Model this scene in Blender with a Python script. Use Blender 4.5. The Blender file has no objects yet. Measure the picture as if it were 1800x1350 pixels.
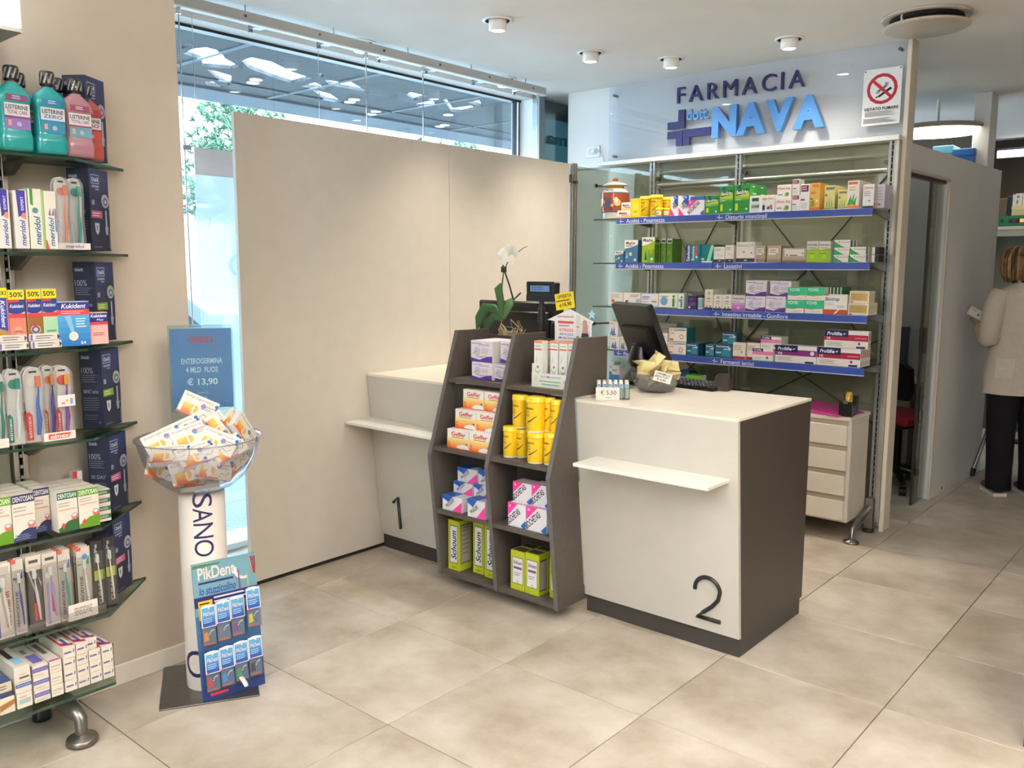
import bpy, bmesh, math, random
from mathutils import Matrix, Vector
random.seed(7)
sc = bpy.context.scene
COL = sc.collection
# ---------------------------------------------------------------- camera
F, YAW, PITCH, ROLL, EYE = 1520.967, -0.707365, 0.133034, -0.002988, 1.5
_f = Vector((math.sin(YAW), math.cos(YAW), 0)); _r = Vector((math.cos(YAW), -math.sin(YAW), 0)); _d = Vector((0, 0, -1))
_f2 = _f*math.cos(PITCH)+_d*math.sin(PITCH); _d2 = _d*math.cos(PITCH)-_f*math.sin(PITCH)
_r3 = _r*math.cos(ROLL)+_d2*math.sin(ROLL); _d3 = _d2*math.cos(ROLL)-_r*math.sin(ROLL)
cam = bpy.data.cameras.new('camera'); cam_o = bpy.data.objects.new('camera', cam); COL.objects.link(cam_o)
cam.sensor_fit = 'HORIZONTAL'; cam.sensor_width = 36; cam.lens = F/1800*36; cam.clip_start = .05
mw = Matrix.Identity(4)
for i in range(3):
    mw[i][0] = _r3[i]; mw[i][1] = -_d3[i]; mw[i][2] = -_f2[i]
mw[2][3] = EYE
cam_o.matrix_world = mw
sc.camera = cam_o
# ---------------------------------------------------------------- world, lights, exposure
sc.view_settings.view_transform = 'Standard'
sc.view_settings.look = 'None'
sc.view_settings.gamma = 1
sc.view_settings.use_curve_mapping = False
sc.view_settings.exposure = 0.55
W = bpy.data.worlds.new('overcast_sky'); sc.world = W; W.use_nodes = True
wb = W.node_tree.nodes['Background']
wb.inputs[0].default_value = (.64, .82, 1, 1); wb.inputs[1].default_value = 10.5
sun = bpy.data.lights.new('street_sun', 'SUN'); sun.energy = 18.0; sun.color = (.80, .90, 1); sun.angle = math.radians(3)
sun_o = bpy.data.objects.new('street_sun', sun); COL.objects.link(sun_o); sun_o.rotation_euler = (math.radians(-14), math.radians(52), 0)   # over the roof, onto the street side only
SPOT_W, SPOT_FILL, RING_W = 52.0, 80.0, 4.0
FILL_DOWN, FILL_UP = 9.0, 105.0      # ceiling downlights (watts), added fill downlights, luminous discs; down and up fill of added lamps
def lin(h):
    if not isinstance(h, str): return h
    h = h.lstrip('#')
    if len(h) == 3: h = ''.join(c*2 for c in h)
    o = []
    for i in (0, 2, 4):
        c = int(h[i:i+2], 16)/255
        o.append(c/12.92 if c <= .04045 else ((c+.055)/1.055)**2.4)
    return tuple(o)
# ---------------------------------------------------------------- pixel -> point on a real plane (sizes and places measured from the photograph)
def _ray(u, v): return _r3*((u-900)/F)+_d3*((v-675)/F)+_f2
def _on(u, v, k, c):
    d = _ray(u, v); o = Vector((0, 0, EYE)); return o+d*((c-o[k])/d[k])
def PX(u, v, c): return _on(u, v, 0, c)
def PY(u, v, c): return _on(u, v, 1, c)
def PZ(u, v, c): return _on(u, v, 2, c)
# ---------------------------------------------------------------- materials
MATS = {}
def newmat(name):
    m = bpy.data.materials.new(name); m.use_nodes = True
    return m, m.node_tree.nodes, m.node_tree.links, m.node_tree.nodes['Principled BSDF']
def mat_attr(name, rough=.5, metal=0., spec=.5, trans=0., alpha=1., var=.05, scale=40., bump=0., coat=0., emit=0.):
    m, N, L, B = newmat(name)
    a = N.new('ShaderNodeAttribute'); a.attribute_name = 'Col'
    tc = N.new('ShaderNodeTexCoord'); nz = N.new('ShaderNodeTexNoise'); nz.inputs['Scale'].default_value = scale
    nz.inputs['Detail'].default_value = 3
    L.new(tc.outputs['Object'], nz.inputs['Vector'])
    mr = N.new('ShaderNodeMapRange'); mr.inputs[1].default_value = .3; mr.inputs[2].default_value = .7
    mr.inputs[3].default_value = 1-var; mr.inputs[4].default_value = 1+var
    L.new(nz.outputs[0], mr.inputs[0])
    mx = N.new('ShaderNodeVectorMath'); mx.operation = 'SCALE'
    L.new(a.outputs['Color'], mx.inputs[0]); L.new(mr.outputs[0], mx.inputs['Scale'])
    L.new(mx.outputs[0], B.inputs['Base Color'])
    B.inputs['Roughness'].default_value = rough; B.inputs['Metallic'].default_value = metal
    B.inputs['Specular IOR Level'].default_value = spec
    B.inputs['Transmission Weight'].default_value = trans; B.inputs['Alpha'].default_value = alpha
    B.inputs['Coat Weight'].default_value = coat
    if emit:
        L.new(a.outputs['Color'], B.inputs['Emission Color']); B.inputs['Emission Strength'].default_value = emit
    if bump:
        b = N.new('ShaderNodeBump'); b.inputs['Strength'].default_value = bump; b.inputs['Distance'].default_value = .01
        L.new(nz.outputs[0], b.inputs['Height']); L.new(b.outputs[0], B.inputs['Normal'])
    MATS[name] = m
    return m
def mat_clear(name, tint, refl=.06, rough=.02, haze=0., hazecol=(.8, .8, .8)):
    """thin clear sheet: see-through with a fresnel sheen (no refraction), optional milky haze"""
    m, N, L, B = newmat(name); N.remove(B)
    out = N['Material Output']
    t = N.new('ShaderNodeBsdfTransparent'); t.inputs[0].default_value = (*lin(tint), 1)
    g = N.new('ShaderNodeBsdfGlossy'); g.inputs['Roughness'].default_value = rough
    fr = N.new('ShaderNodeLayerWeight'); fr.inputs[0].default_value = .25
    mr = N.new('ShaderNodeMapRange'); mr.inputs[3].default_value = refl; mr.inputs[4].default_value = min(1, refl+.45)
    L.new(fr.outputs['Fresnel'], mr.inputs[0])
    mx = N.new('ShaderNodeMixShader'); L.new(mr.outputs[0], mx.inputs[0])
    last = t.outputs[0]
    if haze:
        d = N.new('ShaderNodeBsdfDiffuse'); d.inputs[0].default_value = (*hazecol, 1)
        m2 = N.new('ShaderNodeMixShader'); nz = N.new('ShaderNodeTexNoise'); nz.inputs['Scale'].default_value = 3
        m3 = N.new('ShaderNodeMapRange'); m3.inputs[3].default_value = haze*.85; m3.inputs[4].default_value = haze*1.15
        L.new(nz.outputs[0], m3.inputs[0]); L.new(m3.outputs[0], m2.inputs[0])
        tl = N.new('ShaderNodeBsdfTranslucent'); tl.inputs[0].default_value = (*hazecol, 1); m4 = N.new('ShaderNodeMixShader'); m4.inputs[0].default_value = .5
        L.new(d.outputs[0], m4.inputs[1]); L.new(tl.outputs[0], m4.inputs[2])
        L.new(last, m2.inputs[1]); L.new(m4.outputs[0], m2.inputs[2]); last = m2.outputs[0]
    L.new(last, mx.inputs[1]); L.new(g.outputs[0], mx.inputs[2]); L.new(mx.outputs[0], out.inputs[0])
    MATS[name] = m
    return m
def mat_paint(name, c1, c2, rough=.7, scale=6., bump=.03, bscale=150., spec=.3, det=4, rnd=0., coat=0.):
    m, N, L, B = newmat(name)
    tc = N.new('ShaderNodeTexCoord'); nz = N.new('ShaderNodeTexNoise'); nz.inputs['Scale'].default_value = scale
    nz.inputs['Detail'].default_value = det; nz.inputs['Roughness'].default_value = .6
    src = tc.outputs['Object']
    if rnd:
        oi = N.new('ShaderNodeObjectInfo'); va = N.new('ShaderNodeVectorMath'); va.operation = 'MULTIPLY_ADD'
        L.new(oi.outputs['Random'], va.inputs[0]); va.inputs[1].default_value = (37, 53, 19); L.new(tc.outputs['Object'], va.inputs[2])
        src = va.outputs[0]
    L.new(src, nz.inputs['Vector'])
    cr = N.new('ShaderNodeValToRGB'); cr.color_ramp.elements[0].position = .35; cr.color_ramp.elements[1].position = .68
    cr.color_ramp.elements[0].color = (*lin(c1), 1); cr.color_ramp.elements[1].color = (*lin(c2), 1)
    L.new(nz.outputs[0], cr.inputs[0])
    col = cr.outputs[0]
    if rnd:
        hs = N.new('ShaderNodeHueSaturation'); m1 = N.new('ShaderNodeMapRange'); m1.inputs[3].default_value = 1-rnd; m1.inputs[4].default_value = 1+rnd
        L.new(oi.outputs['Random'], m1.inputs[0]); L.new(m1.outputs[0], hs.inputs['Value']); L.new(col, hs.inputs['Color']); col = hs.outputs[0]
    L.new(col, B.inputs['Base Color'])
    n2 = N.new('ShaderNodeTexNoise'); n2.inputs['Scale'].default_value = bscale
    L.new(src, n2.inputs['Vector'])
    b = N.new('ShaderNodeBump'); b.inputs['Strength'].default_value = bump; b.inputs['Distance'].default_value = .01
    L.new(n2.outputs[0], b.inputs['Height']); L.new(b.outputs[0], B.inputs['Normal'])
    B.inputs['Roughness'].default_value = rough; B.inputs['Specular IOR Level'].default_value = spec; B.inputs['Coat Weight'].default_value = coat
    MATS[name] = m
    return m
mat_attr('card', .42, spec=.4, var=.03)
mat_attr('print', .4, spec=.4, var=.02)
mat_attr('matte', .75, spec=.25, var=.06)
mat_attr('plastic', .3, spec=.5, var=.02)
mat_attr('gloss', .12, spec=.6, var=.02)
mat_attr('laminate', .38, spec=.35, var=.02, scale=12, bump=.01)
mat_attr('wood_grey', .5, spec=.35, var=.08, scale=30, bump=.03)
mat_attr('metal', .32, metal=.9, var=.05)
mat_attr('chrome', .12, metal=1., var=.02)
mat_attr('ceramic', .14, spec=.6, var=.06, coat=.4)
mat_attr('cloth', .85, spec=.2, var=.05, scale=30, bump=.08)
mat_attr('skin', .55, var=.05)
mat_attr('hair', .5, var=.25, scale=25)
mat_attr('leaf', .4, var=.15, scale=14)
mat_attr('petal', .5, var=.04)
mat_attr('liquid', .08, spec=.6, trans=.25, var=.04)
mat_attr('glow', .5, emit=1.0, var=0)
mat_clear('clear', 'f4fbf8', .04, .02)
mat_clear('bowl_plastic', 'e6e6ea', .08, .06, haze=.10, hazecol=(.75, .75, .8))
mat_clear('blister', 'fbfbfb', .05, .08, haze=.025)
mat_clear('shelf_glass', 'eaf4ee', .10, .01)
mat_clear('glass_edge', '2c6b58', .10, .1, haze=.55, hazecol=lin('1d5a47'))
mat_clear('rack_glass', 'ebece5', .06, .015)
mat_clear('window_glass', 'f2f8fa', .05, .005)
mat_clear('plexi', 'fafcff', .05, .02)
mat_clear('teal_film', '86aeb2', .06, .05, haze=.6, hazecol=lin('86b4b8'))
mat_clear('frost_pink', 'f4e2d8', .03, .3, haze=.28, hazecol=lin('f0e2da'))
mat_clear('frost_film', 'dfe9f2', .03, .3, haze=.62, hazecol=lin('e9f0f6'))
# ---------------------------------------------------------------- text geometry
_tc = {}
def text_geo(s, bold=False, ital=False):
    k = (s, bold, ital)
    if k not in _tc:
        cu = bpy.data.curves.new('t', 'FONT'); cu.body = s; cu.size = 1; cu.resolution_u = 4; cu.fill_mode = 'FRONT'
        cu.offset = {0: 0., 1: .022, 2: .058}[int(bold)]
        if ital: cu.shear = .22
        ob = bpy.data.objects.new('t', cu); me = ob.to_mesh()
        vs = [(v.co.x, v.co.y) for v in me.vertices]; fs = [tuple(p.vertices) for p in me.polygons]
        ob.to_mesh_clear(); bpy.data.objects.remove(ob); bpy.data.curves.remove(cu)
        x0 = min(v[0] for v in vs); x1 = max(v[0] for v in vs); y0 = min(v[1] for v in vs); y1 = max(v[1] for v in vs)
        _tc[k] = ([((x-x0)/(x1-x0), (y-y0)/(y1-y0)) for x, y in vs], fs, (x1-x0)/(y1-y0))
    return _tc[k]
# ---------------------------------------------------------------- mesh builder
class M:
    def __init__(s): s.v = []; s.f = []; s.c = []; s.m = []; s.s = []; s.T = Matrix.Identity(4)
    def add(s, vs, fs, col, mat='matte', smooth=False):
        n = len(s.v); c = lin(col)
        s.v += [tuple(s.T @ Vector(p)) for p in vs]
        for f in fs: s.f.append(tuple(n+i for i in f)); s.c.append(c); s.m.append(mat); s.s.append(smooth)
        return s
    def box(s, a, b, col, mat='matte', bev=0.):
        x0, y0, z0 = (min(a[i], b[i]) for i in range(3)); x1, y1, z1 = (max(a[i], b[i]) for i in range(3))
        if bev <= 0:
            return s.add([(x0, y0, z0), (x1, y0, z0), (x1, y1, z0), (x0, y1, z0), (x0, y0, z1), (x1, y0, z1), (x1, y1, z1), (x0, y1, z1)],
                         [(0, 3, 2, 1), (4, 5, 6, 7), (0, 1, 5, 4), (1, 2, 6, 5), (2, 3, 7, 6), (3, 0, 4, 7)], col, mat)
        bev = min(bev, (x1-x0)/3, (y1-y0)/3, (z1-z0)/3)
        vs = []; idx = {}
        X = (x0, x1); Y = (y0, y1); Z = (z0, z1); sg = (1, -1)
        for i in (0, 1):
            for j in (0, 1):
                for k in (0, 1):
                    for ax in range(3):
                        p = [X[i], Y[j], Z[k]]
                        q = [X[i]+sg[i]*bev, Y[j]+sg[j]*bev, Z[k]+sg[k]*bev]
                        q[ax] = p[ax]
                        idx[i, j, k, ax] = len(vs); vs.append(tuple(q))
        fs = []
        for e in (0, 1):
            fs.append([idx[e, 0, 0, 0], idx[e, 1, 0, 0], idx[e, 1, 1, 0], idx[e, 0, 1, 0]])
            fs.append([idx[0, e, 0, 1], idx[1, e, 0, 1], idx[1, e, 1, 1], idx[0, e, 1, 1]])
            fs.append([idx[0, 0, e, 2], idx[1, 0, e, 2], idx[1, 1, e, 2], idx[0, 1, e, 2]])
            for g in (0, 1):
                fs.append([idx[e, g, 0, 0], idx[e, g, 1, 0], idx[e, g, 1, 1], idx[e, g, 0, 1]])
                fs.append([idx[e, 0, g, 0], idx[e, 1, g, 0], idx[e, 1, g, 2], idx[e, 0, g, 2]])
                fs.append([idx[0, e, g, 1], idx[1, e, g, 1], idx[1, e, g, 2], idx[0, e, g, 2]])
                for h in (0, 1): fs.append([idx[e, g, h, 0], idx[e, g, h, 1], idx[e, g, h, 2]])
        c = Vector(((x0+x1)/2, (y0+y1)/2, (z0+z1)/2)); out = []
        for f in fs:
            P = [Vector(vs[i]) for i in f]; n = (P[1]-P[0]).cross(P[2]-P[0])
            out.append(tuple(f) if n.dot(sum(P, Vector())/len(P)-c) > 0 else tuple(reversed(f)))
        return s.add(vs, out, col, mat)
    def prism(s, poly, O, u, v, depth, col, mat='matte', edge=None):
        """polygon (2d) in frame O,u,v pushed back by depth along -(u x v); edge: colour/material of the rim"""
        O, u, v = Vector(O), Vector(u), Vector(v); n = u.cross(v).normalized()
        a = [O+u*p[0]+v*p[1] for p in poly]; b = [p-n*depth for p in a]; k = len(poly)
        area = sum(poly[i][0]*poly[(i+1) % k][1]-poly[(i+1) % k][0]*poly[i][1] for i in range(k))
        fr = list(range(k)); 
        if area < 0: fr.reverse()
        s.add([tuple(p) for p in a], [tuple(fr)], col, mat)
        s.add([tuple(p) for p in b], [tuple(reversed(fr))], col, mat)
        ec, em = edge if edge else (col, mat)
        sd = []
        for i in range(k):
            j = (i+1) % k
            sd.append((i, i+k, j+k, j) if area > 0 else (j, j+k, i+k, i))
        s.add([tuple(p) for p in a+b], sd, ec, em)
        return s
    def lathe(s, prof, seg, col, mat='plastic', c=(0, 0, 0), cap=True, smooth=True, sx=1., sy=1., rot=0.):
        vs = []; fs = []; k = len(prof)
        for r, z in prof:
            for i in range(seg):
                a = 2*math.pi*i/seg+rot; vs.append((c[0]+r*sx*math.cos(a), c[1]+r*sy*math.sin(a), c[2]+z))
        for j in range(k-1):
            for i in range(seg):
                fs.append((j*seg+i, j*seg+(i+1) % seg, (j+1)*seg+(i+1) % seg, (j+1)*seg+i))
        s.add(vs, fs, col, mat, smooth)
        if cap:
            if prof[0][0] > 1e-5: s.add(vs[:seg], [tuple(reversed(range(seg)))], col, mat)
            if prof[-1][0] > 1e-5: s.add(vs[-seg:], [tuple(range(seg))], col, mat)
        return s
    def cyl(s, a, b, r, col, mat='metal', seg=12, r2=None):
        return s.tube([a, b], [r, r if r2 is None else r2], col, mat, seg)
    def tube(s, pts, rad, col, mat='metal', seg=8, smooth=True, flat=1.):
        pts = [Vector(p) for p in pts]; k = len(pts)
        if not isinstance(rad, (list, tuple)): rad = [rad]*k
        vs = []; fs = []; pn = None
        for i, p in enumerate(pts):
            d = (pts[min(i+1, k-1)]-pts[max(i-1, 0)]).normalized()
            if pn is None:
                pn = d.orthogonal().normalized() if abs(d.z) > .95 else d.cross(Vector((0, 0, 1))).normalized()
            pn = (pn-d*pn.dot(d)).normalized(); q = d.cross(pn)
            for j in range(seg):
                a = 2*math.pi*j/seg; vs.append(tuple(p+pn*math.cos(a)*rad[i]+q*math.sin(a)*rad[i]*flat))
        for i in range(k-1):
            for j in range(seg): fs.append((i*seg+j, i*seg+(j+1) % seg, (i+1)*seg+(j+1) % seg, (i+1)*seg+j))
        s.add(vs, fs, col, mat, smooth)
        s.add(vs[:seg], [tuple(reversed(range(seg)))], col, mat); s.add(vs[-seg:], [tuple(range(seg))], col, mat)
        return s
    def text(s, t, O, u, v, w, h, col, mat='print', bold=False, ital=False, depth=0.):
        """lettering filling the rectangle w x h at O (lower left) along u, v"""
        vs, fs, asp = text_geo(t, bold, ital); O, u, v = Vector(O), Vector(u).normalized(), Vector(v).normalized()
        if w is None: w = h*asp
        if h is None: h = w/asp
        P = [tuple(O+u*x*w+v*y*h) for x, y in vs]
        n = u.cross(v)
        if depth:
            Q = [tuple(Vector(p)+n*depth) for p in P]
            s.add(Q, fs, col, mat)
            ed = {}
            for f in fs:
                for i in range(len(f)):
                    a, b = f[i], f[(i+1) % len(f)]
                    if (b, a) in ed: del ed[b, a]
                    else: ed[a, b] = 1
            k = len(P); s.add(P+Q, [(a, b, b+k, a+k) for a, b in ed], col, mat)
        else: s.add(P, fs, col, mat)
        return s
    def deco(s, O, u, v, w, h, ops, mat='print', eps=.0004):
        O, u, v = Vector(O), Vector(u), Vector(v); n = u.cross(v).normalized()
        for i, o in enumerate(ops):
            q = O+n*(eps+.00011*i); k = o[0]
            def P(x, y): return tuple(q+u*(x*w)+v*(y*h))
            if k == 'r':
                x0, y0, x1, y1, c = o[1:]
                s.add([P(x0, y0), P(x1, y0), P(x1, y1), P(x0, y1)], [(0, 1, 2, 3)], c, mat)
            elif k == 'p':
                pts = o[1]; ar = sum(pts[j-1][0]*pts[j][1]-pts[j][0]*pts[j-1][1] for j in range(len(pts)))
                f = list(range(len(pts)))
                if ar < 0: f.reverse()
                s.add([P(*p) for p in pts], [tuple(f)], o[2], mat)
            elif k == 'c':
                cx, cy, r, c = o[1:5]; e = o[5] if len(o) > 5 else 1
                s.add([P(cx+r*math.cos(a*math.pi/8), cy+r*e*w/h*math.sin(a*math.pi/8)) for a in range(16)], [tuple(range(16))], c, mat)
            elif k == 'g':
                x0, y0, x1, y1, c1, c2, m_ = o[1:]; c1 = lin(c1); c2 = lin(c2)
                for j in range(m_):
                    t = j/(m_-1); ya = y0+(y1-y0)*j/m_; yb = y0+(y1-y0)*(j+1)/m_
                    s.add([P(x0, ya), P(x1, ya), P(x1, yb), P(x0, yb)], [(0, 1, 2, 3)], tuple(c1[e]+(c2[e]-c1[e])*t for e in range(3)), mat)
            elif k in 'tbi':   # text, bold, bold italic
                x0, y0, x1, y1, c = o[2:7]; rot = o[7] if len(o) > 7 else 0
                if rot == 90: s.text(o[1], P(x1, y0), v, -u, (y1-y0)*h, (x1-x0)*w, c, mat, k != 't', k == 'i')
                elif rot == -90: s.text(o[1], P(x0, y1), -v, u, (y1-y0)*h, (x1-x0)*w, c, mat, k != 't', k == 'i')
                elif rot:
                    a = math.radians(rot); uu = u*math.cos(a)+v*math.sin(a); vv = v*math.cos(a)-u*math.sin(a)
                    s.text(o[1], P(x0, y0), uu, vv, (x1-x0)*w, (y1-y0)*h, c, mat, k != 't', k == 'i')
                else: s.text(o[1], P(x0, y0), u, v, (x1-x0)*w, (y1-y0)*h, c, mat, k != 't', k == 'i')
            elif k == 'l':     # rows of small print
                x0, y0, x1, y1, nl, c = o[1:]; rr = random.Random(int(x0*999+y0*77+nl))
                for j in range(nl):
                    yy = y1-(y1-y0)*(j+.5)/nl; hh = (y1-y0)/nl*.22
                    s.add([P(x0, yy-hh), P(x0+(x1-x0)*rr.uniform(.65, 1), yy-hh), P(x0+(x1-x0)*rr.uniform(.65, 1), yy+hh), P(x0, yy+hh)], [(0, 1, 2, 3)], c, mat)
        return s
    def split(s, mx):
        'cut faces until no edge is longer than mx (before bending print round a cylinder)'
        for _ in range(8):
            F2 = []; C2 = []; M2 = []; S2 = []; ch = False; mid = {}
            for f, c, mt, sm in zip(s.f, s.c, s.m, s.s):
                tris = [f] if len(f) == 3 else [(f[0], f[i], f[i+1]) for i in range(1, len(f)-1)]
                for t in tris:
                    e = [((Vector(s.v[t[i]])-Vector(s.v[t[(i+1) % 3]])).length, i) for i in range(3)]; l, i = max(e)
                    if l > mx:
                        ch = True; a, b, d = t[i], t[(i+1) % 3], t[(i+2) % 3]; k = (min(a, b), max(a, b))
                        if k not in mid: mid[k] = len(s.v); s.v.append(tuple((Vector(s.v[a])+Vector(s.v[b]))/2))
                        n = mid[k]; F2 += [(a, n, d), (n, b, d)]; C2 += [c, c]; M2 += [mt, mt]; S2 += [sm, sm]
                    else: F2.append(t); C2.append(c); M2.append(mt); S2.append(sm)
            s.f, s.c, s.m, s.s = F2, C2, M2, S2
            if not ch: break
        return s
    def mesh(s, name):
        me = bpy.data.meshes.new(name); me.from_pydata(s.v, [], s.f)
        names = list(dict.fromkeys(s.m))
        for n in names: me.materials.append(MATS[n])
        ix = {n: i for i, n in enumerate(names)}
        me.polygons.foreach_set('material_index', [ix[n] for n in s.m])
        me.polygons.foreach_set('use_smooth', s.s)
        at = me.color_attributes.new('Col', 'FLOAT_COLOR', 'CORNER'); buf = []
        for f, c in zip(s.f, s.c): buf += [c[0], c[1], c[2], 1.]*len(f)
        at.data.foreach_set('color', buf)
        me.update()
        return me
    def obj(s, name, parent=None, loc=None, rz=0.):
        o = bpy.data.objects.new(name, s.mesh(name)); COL.objects.link(o)
        if loc: o.location = loc
        o.rotation_euler.z = rz
        if parent: o.parent = parent
        return o
def tag(o, label=None, cat=None, group=None, kind=None):
    if label: o['label'] = label
    if cat: o['category'] = cat
    if group: o['group'] = group
    if kind: o['kind'] = kind
    return o
def empty(name, loc=(0, 0, 0), rz=0., label=None, cat=None, group=None):
    o = bpy.data.objects.new(name, None); COL.objects.link(o); o.location = loc; o.rotation_euler.z = rz; o.empty_display_size = .05
    return tag(o, label, cat, group)
def dup(root):
    c = root.copy(); COL.objects.link(c)
    for ch in root.children:
        d = ch.copy(); COL.objects.link(d); d.parent = c
        for g in ch.children:
            e = g.copy(); COL.objects.link(e); e.parent = d
    return c
def struct(name, m, parent=None):
    o = m.obj(name, parent)
    if not parent: o['kind'] = 'structure'
    return o
def rng(s): return random.Random(s)
XA, YA, ZA = Vector((1, 0, 0)), Vector((0, 1, 0)), Vector((0, 0, 1))
# ================================================================ LIGHT FITTINGS (lamps live in their fittings)
mat_paint('wall_paint', 'c2b3a2', 'c8baa9', rough=.75, scale=2.5, bump=.04, bscale=220)
mat_paint('white_paint', 'dcdad6', 'e2e0dc', rough=.6, scale=2.5, bump=.03, bscale=220)
mat_paint('ceiling_paint', 'ebe8e4', 'efedea', rough=.8, scale=2, bump=.02, bscale=200)
mat_paint('rear_paint', 'cbc7bb', 'd2cfc4', rough=.7, scale=2, bump=.03, bscale=200)
mat_paint('floor_tile', 'a09280', 'c9beb0', rough=.34, scale=3.2, bump=.025, bscale=60, spec=.45, det=8, rnd=.04)
mat_paint('grout', '4a433b', '544c43', rough=.9, scale=30)
mat_paint('portico_panel', '34383b', '3d4144', rough=.7, scale=4)
mat_paint('portico_beam', '4e555b', '596067', rough=.7, scale=4)
mat_paint('asphalt', '9aa4a8', 'b4bcc0', rough=.95, scale=60, bump=.2)
mat_paint('facade', 'b8b4a8', 'cfcac0', rough=.9, scale=3)
CEIL = 2.73
def slats(name, f):
    mt = MATS[name]; N, L = mt.node_tree.nodes, mt.node_tree.links; B = N['Principled BSDF']
    tc = N.new('ShaderNodeTexCoord'); w = N.new('ShaderNodeTexWave'); w.bands_direction = 'X'; w.inputs['Scale'].default_value = f
    L.new(tc.outputs['Object'], w.inputs['Vector']); mx = N.new('ShaderNodeMixRGB'); mx.blend_type = 'MULTIPLY'; mx.inputs[0].default_value = .45
    src = B.inputs['Base Color'].links[0].from_socket; L.new(src, mx.inputs[1]); L.new(w.outputs['Color'], mx.inputs[2]); L.new(mx.outputs[0], B.inputs['Base Color'])
slats('portico_panel', 4.0)
def spot(x, y, watts, cone=88, blend=1.0, col=(1, .89, .76), r=.05, z=CEIL-.075, tilt=(0, 0), parent=None):
    l = bpy.data.lights.new('downlight_beam', 'SPOT'); l.energy = watts; l.spot_size = math.radians(cone); l.spot_blend = blend
    l.color = col; l.shadow_soft_size = r
    o = bpy.data.objects.new('downlight_beam', l); COL.objects.link(o); o.location = (x, y, z); o.rotation_euler = (tilt[0], tilt[1], 0)
    return o
def downlight(x, y, watts, label, group=None, tilt=(0, 0), cone=88):
    e = empty('ceiling_downlight', (x, y, CEIL), 0, label, 'ceiling light', group)
    m = M(); m.lathe([(.062, 0), (.078, 0), (.08, -.004), (.066, -.008), (.062, -.006)], 24, 'eeece8', 'plastic', cap=False); m.obj('trim_ring', e)
    m = M(); m.lathe([(.0, -.001), (.062, -.001)], 24, '15130f', 'matte', cap=False); m.obj('recess', e)
    m = M(); m.lathe([(.046, -.002), (.046, -.048), (.040, -.056), (.034, -.05)], 20, 'f2efe8', 'plastic', cap=False)
    m.lathe([(.045, -.0015), (.03, -.0015)], 20, 'f2efe8', 'plastic', cap=False)
    hd = m.obj('lamp_head', e)
    m = M(); m.lathe([(.0, -.051), (.037, -.051)], 20, (9, 8, 6.6), 'glow', cap=False); m.obj('lamp_lens', e)
    o = spot(x, y, watts, cone=cone, tilt=tilt); o.parent = e; o.location = (0, 0, -.066)
    return e
DL = [(-3.001, 3.392, 'white ceiling downlight above the white panel, nearest to the frame top'),
      (-3.026, 4.225, 'white ceiling downlight between the window rail and the blue letters'),
      (-2.747, 4.652, 'white ceiling downlight just above the dark blue letter F'),
      (-2.031, 4.668, 'white ceiling downlight above the right end of the dark blue word'),
      (-3.862, 3.235, 'white ceiling downlight half hidden above the middle of the window rail'),
      (-3.862, 4.43, 'white ceiling downlight half hidden above the far end of the window rail')]
for x, y, lb in DL: downlight(x, y, (SPOT_W*.8 if y > 4.6 else SPOT_W) if x > -3.5 else SPOT_W*.45, lb, 'ceiling downlights', cone=140 if y > 4.6 else 150 if x < -3.5 else 92)
FN = iter(['ahead of the camera', 'right above the camera', 'ahead right of the camera', 'far right of the camera'])
def fill_light(x, y, w):        # added downlights out of view, put in as fill for the room
    e = downlight(x, y, w, 'added white fill downlight out of view, '+next(FN), 'added fill downlights out of view', cone=150)
FILLS = [(-.65, 2.15, .75), (-.1, .2, .3), (.5, 2.5, .4), (1.6, .6, .2)]
for x, y, k in FILLS: fill_light(x, y, SPOT_FILL*k)
def ring_lamp(x, y, z, r, power, label, down=0, up=0):
    e = empty('round_ceiling_lamp', (x, y, z), 0, label, 'lamp')
    m = M(); m.lathe([(0, .03), (r*.97, .03), (r, .02), (r, .0), (r*.96, -.004)], 48, 'a09a90', 'plastic', cap=False); m.obj('lamp_body', e)
    m = M(); m.lathe([(0, -.004), (r*.95, -.004)], 48, (power, power*.88, power*.68), 'glow', cap=False); m.obj('lamp_diffuser', e)
    m = M(); m.cyl((0, 0, .03), (0, 0, CEIL-z), .012, 'e8e4dc', 'plastic'); m.obj('suspension_rod', e)
    for s, wt in ((-1, down), (1, up)):          # added lamps only: fill light downwards, and upwards to brighten the ceiling
        if not wt: continue
        l = bpy.data.lights.new('fill_glow', 'AREA'); l.shape = 'DISK'; l.size = r*1.9; l.energy = wt; l.color = (1, .90, .77) if s < 0 else (.95, .97, 1)
        o = bpy.data.objects.new('fill_glow', l); COL.objects.link(o); o.parent = e; o.location = (0, 0, -.012 if s < 0 else .06); o.rotation_euler = (0 if s < 0 else math.pi, 0, 0)
    return e
ring_lamp(-1.885, 7.0, 2.5, .345, RING_W, 'large round glowing ceiling lamp behind the sign wall')
ring_lamp(-1.36, 9.0, 2.42, .18, RING_W, 'small distant round glowing lamp at the right picture edge')
for x, y, lb in ((.35, 1.2, 'added round fill lamp over the sales floor right of the camera'), (-1.2, -.9, 'added round fill lamp over the sales floor behind the camera')):
    ring_lamp(x, y, 2.2, .345, RING_W, lb+', outside the photograph', FILL_DOWN, FILL_UP)  # lamps added out of view to lift the ceiling and room brightness
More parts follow.
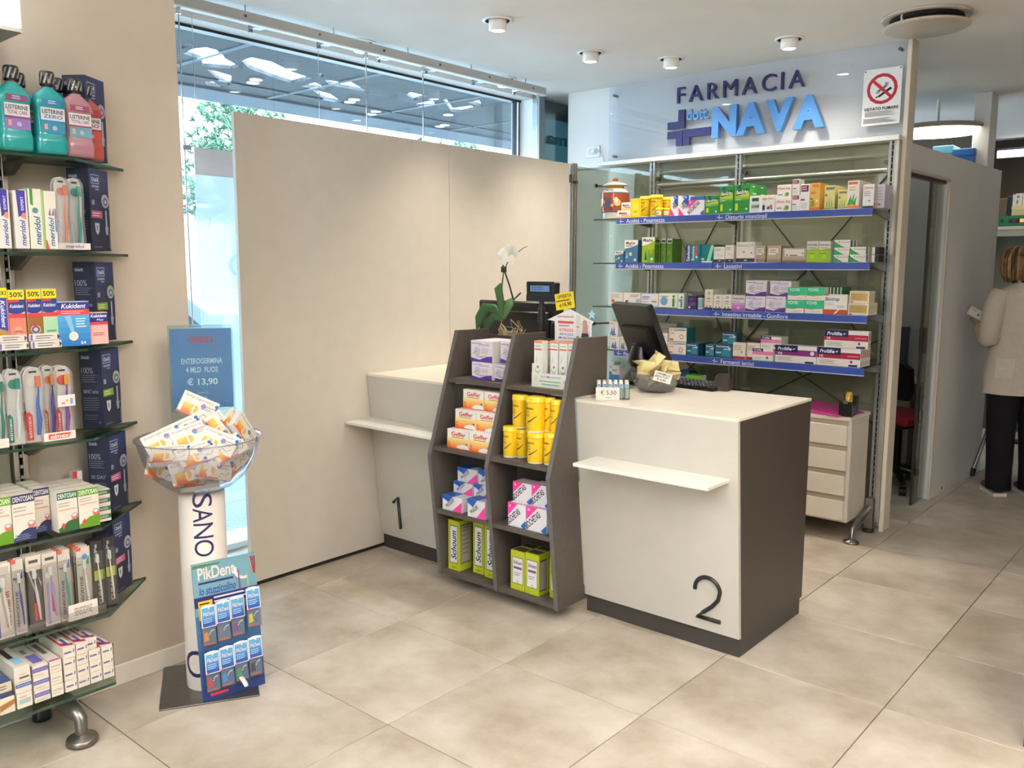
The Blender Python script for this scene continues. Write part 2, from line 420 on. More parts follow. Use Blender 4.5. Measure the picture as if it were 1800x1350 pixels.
# ================================================================ ROOM SHELL
def tiled(name, m, mat): return m
fl = M(); fl.box((-4.25, -3.2, -.12), (3.4, 10.2, -.003), 'fff', 'grout'); floor = struct('floor', fl)
TX, TY, TS, TT = -2.6656, 1.7815, .6052, .5975
tm = M(); tm.box((.0014, .0014, -.011), (TS-.0014, TT-.0014, 0), 'fff', 'floor_tile', .0014); tile_me = tm.mesh('tile')
for i in range(-2, 10):
    for j in range(-8, 14):
        o = bpy.data.objects.new('tile', tile_me); COL.objects.link(o); o.location = (TX+i*TS, TY+j*TT, 0); o.parent = floor
# partly cut tiles along the window
tm = M(); tm.box((.0011, .0011, -.011), (.37, TT-.0011, 0), 'fff', 'floor_tile', .0012); cut_me = tm.mesh('tile')
for j in range(-1, 6):
    o = bpy.data.objects.new('tile', cut_me); COL.objects.link(o); o.location = (TX-2*TS-.372, TY+j*TT, 0); o.parent = floor
m = M(); m.box((-4.06, -3.2, CEIL), (3.4, 10.2, CEIL+.15), 'fff', 'ceiling_paint'); struct('ceiling', m)
m = M(); m.box((-4.3, -3.2, 0), (-3.01, 1.668, CEIL), 'fff', 'wall_paint'); struct('wall_left', m)
m = M(); m.box((-3.01, -3.2, 0), (-2.998, 1.668, .075), 'e6dccf', 'laminate', .003); m.box((-3.01, 1.668, 0), (-4.2, 1.68, .075), 'e6dccf', 'laminate'); struct('baseboard_left', m)
m = M(); m.box((-4.3, -3.35, 0), (-.45, -3.2, CEIL), 'fff', 'wall_paint'); m.box((.45, -3.35, 0), (3.4, -3.2, CEIL), 'fff', 'wall_paint'); m.box((-.45, -3.35, 2.5), (.45, -3.2, CEIL), 'fff', 'wall_paint'); struct('wall_front', m)
w = bpy.data.objects.new('added_window', None); COL.objects.link(w); w.location = (-.45, -3.3, 0); w['kind'] = 'structure'      # added glazed opening behind the camera, lets daylight onto the desk fronts
m = M(); m.box((0, -.004, .05), (.9, .004, 2.5), 'fff', 'window_glass'); m.obj('glass_pane', w)
m = M(); m.box((0, -.03, 0), (.9, .03, .05), '8d9296', 'metal')
for x in (0, .85): m.box((x, -.03, .05), (x+.05, .03, 2.5), '8d9296', 'metal')
m.obj('frame', w)
m = M(); m.box((-20, -30, -.3), (30, -3.35, -.02), 'fff', 'asphalt'); struct('pavement_outside', m)
m = M(); m.box((3.25, -3.2, 0), (3.4, 10.2, CEIL), 'fff', 'wall_paint'); struct('wall_right', m)
m = M(); m.box((-4.3, 9.7, 0), (3.4, 9.85, CEIL), '6a5d50', 'matte'); struct('wall_far', m)
# sign wall: white above the shelving, grey-green rear lining below
m = M(); m.box((-3.84, 5.10, 2.2), (-1.536, 5.17, CEIL), 'fff', 'white_paint')
m.box((-3.84, 5.155, 0), (-1.536, 5.17, 2.2), 'fff', 'rear_paint'); struct('wall_back', m)
m = M()
for z in (2.12, 2.02, 1.93, 1.52, .98): m.box((-3.1, 5.128, z), (-1.6, 5.153, z+.012), 'c9c5b4', 'laminate', .003)
struct('trim_1', m)
m = M(); m.box((-1.536, 5.055, 0), (-1.512, 5.17, CEIL), 'd9cdb9', 'laminate', .002); struct('trim_2', m)   # white wall end
m = M(); m.box((-4.3, 5.62, 0), (-3.84, 5.72, CEIL), '8d9296', 'matte'); struct('wall_corner', m)
# partition with the door opening (its line runs slightly towards the room with depth)
PT = Matrix.Translation((-1.55, 5.17, 0)) @ Matrix.Rotation(math.radians(-2.4), 4, 'Z')
m = M(); m.T = PT
m.box((-.07, .82, 0), (0, 1.97, 2.205), 'fff', 'white_paint'); m.box((-.07, 0, 2.05), (0, .82, 2.205), 'fff', 'white_paint')
m.T = Matrix.Identity(4)
m.box((-3.84, 7.13, 0), (-1.62, 7.2, 2.2), 'fff', 'white_paint'); m.box((-3.84, 5.17, 0), (-3.78, 7.13, 2.2), 'fff', 'white_paint')
struct('wall_partition', m)
m = M(); m.T = PT; m.box((-.005, .805, 0), (.008, .832, 2.06), 'd6cab6', 'laminate', .002); m.box((-.005, 0, 2.045), (.006, .82, 2.062), 'b5a996', 'laminate', .002)
struct('trim_3', m)
# sliding glass door
d = bpy.data.objects.new('door_1', None); COL.objects.link(d); d.matrix_world = PT @ Matrix.Translation((-.035, .58, 0)); d['kind'] = 'structure'
m = M(); m.box((-.005, 0, .008), (.005, .26, 2.04), 'fff', 'rack_glass'); m.obj('glass_pane', d)
m = M(); m.box((-.008, -.006, .006), (.008, .003, 2.04), '5c584f', 'metal'); m.obj('edge_profile', d)
m = M(); m.box((-.018, .01, .98), (.018, .05, 1.14), '5a4a3a', 'metal', .004); m.obj('pull_plate', d)
m = M(); m.T = PT; m.box((-.055, 0, 2.03), (-.02, .82, 2.05), '8a8478', 'metal'); struct('trim_4', m)
# column behind the partition
a = PZ(1745, 160, CEIL); w0 = PY(1712, 200, a.y)
m = M(); m.box((w0.x, a.y, 0), (a.x, a.y+.2, CEIL), 'b9b0a0', 'white_paint', .004); struct('column', m)
# ---------------------------------------------------------------- window
GX = -4.19
m = M(); m.box((-4.25, 1.668, 2.70), (-4.05, 5.0, CEIL+.1), 'fff', 'white_paint'); m.box((-4.25, 5.0, CEIL), (-4.05, 5.72, CEIL+.1), 'fff', 'white_paint'); struct('wall_window_head', m)
m = M(); m.box((-4.05, 4.955, 0), (-4.25, 5.02, 2.70), 'e3e6ea', 'laminate'); m.box((-4.05, 5.02, 0), (-3.99, 4.955, 2.73), 'a5aaae', 'metal'); struct('trim_5', m)
w = bpy.data.objects.new('window_1', None); COL.objects.link(w); w.location = (GX, 1.668, 0); w['kind'] = 'structure'
m = M(); m.box((-.004, .0, .03), (.004, 3.27, 2.69), 'fff', 'window_glass'); m.obj('glass_pane', w)
m = M(); m.box((-.03, 0, 2.685), (.03, 3.29, 2.702), '15181c', 'plastic'); m.box((-.03, 3.262, 0), (.02, 3.287, 2.69), '101316', 'plastic')
m.box((.02, 3.255, 0), (.03, 3.262, 2.69), 'f0f3f6', 'laminate'); m.obj('frame', w)
m = M(); m.box((-.08, 0, -.002), (.14, 3.29, .032), 'f1f3f4', 'laminate', .004); m.obj('sill', w)
# narrow side pane between the window post and the sign wall, teal film with mirrored letters
w = bpy.data.objects.new('window_2', None); COL.objects.link(w); w.location = (-4.0, 5.02, 0); w['kind'] = 'structure'
m = M(); m.box((-.10, 0, 0), (-.092, .60, 2.73), 'fff', 'window_glass'); m.obj('glass_pane', w)
m = M(); m.box((-.13, -.06, 2.60), (-.105, .62, 2.615), '1c2024', 'plastic'); m.box((-.13, -.06, 2.615), (-.12, .62, 2.73), '53575a', 'matte'); m.obj('frame', w)
m = M(); m.box((-.104, .0, 0), (-.101, .60, 2.60), 'fff', 'teal_film')
p = PX(958, 255, -4.1); q = PX(1001, 233, -4.1); hh = .075
m.text('ima', (-.089, p.y-5.02+.30, p.z+.012), -YA, ZA, .30, .085, '2c5a62', 'print', True); m.obj('film', w)
# ================================================================ STREET SIDE
PC = 3.1
def z3(pts): return [(x, y) for x, y in pts]
SUN_PATCH_CUTS = [  # cutouts stand in for patches of reflected sunlight on the portico ceiling
 [(-6.323, 3.56), (-6.123, 3.529), (-6.017, 3.57), (-6.027, 3.658), (-6.144, 3.786), (-6.209, 3.836), (-6.367, 4.061), (-6.5, 4.08), (-6.556, 3.961), (-6.607, 3.89), (-6.386, 3.741)],
 [(-6.66, 3.95), (-6.678, 4.067), (-6.725, 4.213), (-6.996, 4.38), (-7.08, 4.41), (-6.905, 4.191)],
 [(-7.12, 4.20), (-7.06, 4.24), (-7.2, 4.44), (-7.24, 4.29)],
 [(-6.181, 3.967), (-6.03, 3.959), (-6.034, 4.143), (-6.21, 4.457), (-6.28, 4.711), (-6.585, 4.722), (-6.503, 4.461), (-6.363, 4.151)],
 [(-6.08, 4.595), (-6.063, 4.64), (-6.136, 4.734), (-6.19, 4.744)],
 [(-6.241, 4.808), (-6.218, 4.959), (-6.12, 4.98), (-6.389, 5.44), (-6.376, 5.285), (-6.388, 5.023), (-6.358, 4.945)],
 [(-6.64, 4.85), (-6.40, 4.83), (-6.56, 5.11), (-6.62, 4.95)],
 [(-6.66, 4.98), (-6.70, 5.22), (-7.0, 5.64), (-6.95, 5.352)],
 [(-6.122, 3.434), (-6.023, 3.424), (-6.006, 3.484), (-6.2, 3.482)],
 [(-6.175, 5.695), (-6.069, 5.652), (-6.073, 5.869), (-6.187, 5.911), (-6.34, 5.95)],
 [(-6.451, 6.074), (-6.2, 6.057), (-6.385, 6.3), (-6.548, 6.194)],
 [(-6.089, 6.085), (-6.06, 6.11), (-6.334, 6.475), (-6.10, 6.49), (-6.14, 6.64), (-6.415, 6.7), (-6.48, 6.61)],
 [(-6.0, 6.334), (-5.85, 6.343), (-6.05, 6.62)]]
bm = bmesh.new()
def loop(pts):
    vs = [bm.verts.new((x, y, PC)) for x, y in pts]
    for i in range(len(vs)): bm.edges.new((vs[i-1], vs[i]))
loop([(-4.3, -4), (-7.3, -4), (-7.3, 16), (-4.3, 16)])
for h in SUN_PATCH_CUTS: loop(h)
bmesh.ops.triangle_fill(bm, edges=bm.edges[:], use_beauty=True)
for f in bm.faces[:]:
    if f.normal.z > 0: f.normal_flip()
hit = bmesh.ops.extrude_face_region(bm, geom=bm.faces[:])
for v in [g for g in hit['geom'] if isinstance(g, bmesh.types.BMVert)]: v.co.z += .03
me = bpy.data.meshes.new('portico_ceiling'); bm.to_mesh(me); bm.free(); me.materials.append(MATS['portico_panel'])
po = bpy.data.objects.new('portico_ceiling', me); COL.objects.link(po); po['kind'] = 'structure'
m = M()
for k in range(-2, 14): 
    m.box((-7.3, k*1.24-.02, PC-.012), (-4.3, k*1.24+.008, PC-.001), '6f777c', 'matte')
for x in (-6.95, -5.1): m.box((x-.012, -4, PC-.012), (x+.012, 16, PC-.001), '4c5256', 'matte')
m.obj('panel_joint', po)
m = M(); m.box((-7.3, -4, PC-.02), (-7.8, 16, PC+.05), 'fff', 'portico_beam'); struct('portico_beam', m)
for k, (u, v) in enumerate([(450, 139), (444.5, 144.5), (622.5, 174), (615, 178.5), (661, 195), (653, 200), (782, 219), (773, 221.5), (788, 201)]):
    p = PZ(u, v, PC-.006); e = empty('portico_downlight', p, 0, None, 'light', 'paired portico downlights')
    e['label'] = ['far left pair, rear', 'far left pair, front', 'middle pair, rear', 'middle pair, front', 'right pair, rear', 'right pair, front', 'last pair at right, rear', 'last pair at right, front', 'single one among sun-patch cutouts'][k]+' round downlight in portico ceiling outside the window'
    m = M(); m.lathe([(.044, 0), (.055, .0), (.055, -.010), (.044, -.010)], 20, 'd8d2c4', 'plastic', cap=False); m.obj('rim', e)
    m = M(); m.lathe([(0, -.006), (.044, -.006)], 20, (3.2, 2.8, 2.0), 'glow', cap=False); m.obj('lens', e)
# ground outside, far houses
m = M(); m.box((-40, -3.35, -.3), (-4.3, 40, -.02), 'fff', 'asphalt'); struct('ground_outside', m)
def building(x, y, wd, h, cols, label, seed):
    e = empty('distant_building', (x, y, -.05), 0, label, 'building')
    m = M(); m.box((-4, 0, 0), (0, wd, h), cols, 'facade'); m.obj('facade', e)
    rr = rng(seed)
    me = M(); me.box((-.02, 0, 0), (.03, 1.0, 1.5), '7e97a6', 'gloss'); me.box((.03, -.06, -.06), (.06, 1.06, 0), 'd8d4ca', 'matte'); wm = me.mesh('window')
    z = 1.0
    while z+1.6 < h:
        yy = .6
        while yy+1.3 < wd:
            o = bpy.data.objects.new('window', wm); COL.objects.link(o); o.parent = e; o.location = (0, yy, z); yy += 2.0
        m2 = M(); m2.box((0, .2, z-.42), (.8, wd-.2, z-.30), 'd9d5cb', 'matte'); b_ = m2.obj('balcony', e)
        z += 3.0
building(-17, 3.5, 7, 5.3, 'e4ddd0', 'pale distant apartment building seen left of the white panel', 1)
building(-19, 11, 9, 5.6, 'd9d6d2', 'pale distant building just above the white panel top', 2)
building(-22, 21, 14, 6, 'dcd4c6', 'distant building far right beyond the portico', 3)
def conifer(x, y, z0, h, r, label, seed, n=520, dark='2c4a38', lite='56785a'):
    rr = rng(seed); e = empty('street_tree', (x, y, -.03), 0, label, 'tree', 'street trees outside')
    m = M(); m.tube([(0, 0, 0), (.05, .02, z0*.6), (.0, .05, z0+h*.8)], [.13, .10, .03], '5a4a3c', 'matte')
    for k in range(9):
        a = rr.uniform(0, 6.3); zz = z0+rr.uniform(0, .7)*h
        m.tube([(0, 0, zz), (math.cos(a)*r*.5, math.sin(a)*r*.5, zz+.1), (math.cos(a)*r*.95, math.sin(a)*r*.95, zz-.05)], [.03, .02, .008], '5a4a3c', 'matte', 5)
    m.obj('trunk', e)
    m = M(); a_ = lin(dark); b_ = lin(lite)
    for k in range(n):
        a = rr.uniform(0, 6.3); t = rr.random(); q = r*(1-.5*t)*math.sqrt(rr.random()); c = Vector((q*math.cos(a), q*math.sin(a), z0+t*h))
        f = rr.random(); col = tuple(a_[i]+(b_[i]-a_[i])*f for i in range(3))
        for j in range(16):
            d = Vector((rr.uniform(-1, 1), rr.uniform(-1, 1), rr.uniform(-.6, .9))).normalized()*rr.uniform(.10, .22); s2 = d.orthogonal().normalized()*.010
            m.add([tuple(c-s2), tuple(c+s2), tuple(c+d)], [(0, 1, 2)], col, 'leaf')
    f = m.obj('needles', e); f['kind'] = 'stuff'
conifer(-11.3, 7.2, 2.2, 1.6, 1.2, 'green pine tree seen in the window left of the white panel top', 3)
conifer(-10.8, 10.6, 2.3, 1.3, 1.4, 'green street tree peeping over the white panel near the first wire', 4)
conifer(-10.2, 13.1, 2.2, 1.3, 1.5, 'green street tree peeping over the white panel near the second wire', 5)
conifer(-9.8, 15.6, 2.2, 1.2, 1.4, 'green street tree farthest right above the white panel', 6)
# parked car glimpsed through the gap
p = PX(343, 520, -8.5)
e = empty('parked_car', (-8.6, p.y-1.6, -.02), 0, 'silver blue parked car glimpsed in the narrow window gap', 'car')
m = M(); m.prism([(-2.1, .3), (-2.05, .75), (-1.2, .88), (-.6, 1.4), (.9, 1.42), (1.5, .92), (2.05, .8), (2.1, .3)], (.8, 0, 0), YA, ZA, 1.6, 'aab8c6', 'gloss'); m.obj('body', e)
m = M(); m.prism([(-.95, .93), (-.5, 1.33), (.8, 1.35), (1.25, .95)], (.81, 0, 0), YA, ZA, 1.62, '2b3a48', 'gloss'); m.obj('side_window', e)
for y in (-1.3, 1.3):
    m = M(); m.cyl((.62, y, .3), (.82, y, .3), .31, '1b1b1c', 'matte', 20); m.obj('wheel', e)
# ================================================================ FURNITURE
WHITE, GREY, DGREY = 'c3bdb2', '6b645c', '4b4641'
# hanging white panels in front of the window
for k, (y0, y1, lb) in enumerate([(2.19, 3.532, 'tall plain white room divider, the nearer one, in front of the window'), (3.535, 4.655, 'tall plain white room divider, the farther one, behind desk number 1')]):
    e = empty('room_divider', (-3.5, y0, 0), 0, lb, 'panel', None)
    m = M(); m.box((-.012, 0, .018), (.012, y1-y0, 2.18), 'd9d0c2', 'laminate', .0015); m.obj('board', e)
    m = M(); m.box((-.008, .005, 0), (.008, y1-y0-.005, .018), '2a2723', 'matte'); m.obj('base_gap_strip', e)
# rail along the window head with its clips, wires
e = empty('window_rail', (-3.74, 1.9, CEIL), 0, 'long pale aluminium rail on the ceiling along the window', 'rail')
m = M(); m.box((-.03, -.2, -.078), (0, 2.82, -.03), 'b9b7b4', 'laminate', .003); m.box((-.034, -.2, -.083), (.004, 2.82, -.076), 'e2e3e4', 'laminate', .002)
for k in range(6): m.cyl((-.015, .02+k*.52, -.03), (-.015, .02+k*.52, 0), .004, 'b9b7b4', 'laminate', 8)
m.obj('rail_profile', e)
for k in range(7):
    m = M(); m.cyl((.0005, .1+k*.43, -.053), (.003, .1+k*.43, -.053), .007, '6d6a66', 'metal', 10); m.obj('screw', e)
for u in (440, 560, 665, 748, 832, 903):
    p = PX(u, 48+(u-440)*.245, -3.83)
    y = p.y-1.9
    m = M(); m.box((-.09, y-.010, -.084), (-.03, y+.010, -.072), '8f9091', 'metal', .002); m.cyl((-.09, y, -.098), (-.09, y, -.062), .011, '77787a', 'metal', 10)
    m.box((-.085, y+.004, -.080), (-.03, y+.05, -.076), 'd9e2ea', 'laminate'); m.obj('clip', e)
for k, (u, lb) in enumerate([(317, 'steel hanging wire at the left wall edge'), (643, 'steel hanging wire left of the panel joint'), (743, 'steel hanging wire right of the first long one above panel'), (946, 'steel hanging wire beside the teal film')]):
    y = PX(u, 95, -3.76).y
    w = empty('hanging_wire', (-3.76, y, 0), 0, lb, 'wire', None)
    m = M(); m.cyl((0, 0, .04), (0, 0, 2.62), .0035, 'c9ccd0', 'chrome', 6); m.obj('wire', w)
    m = M(); m.cyl((0, 0, 2.62), (0, 0, 2.648), .011, 'd5d7d9', 'chrome', 10); m.obj('wire_grip', w)
    m = M(); m.cyl((0, 0, .0), (0, 0, .04), .012, 'd5d7d9', 'chrome', 10); m.obj('floor_grip', w)
    if k == 0:
        m = M(); m.box((-.01, -.012, 2.03), (.01, .028, 2.05), '8a8c8e', 'metal'); m.obj('clip', w)
# frosted window poster left of the panels
y0 = PX(340, 250, -4.0).y; e = empty('window_poster', (-4.0, y0, .33), 0, 'white translucent poster hanging in the window left of the panel', 'poster')
m = M(); m.box((-.003, 0, 0), (.003, .78, 1.75), 'fff', 'frost_film'); m.obj('sheet', e)
m = M(); m.box((.0035, 0, 1.62), (.005, .78, 1.75), 'fff', 'frost_pink'); m.obj('colour_band', e)
m = M(); m.text('ao', (.0042, .42, 1.12), -YA, ZA, .26, .12, 'c3d3da', 'frost_film'); m.obj('print', e)
for y in (.02, .76):
    m = M(); m.cyl((0, y, 1.75), (0, y, 2.40), .002, 'c9ccd0', 'chrome', 6); m.obj('cord', e)
m = M(); m.text('mood', (.0042, .36, .62), -YA, ZA, .2, .03, 'c9d6dc', 'frost_film'); m.obj('print', e)
# ------------------------------------------------ counter desks
def desk(x0, x1, number, lx0, lx1, label, numx, side_right=True):
    e = empty('counter_desk', ((x0+x1)/2, 3.3, 0), 0, label, 'counter'); e.location = (x0, 3.005, 0); w = x1-x0
    yb, zt = .59, .955
    ft, fb = -.095, -.012                       # front leans out towards the top
    m = M(); m.box((.004, .0, 0), (w-.004, yb-.01, .075), '3f3a36', 'laminate', .002); m.obj('plinth', e)
    m = M(); m.prism([(fb+.02, .075), (yb, .075), (yb, zt-.012), (ft+.02, zt-.012)], (w, 0, 0), YA, ZA, w, '463d35', 'laminate'); m.obj('body', e)
    m = M(); m.prism([(fb, .078), (fb+.018, .078), (ft+.018, zt-.001), (ft, zt-.001)], (w-.002, 0, 0), YA, ZA, w-.004, WHITE, 'laminate'); m.obj('front_panel', e)
    m = M(); m.box((0, ft, zt-.012), (w, yb+.005, zt), 'e6ddcc', 'laminate', .0015); m.obj('worktop', e)
    yl = ft+(zt-.72)/(zt-.075)*(fb-ft)
    if lx1 > lx0:
        m = M(); m.box((lx0-x0, 2.765-3.005, .705), (lx1-x0, yl+.006, .72), 'e8e4da', 'laminate', .002); m.obj('bag_ledge', e)
    if number:
        sl = Vector((0, ft-fb, zt-.078)).normalized()
        zb = .135 if number == '1' else .13; h = .175
        yb2 = fb+(ft-fb)*(zb-.078)/(zt-.078)
        m = M()
        def pt(x, z): return tuple(Vector((numx-x0+x*h, yb2-.004, zb))+sl*(z*h))
        if number == '1': P = [pt(.0, .80), pt(.22, 1), pt(.22, 0)]
        else:
            P = [pt(.0+.31*(1-math.cos(a))*1.0, .70+.30*math.sin(a)) for a in [x*.2 for x in range(-1, 17)]]
            P = [pt(.31-.31*math.cos(a), .69+.31*math.sin(a)) for a in [-.1+i*.24 for i in range(14)]]+[pt(.57, .52), pt(.42, .33), pt(.2, .14), pt(.03, .0), pt(.62, .0)]
        m.tube(P, .0085, '1d1c1c', 'plastic', 6, True); m.obj('number', e)
    return e
desk(-3.485, -2.80, '1', -3.485, -2.86, 'white counter desk numbered 1, left of the grey display stand', -3.36)
desk(-2.134, -1.398, '2', -2.04, -1.436, 'white counter desk numbered 2 with dark brown side, right of the display', -1.585)
desk(-.438, .35, None, 0, -1, 'white counter desk corner cut off by the right picture edge', 0)
# ------------------------------------------------ grey display stand between the desks
e = empty('display_stand', (-2.49, 2.95, 0), 0, 'dark grey slanted display stand with two shelf bays between desks 1 and 2', 'display stand')
PR = [(2.80, .055), (2.985, .055), (2.985, .115), (2.898, .99), (3.137, .99), (3.137, 1.208), (2.92, 1.21), (2.735, .64)]
PR = [(2.80, .055), (3.04, .055), (3.04, .1), (2.985, .12), (2.90, .962), (3.137, .962), (3.137, 1.208), (2.92, 1.21), (2.735, .64)]
XS = [-2.852, -2.497, -2.155]
for x in XS:
    m = M(); m.prism([(y-2.95, z) for y, z in PR], (x+2.49+.021, 0, 0), YA, ZA, .021, '544c45', 'wood_grey', edge=('625d5a', 'wood_grey')); m.obj('side_panel', e)
def prof_y(z):
    P = [(2.80, .055), (2.735, .64), (2.92, 1.21)]
    for a, b in zip(P, P[1:]):
        if a[1] <= z <= b[1]: return a[0]+(b[0]-a[0])*(z-a[1])/(b[1]-a[1])
def back_y(z): return 3.135 if z > .962 else 2.985+(2.90-2.985)*(z-.12)/(.962-.12)-.004
DZ = [.078, .382, .684, .992]
for b, (x0, x1) in enumerate([(XS[0]+.021, XS[1]), (XS[1]+.021, XS[2])]):
    for z in DZ:
        m = M(); yb = 3.13 if z > .962 else back_y(z)
        m.box((x0+2.49, prof_y(z)+.004-2.95, z-.02), (x1+2.49, yb-2.95, z), '544c45', 'wood_grey', .0012); m.obj('shelf', e)
    m = M(); m.prism([(3.125, .98), (3.137, .98), (3.137, 1.18), (3.125, 1.18)], (x1+2.49, -2.95, 0), YA, ZA, x1-x0, '473f39', 'wood_grey'); m.obj('back_panel', e)
    m = M(); m.prism([(2.983, .058), (2.994, .058), (2.906, .96), (2.895, .96)], (x1+2.49, -2.95, 0), YA, ZA, x1-x0, '473f39', 'wood_grey'); m.obj('back_panel', e)
# ------------------------------------------------ rear wall shelving
SZ = [1.819, 1.537, 1.256, .975]           # tops of the glass shelves
SY = 4.70
e = empty('wall_shelving', (-2.4, 5.05, 0), 0, 'steel and glass wall shelving with blue shelf labels under the sign', 'shelving')
def L(x, y, z): return (x+2.4, y-5.05, z)
PXS = [-3.092, -2.482, -1.575]
for x in PXS:
    m = M()
    for s in (-1, 1): m.box(L(x+s*.012-.008, 5.03, .06), L(x+s*.012+.008, 5.055, 2.215), 'a9a9a4', 'metal', .002)
    m.box(L(x-.004, 5.042, .06), L(x+.004, 5.05, 2.215), '14130f', 'matte')
    m.obj('upright', e)
    m = M()
    for k in range(62):
        m.box(L(x-.0035, 5.0295, .10+k*.034), L(x+.0035, 5.043, .108+k*.034), '9a9a96', 'metal')
    o = m.obj('slot_strip', e); o['kind'] = 'stuff'
m = M(); m.box(L(-3.505, 5.0, 2.195), L(-1.535, 5.06, 2.222), 'dcdcd8', 'laminate', .002); m.obj('top_rail', e)
m = M(); m.box(L(-1.555, 5.02, .06), L(-1.537, 5.056, 2.222), 'c3beb4', 'metal', .002); m.obj('end_profile', e)
for x0, x1 in ((PXS[0], PXS[1]), (PXS[1], PXS[2]), (-3.49, PXS[0])):
    m = M(); m.box(L(x0+.02, 5.085, .1), L(x1-.02, 5.09, 2.195), 'fff', 'rack_glass'); m.obj('glass_back', e)
for x0, x1 in ((PXS[0], PXS[1]), (PXS[1], PXS[2])):
    m = M(); m.cyl(L(x0+.03, 5.06, 2.045), L(x1-.03, 5.06, 2.045), .013, 'b9b7ae', 'metal', 10)
    for x, s in ((x0, 1), (x1, -1)): m.cyl(L(x+s*.035, 5.065, 2.085), L(x+s*.035, 5.045, 2.085), .014, '5d5c58', 'metal', 10); m.box(L(x+s*.02, 5.07, 2.03), L(x+s*.05, 5.05, 2.06), '8a8984', 'metal')
    m.obj('cross_tube', e)
    for a, b in (((x0+.03, 1.0), (x1-.03, 2.02)), ((x0+.03, 2.02), (x1-.03, 1.0)), ((x0+.03, .62), (x1-.03, 1.1)), ((x0+.03, 1.1), (x1-.03, .62))):
        m = M(); m.cyl(L(a[0], 5.07, a[1]), L(b[0], 5.072, b[1]), .0045, '55534c', 'metal', 6); m.obj('brace_rod', e)
TXT = [('Acidità - Pesantezza', 'Disturbi intestinali'), ('Acidità - Pesantezza', 'Lassativi'), ('Lassanti', 'Intestino irritabile - Gonfiore'), ('Flora', 'Fermenti lattici')]
XB = [-3.146, -2.60, -1.553]
XJ = PY(1252, 470, SY).x
for k, z in enumerate(SZ):
    m = M(); m.box(L(-3.33, 4.715, z-.008), L(-1.60, 5.025, z), 'fff', 'shelf_glass'); m.obj('glass_shelf', e)
    m = M(); m.box(L(-3.33, 4.711, z-.008), L(-1.60, 4.715, z), 'fff', 'glass_edge'); m.obj('glass_edge', e)
    for x in PXS:
        m = M(); m.prism([(4.74, -.010), (5.03, -.010), (5.03, -.05), (5.0, -.05), (4.75, -.018)], L(x+.004, 0, z), YA, ZA, .008, '6d6b66', 'metal'); m.obj('shelf_bracket', e)
    m = M(); m.box(L(-1.60, 4.73, z-.012), L(-1.575, 5.03, z-.004), '47443f', 'metal'); m.obj('end_bracket', e)
    for j, (xa, xb) in enumerate(((XB[0], XJ-.002), (XJ, XB[2]))):
        m = M(); m.box(L(xa, 4.702, z-.038), L(xb, 4.712, z-.0005), '3a4f9a', 'plastic', .001)
        m.box(L(xa, 4.698, z-.042), L(xb, 4.712, z-.0375), 'b9bec9', 'plastic')
        m.text(TXT[k][j], L(xa+.075, 4.7014, z-.033), XA, ZA, None, .024, 'e9edf5')
        s = .026; cx, cz = xa+.035, z-.02
        m.deco(L(cx-s/2, 4.7012, cz-s/2), XA, ZA, s, s, [('r', .38, .55, .52, 1, 'e9edf5'), ('r', .0, .42, .38, .55, 'e9edf5'), ('r', .38, 0, .52, .38, 'e9edf5'), ('r', .55, .34, 1.3, .46, 'e9edf5')])
        m.obj('shelf_label', e)
# glass side screen between panel and shelving
e2 = empty('glass_side_screen', (-3.49, 4.67, 0), 0, 'clear glass side screen with steel posts right of the white panels', 'screen')
m = M(); m.box((-.004, .03, .02), (.004, .44, 2.17), 'fff', 'rack_glass'); m.obj('glass_pane', e2)
for y in (0.0, .028): 
    m = M(); m.box((-.012, y, 0), (.018, y+.022, 2.185), 'a59f95', 'metal', .002); m.obj('post', e2)
for z in (2.06, 1.12): 
    m = M(); m.box((-.02, -.02, z), (.03, .0, z+.05), '6e6860', 'metal', .003); m.cyl((.018, .01, z+.0), (.045, .01, z), .012, '6e6860', 'metal', 10); m.cyl((0, .30, z), (.05, .41, z), .006, '77756d', 'metal', 8); m.cyl((.0, .29, z), (.004, .29, z), .014, '5a5852', 'metal', 10); m.obj('glass_clamp', e2)
# ------------------------------------------------ drawer counter behind the desks
e = empty('drawer_cabinet', (-2.2, 4.85, 0), 0, 'white four-drawer cabinet on grey legs behind desk number 2', 'cabinet')
def L(x, y, z): return (x+2.2, y-4.85, z)
X0, X1 = -3.40, -1.605
m = M(); m.box(L(X0, 4.722, .11), L(X1, 5.0, .66), 'd2c9b9', 'laminate', .003); m.obj('carcass', e)
m = M(); m.box(L(X0, 4.705, .68), L(X1, 5.02, .70), 'ddd4c4', 'laminate', .002); m.box(L(X0, 4.722, .66), L(X1, 5.0, .68), 'd2c9b9', 'laminate'); m.obj('top_board', e)
for c in range(3):
    xb = X1-.018-c*.6; xa = xb-.58
    for k in range(4):
        m = M(); z = .122+k*.14; m.box(L(xa, 4.70, z), L(xb, 4.722, z+.112), 'd9cfbe', 'laminate', .003); m.box(L(xa, 4.712, z+.112), L(xb, 4.724, z+.136), 'a89c8a', 'laminate'); m.obj('drawer_front', e)
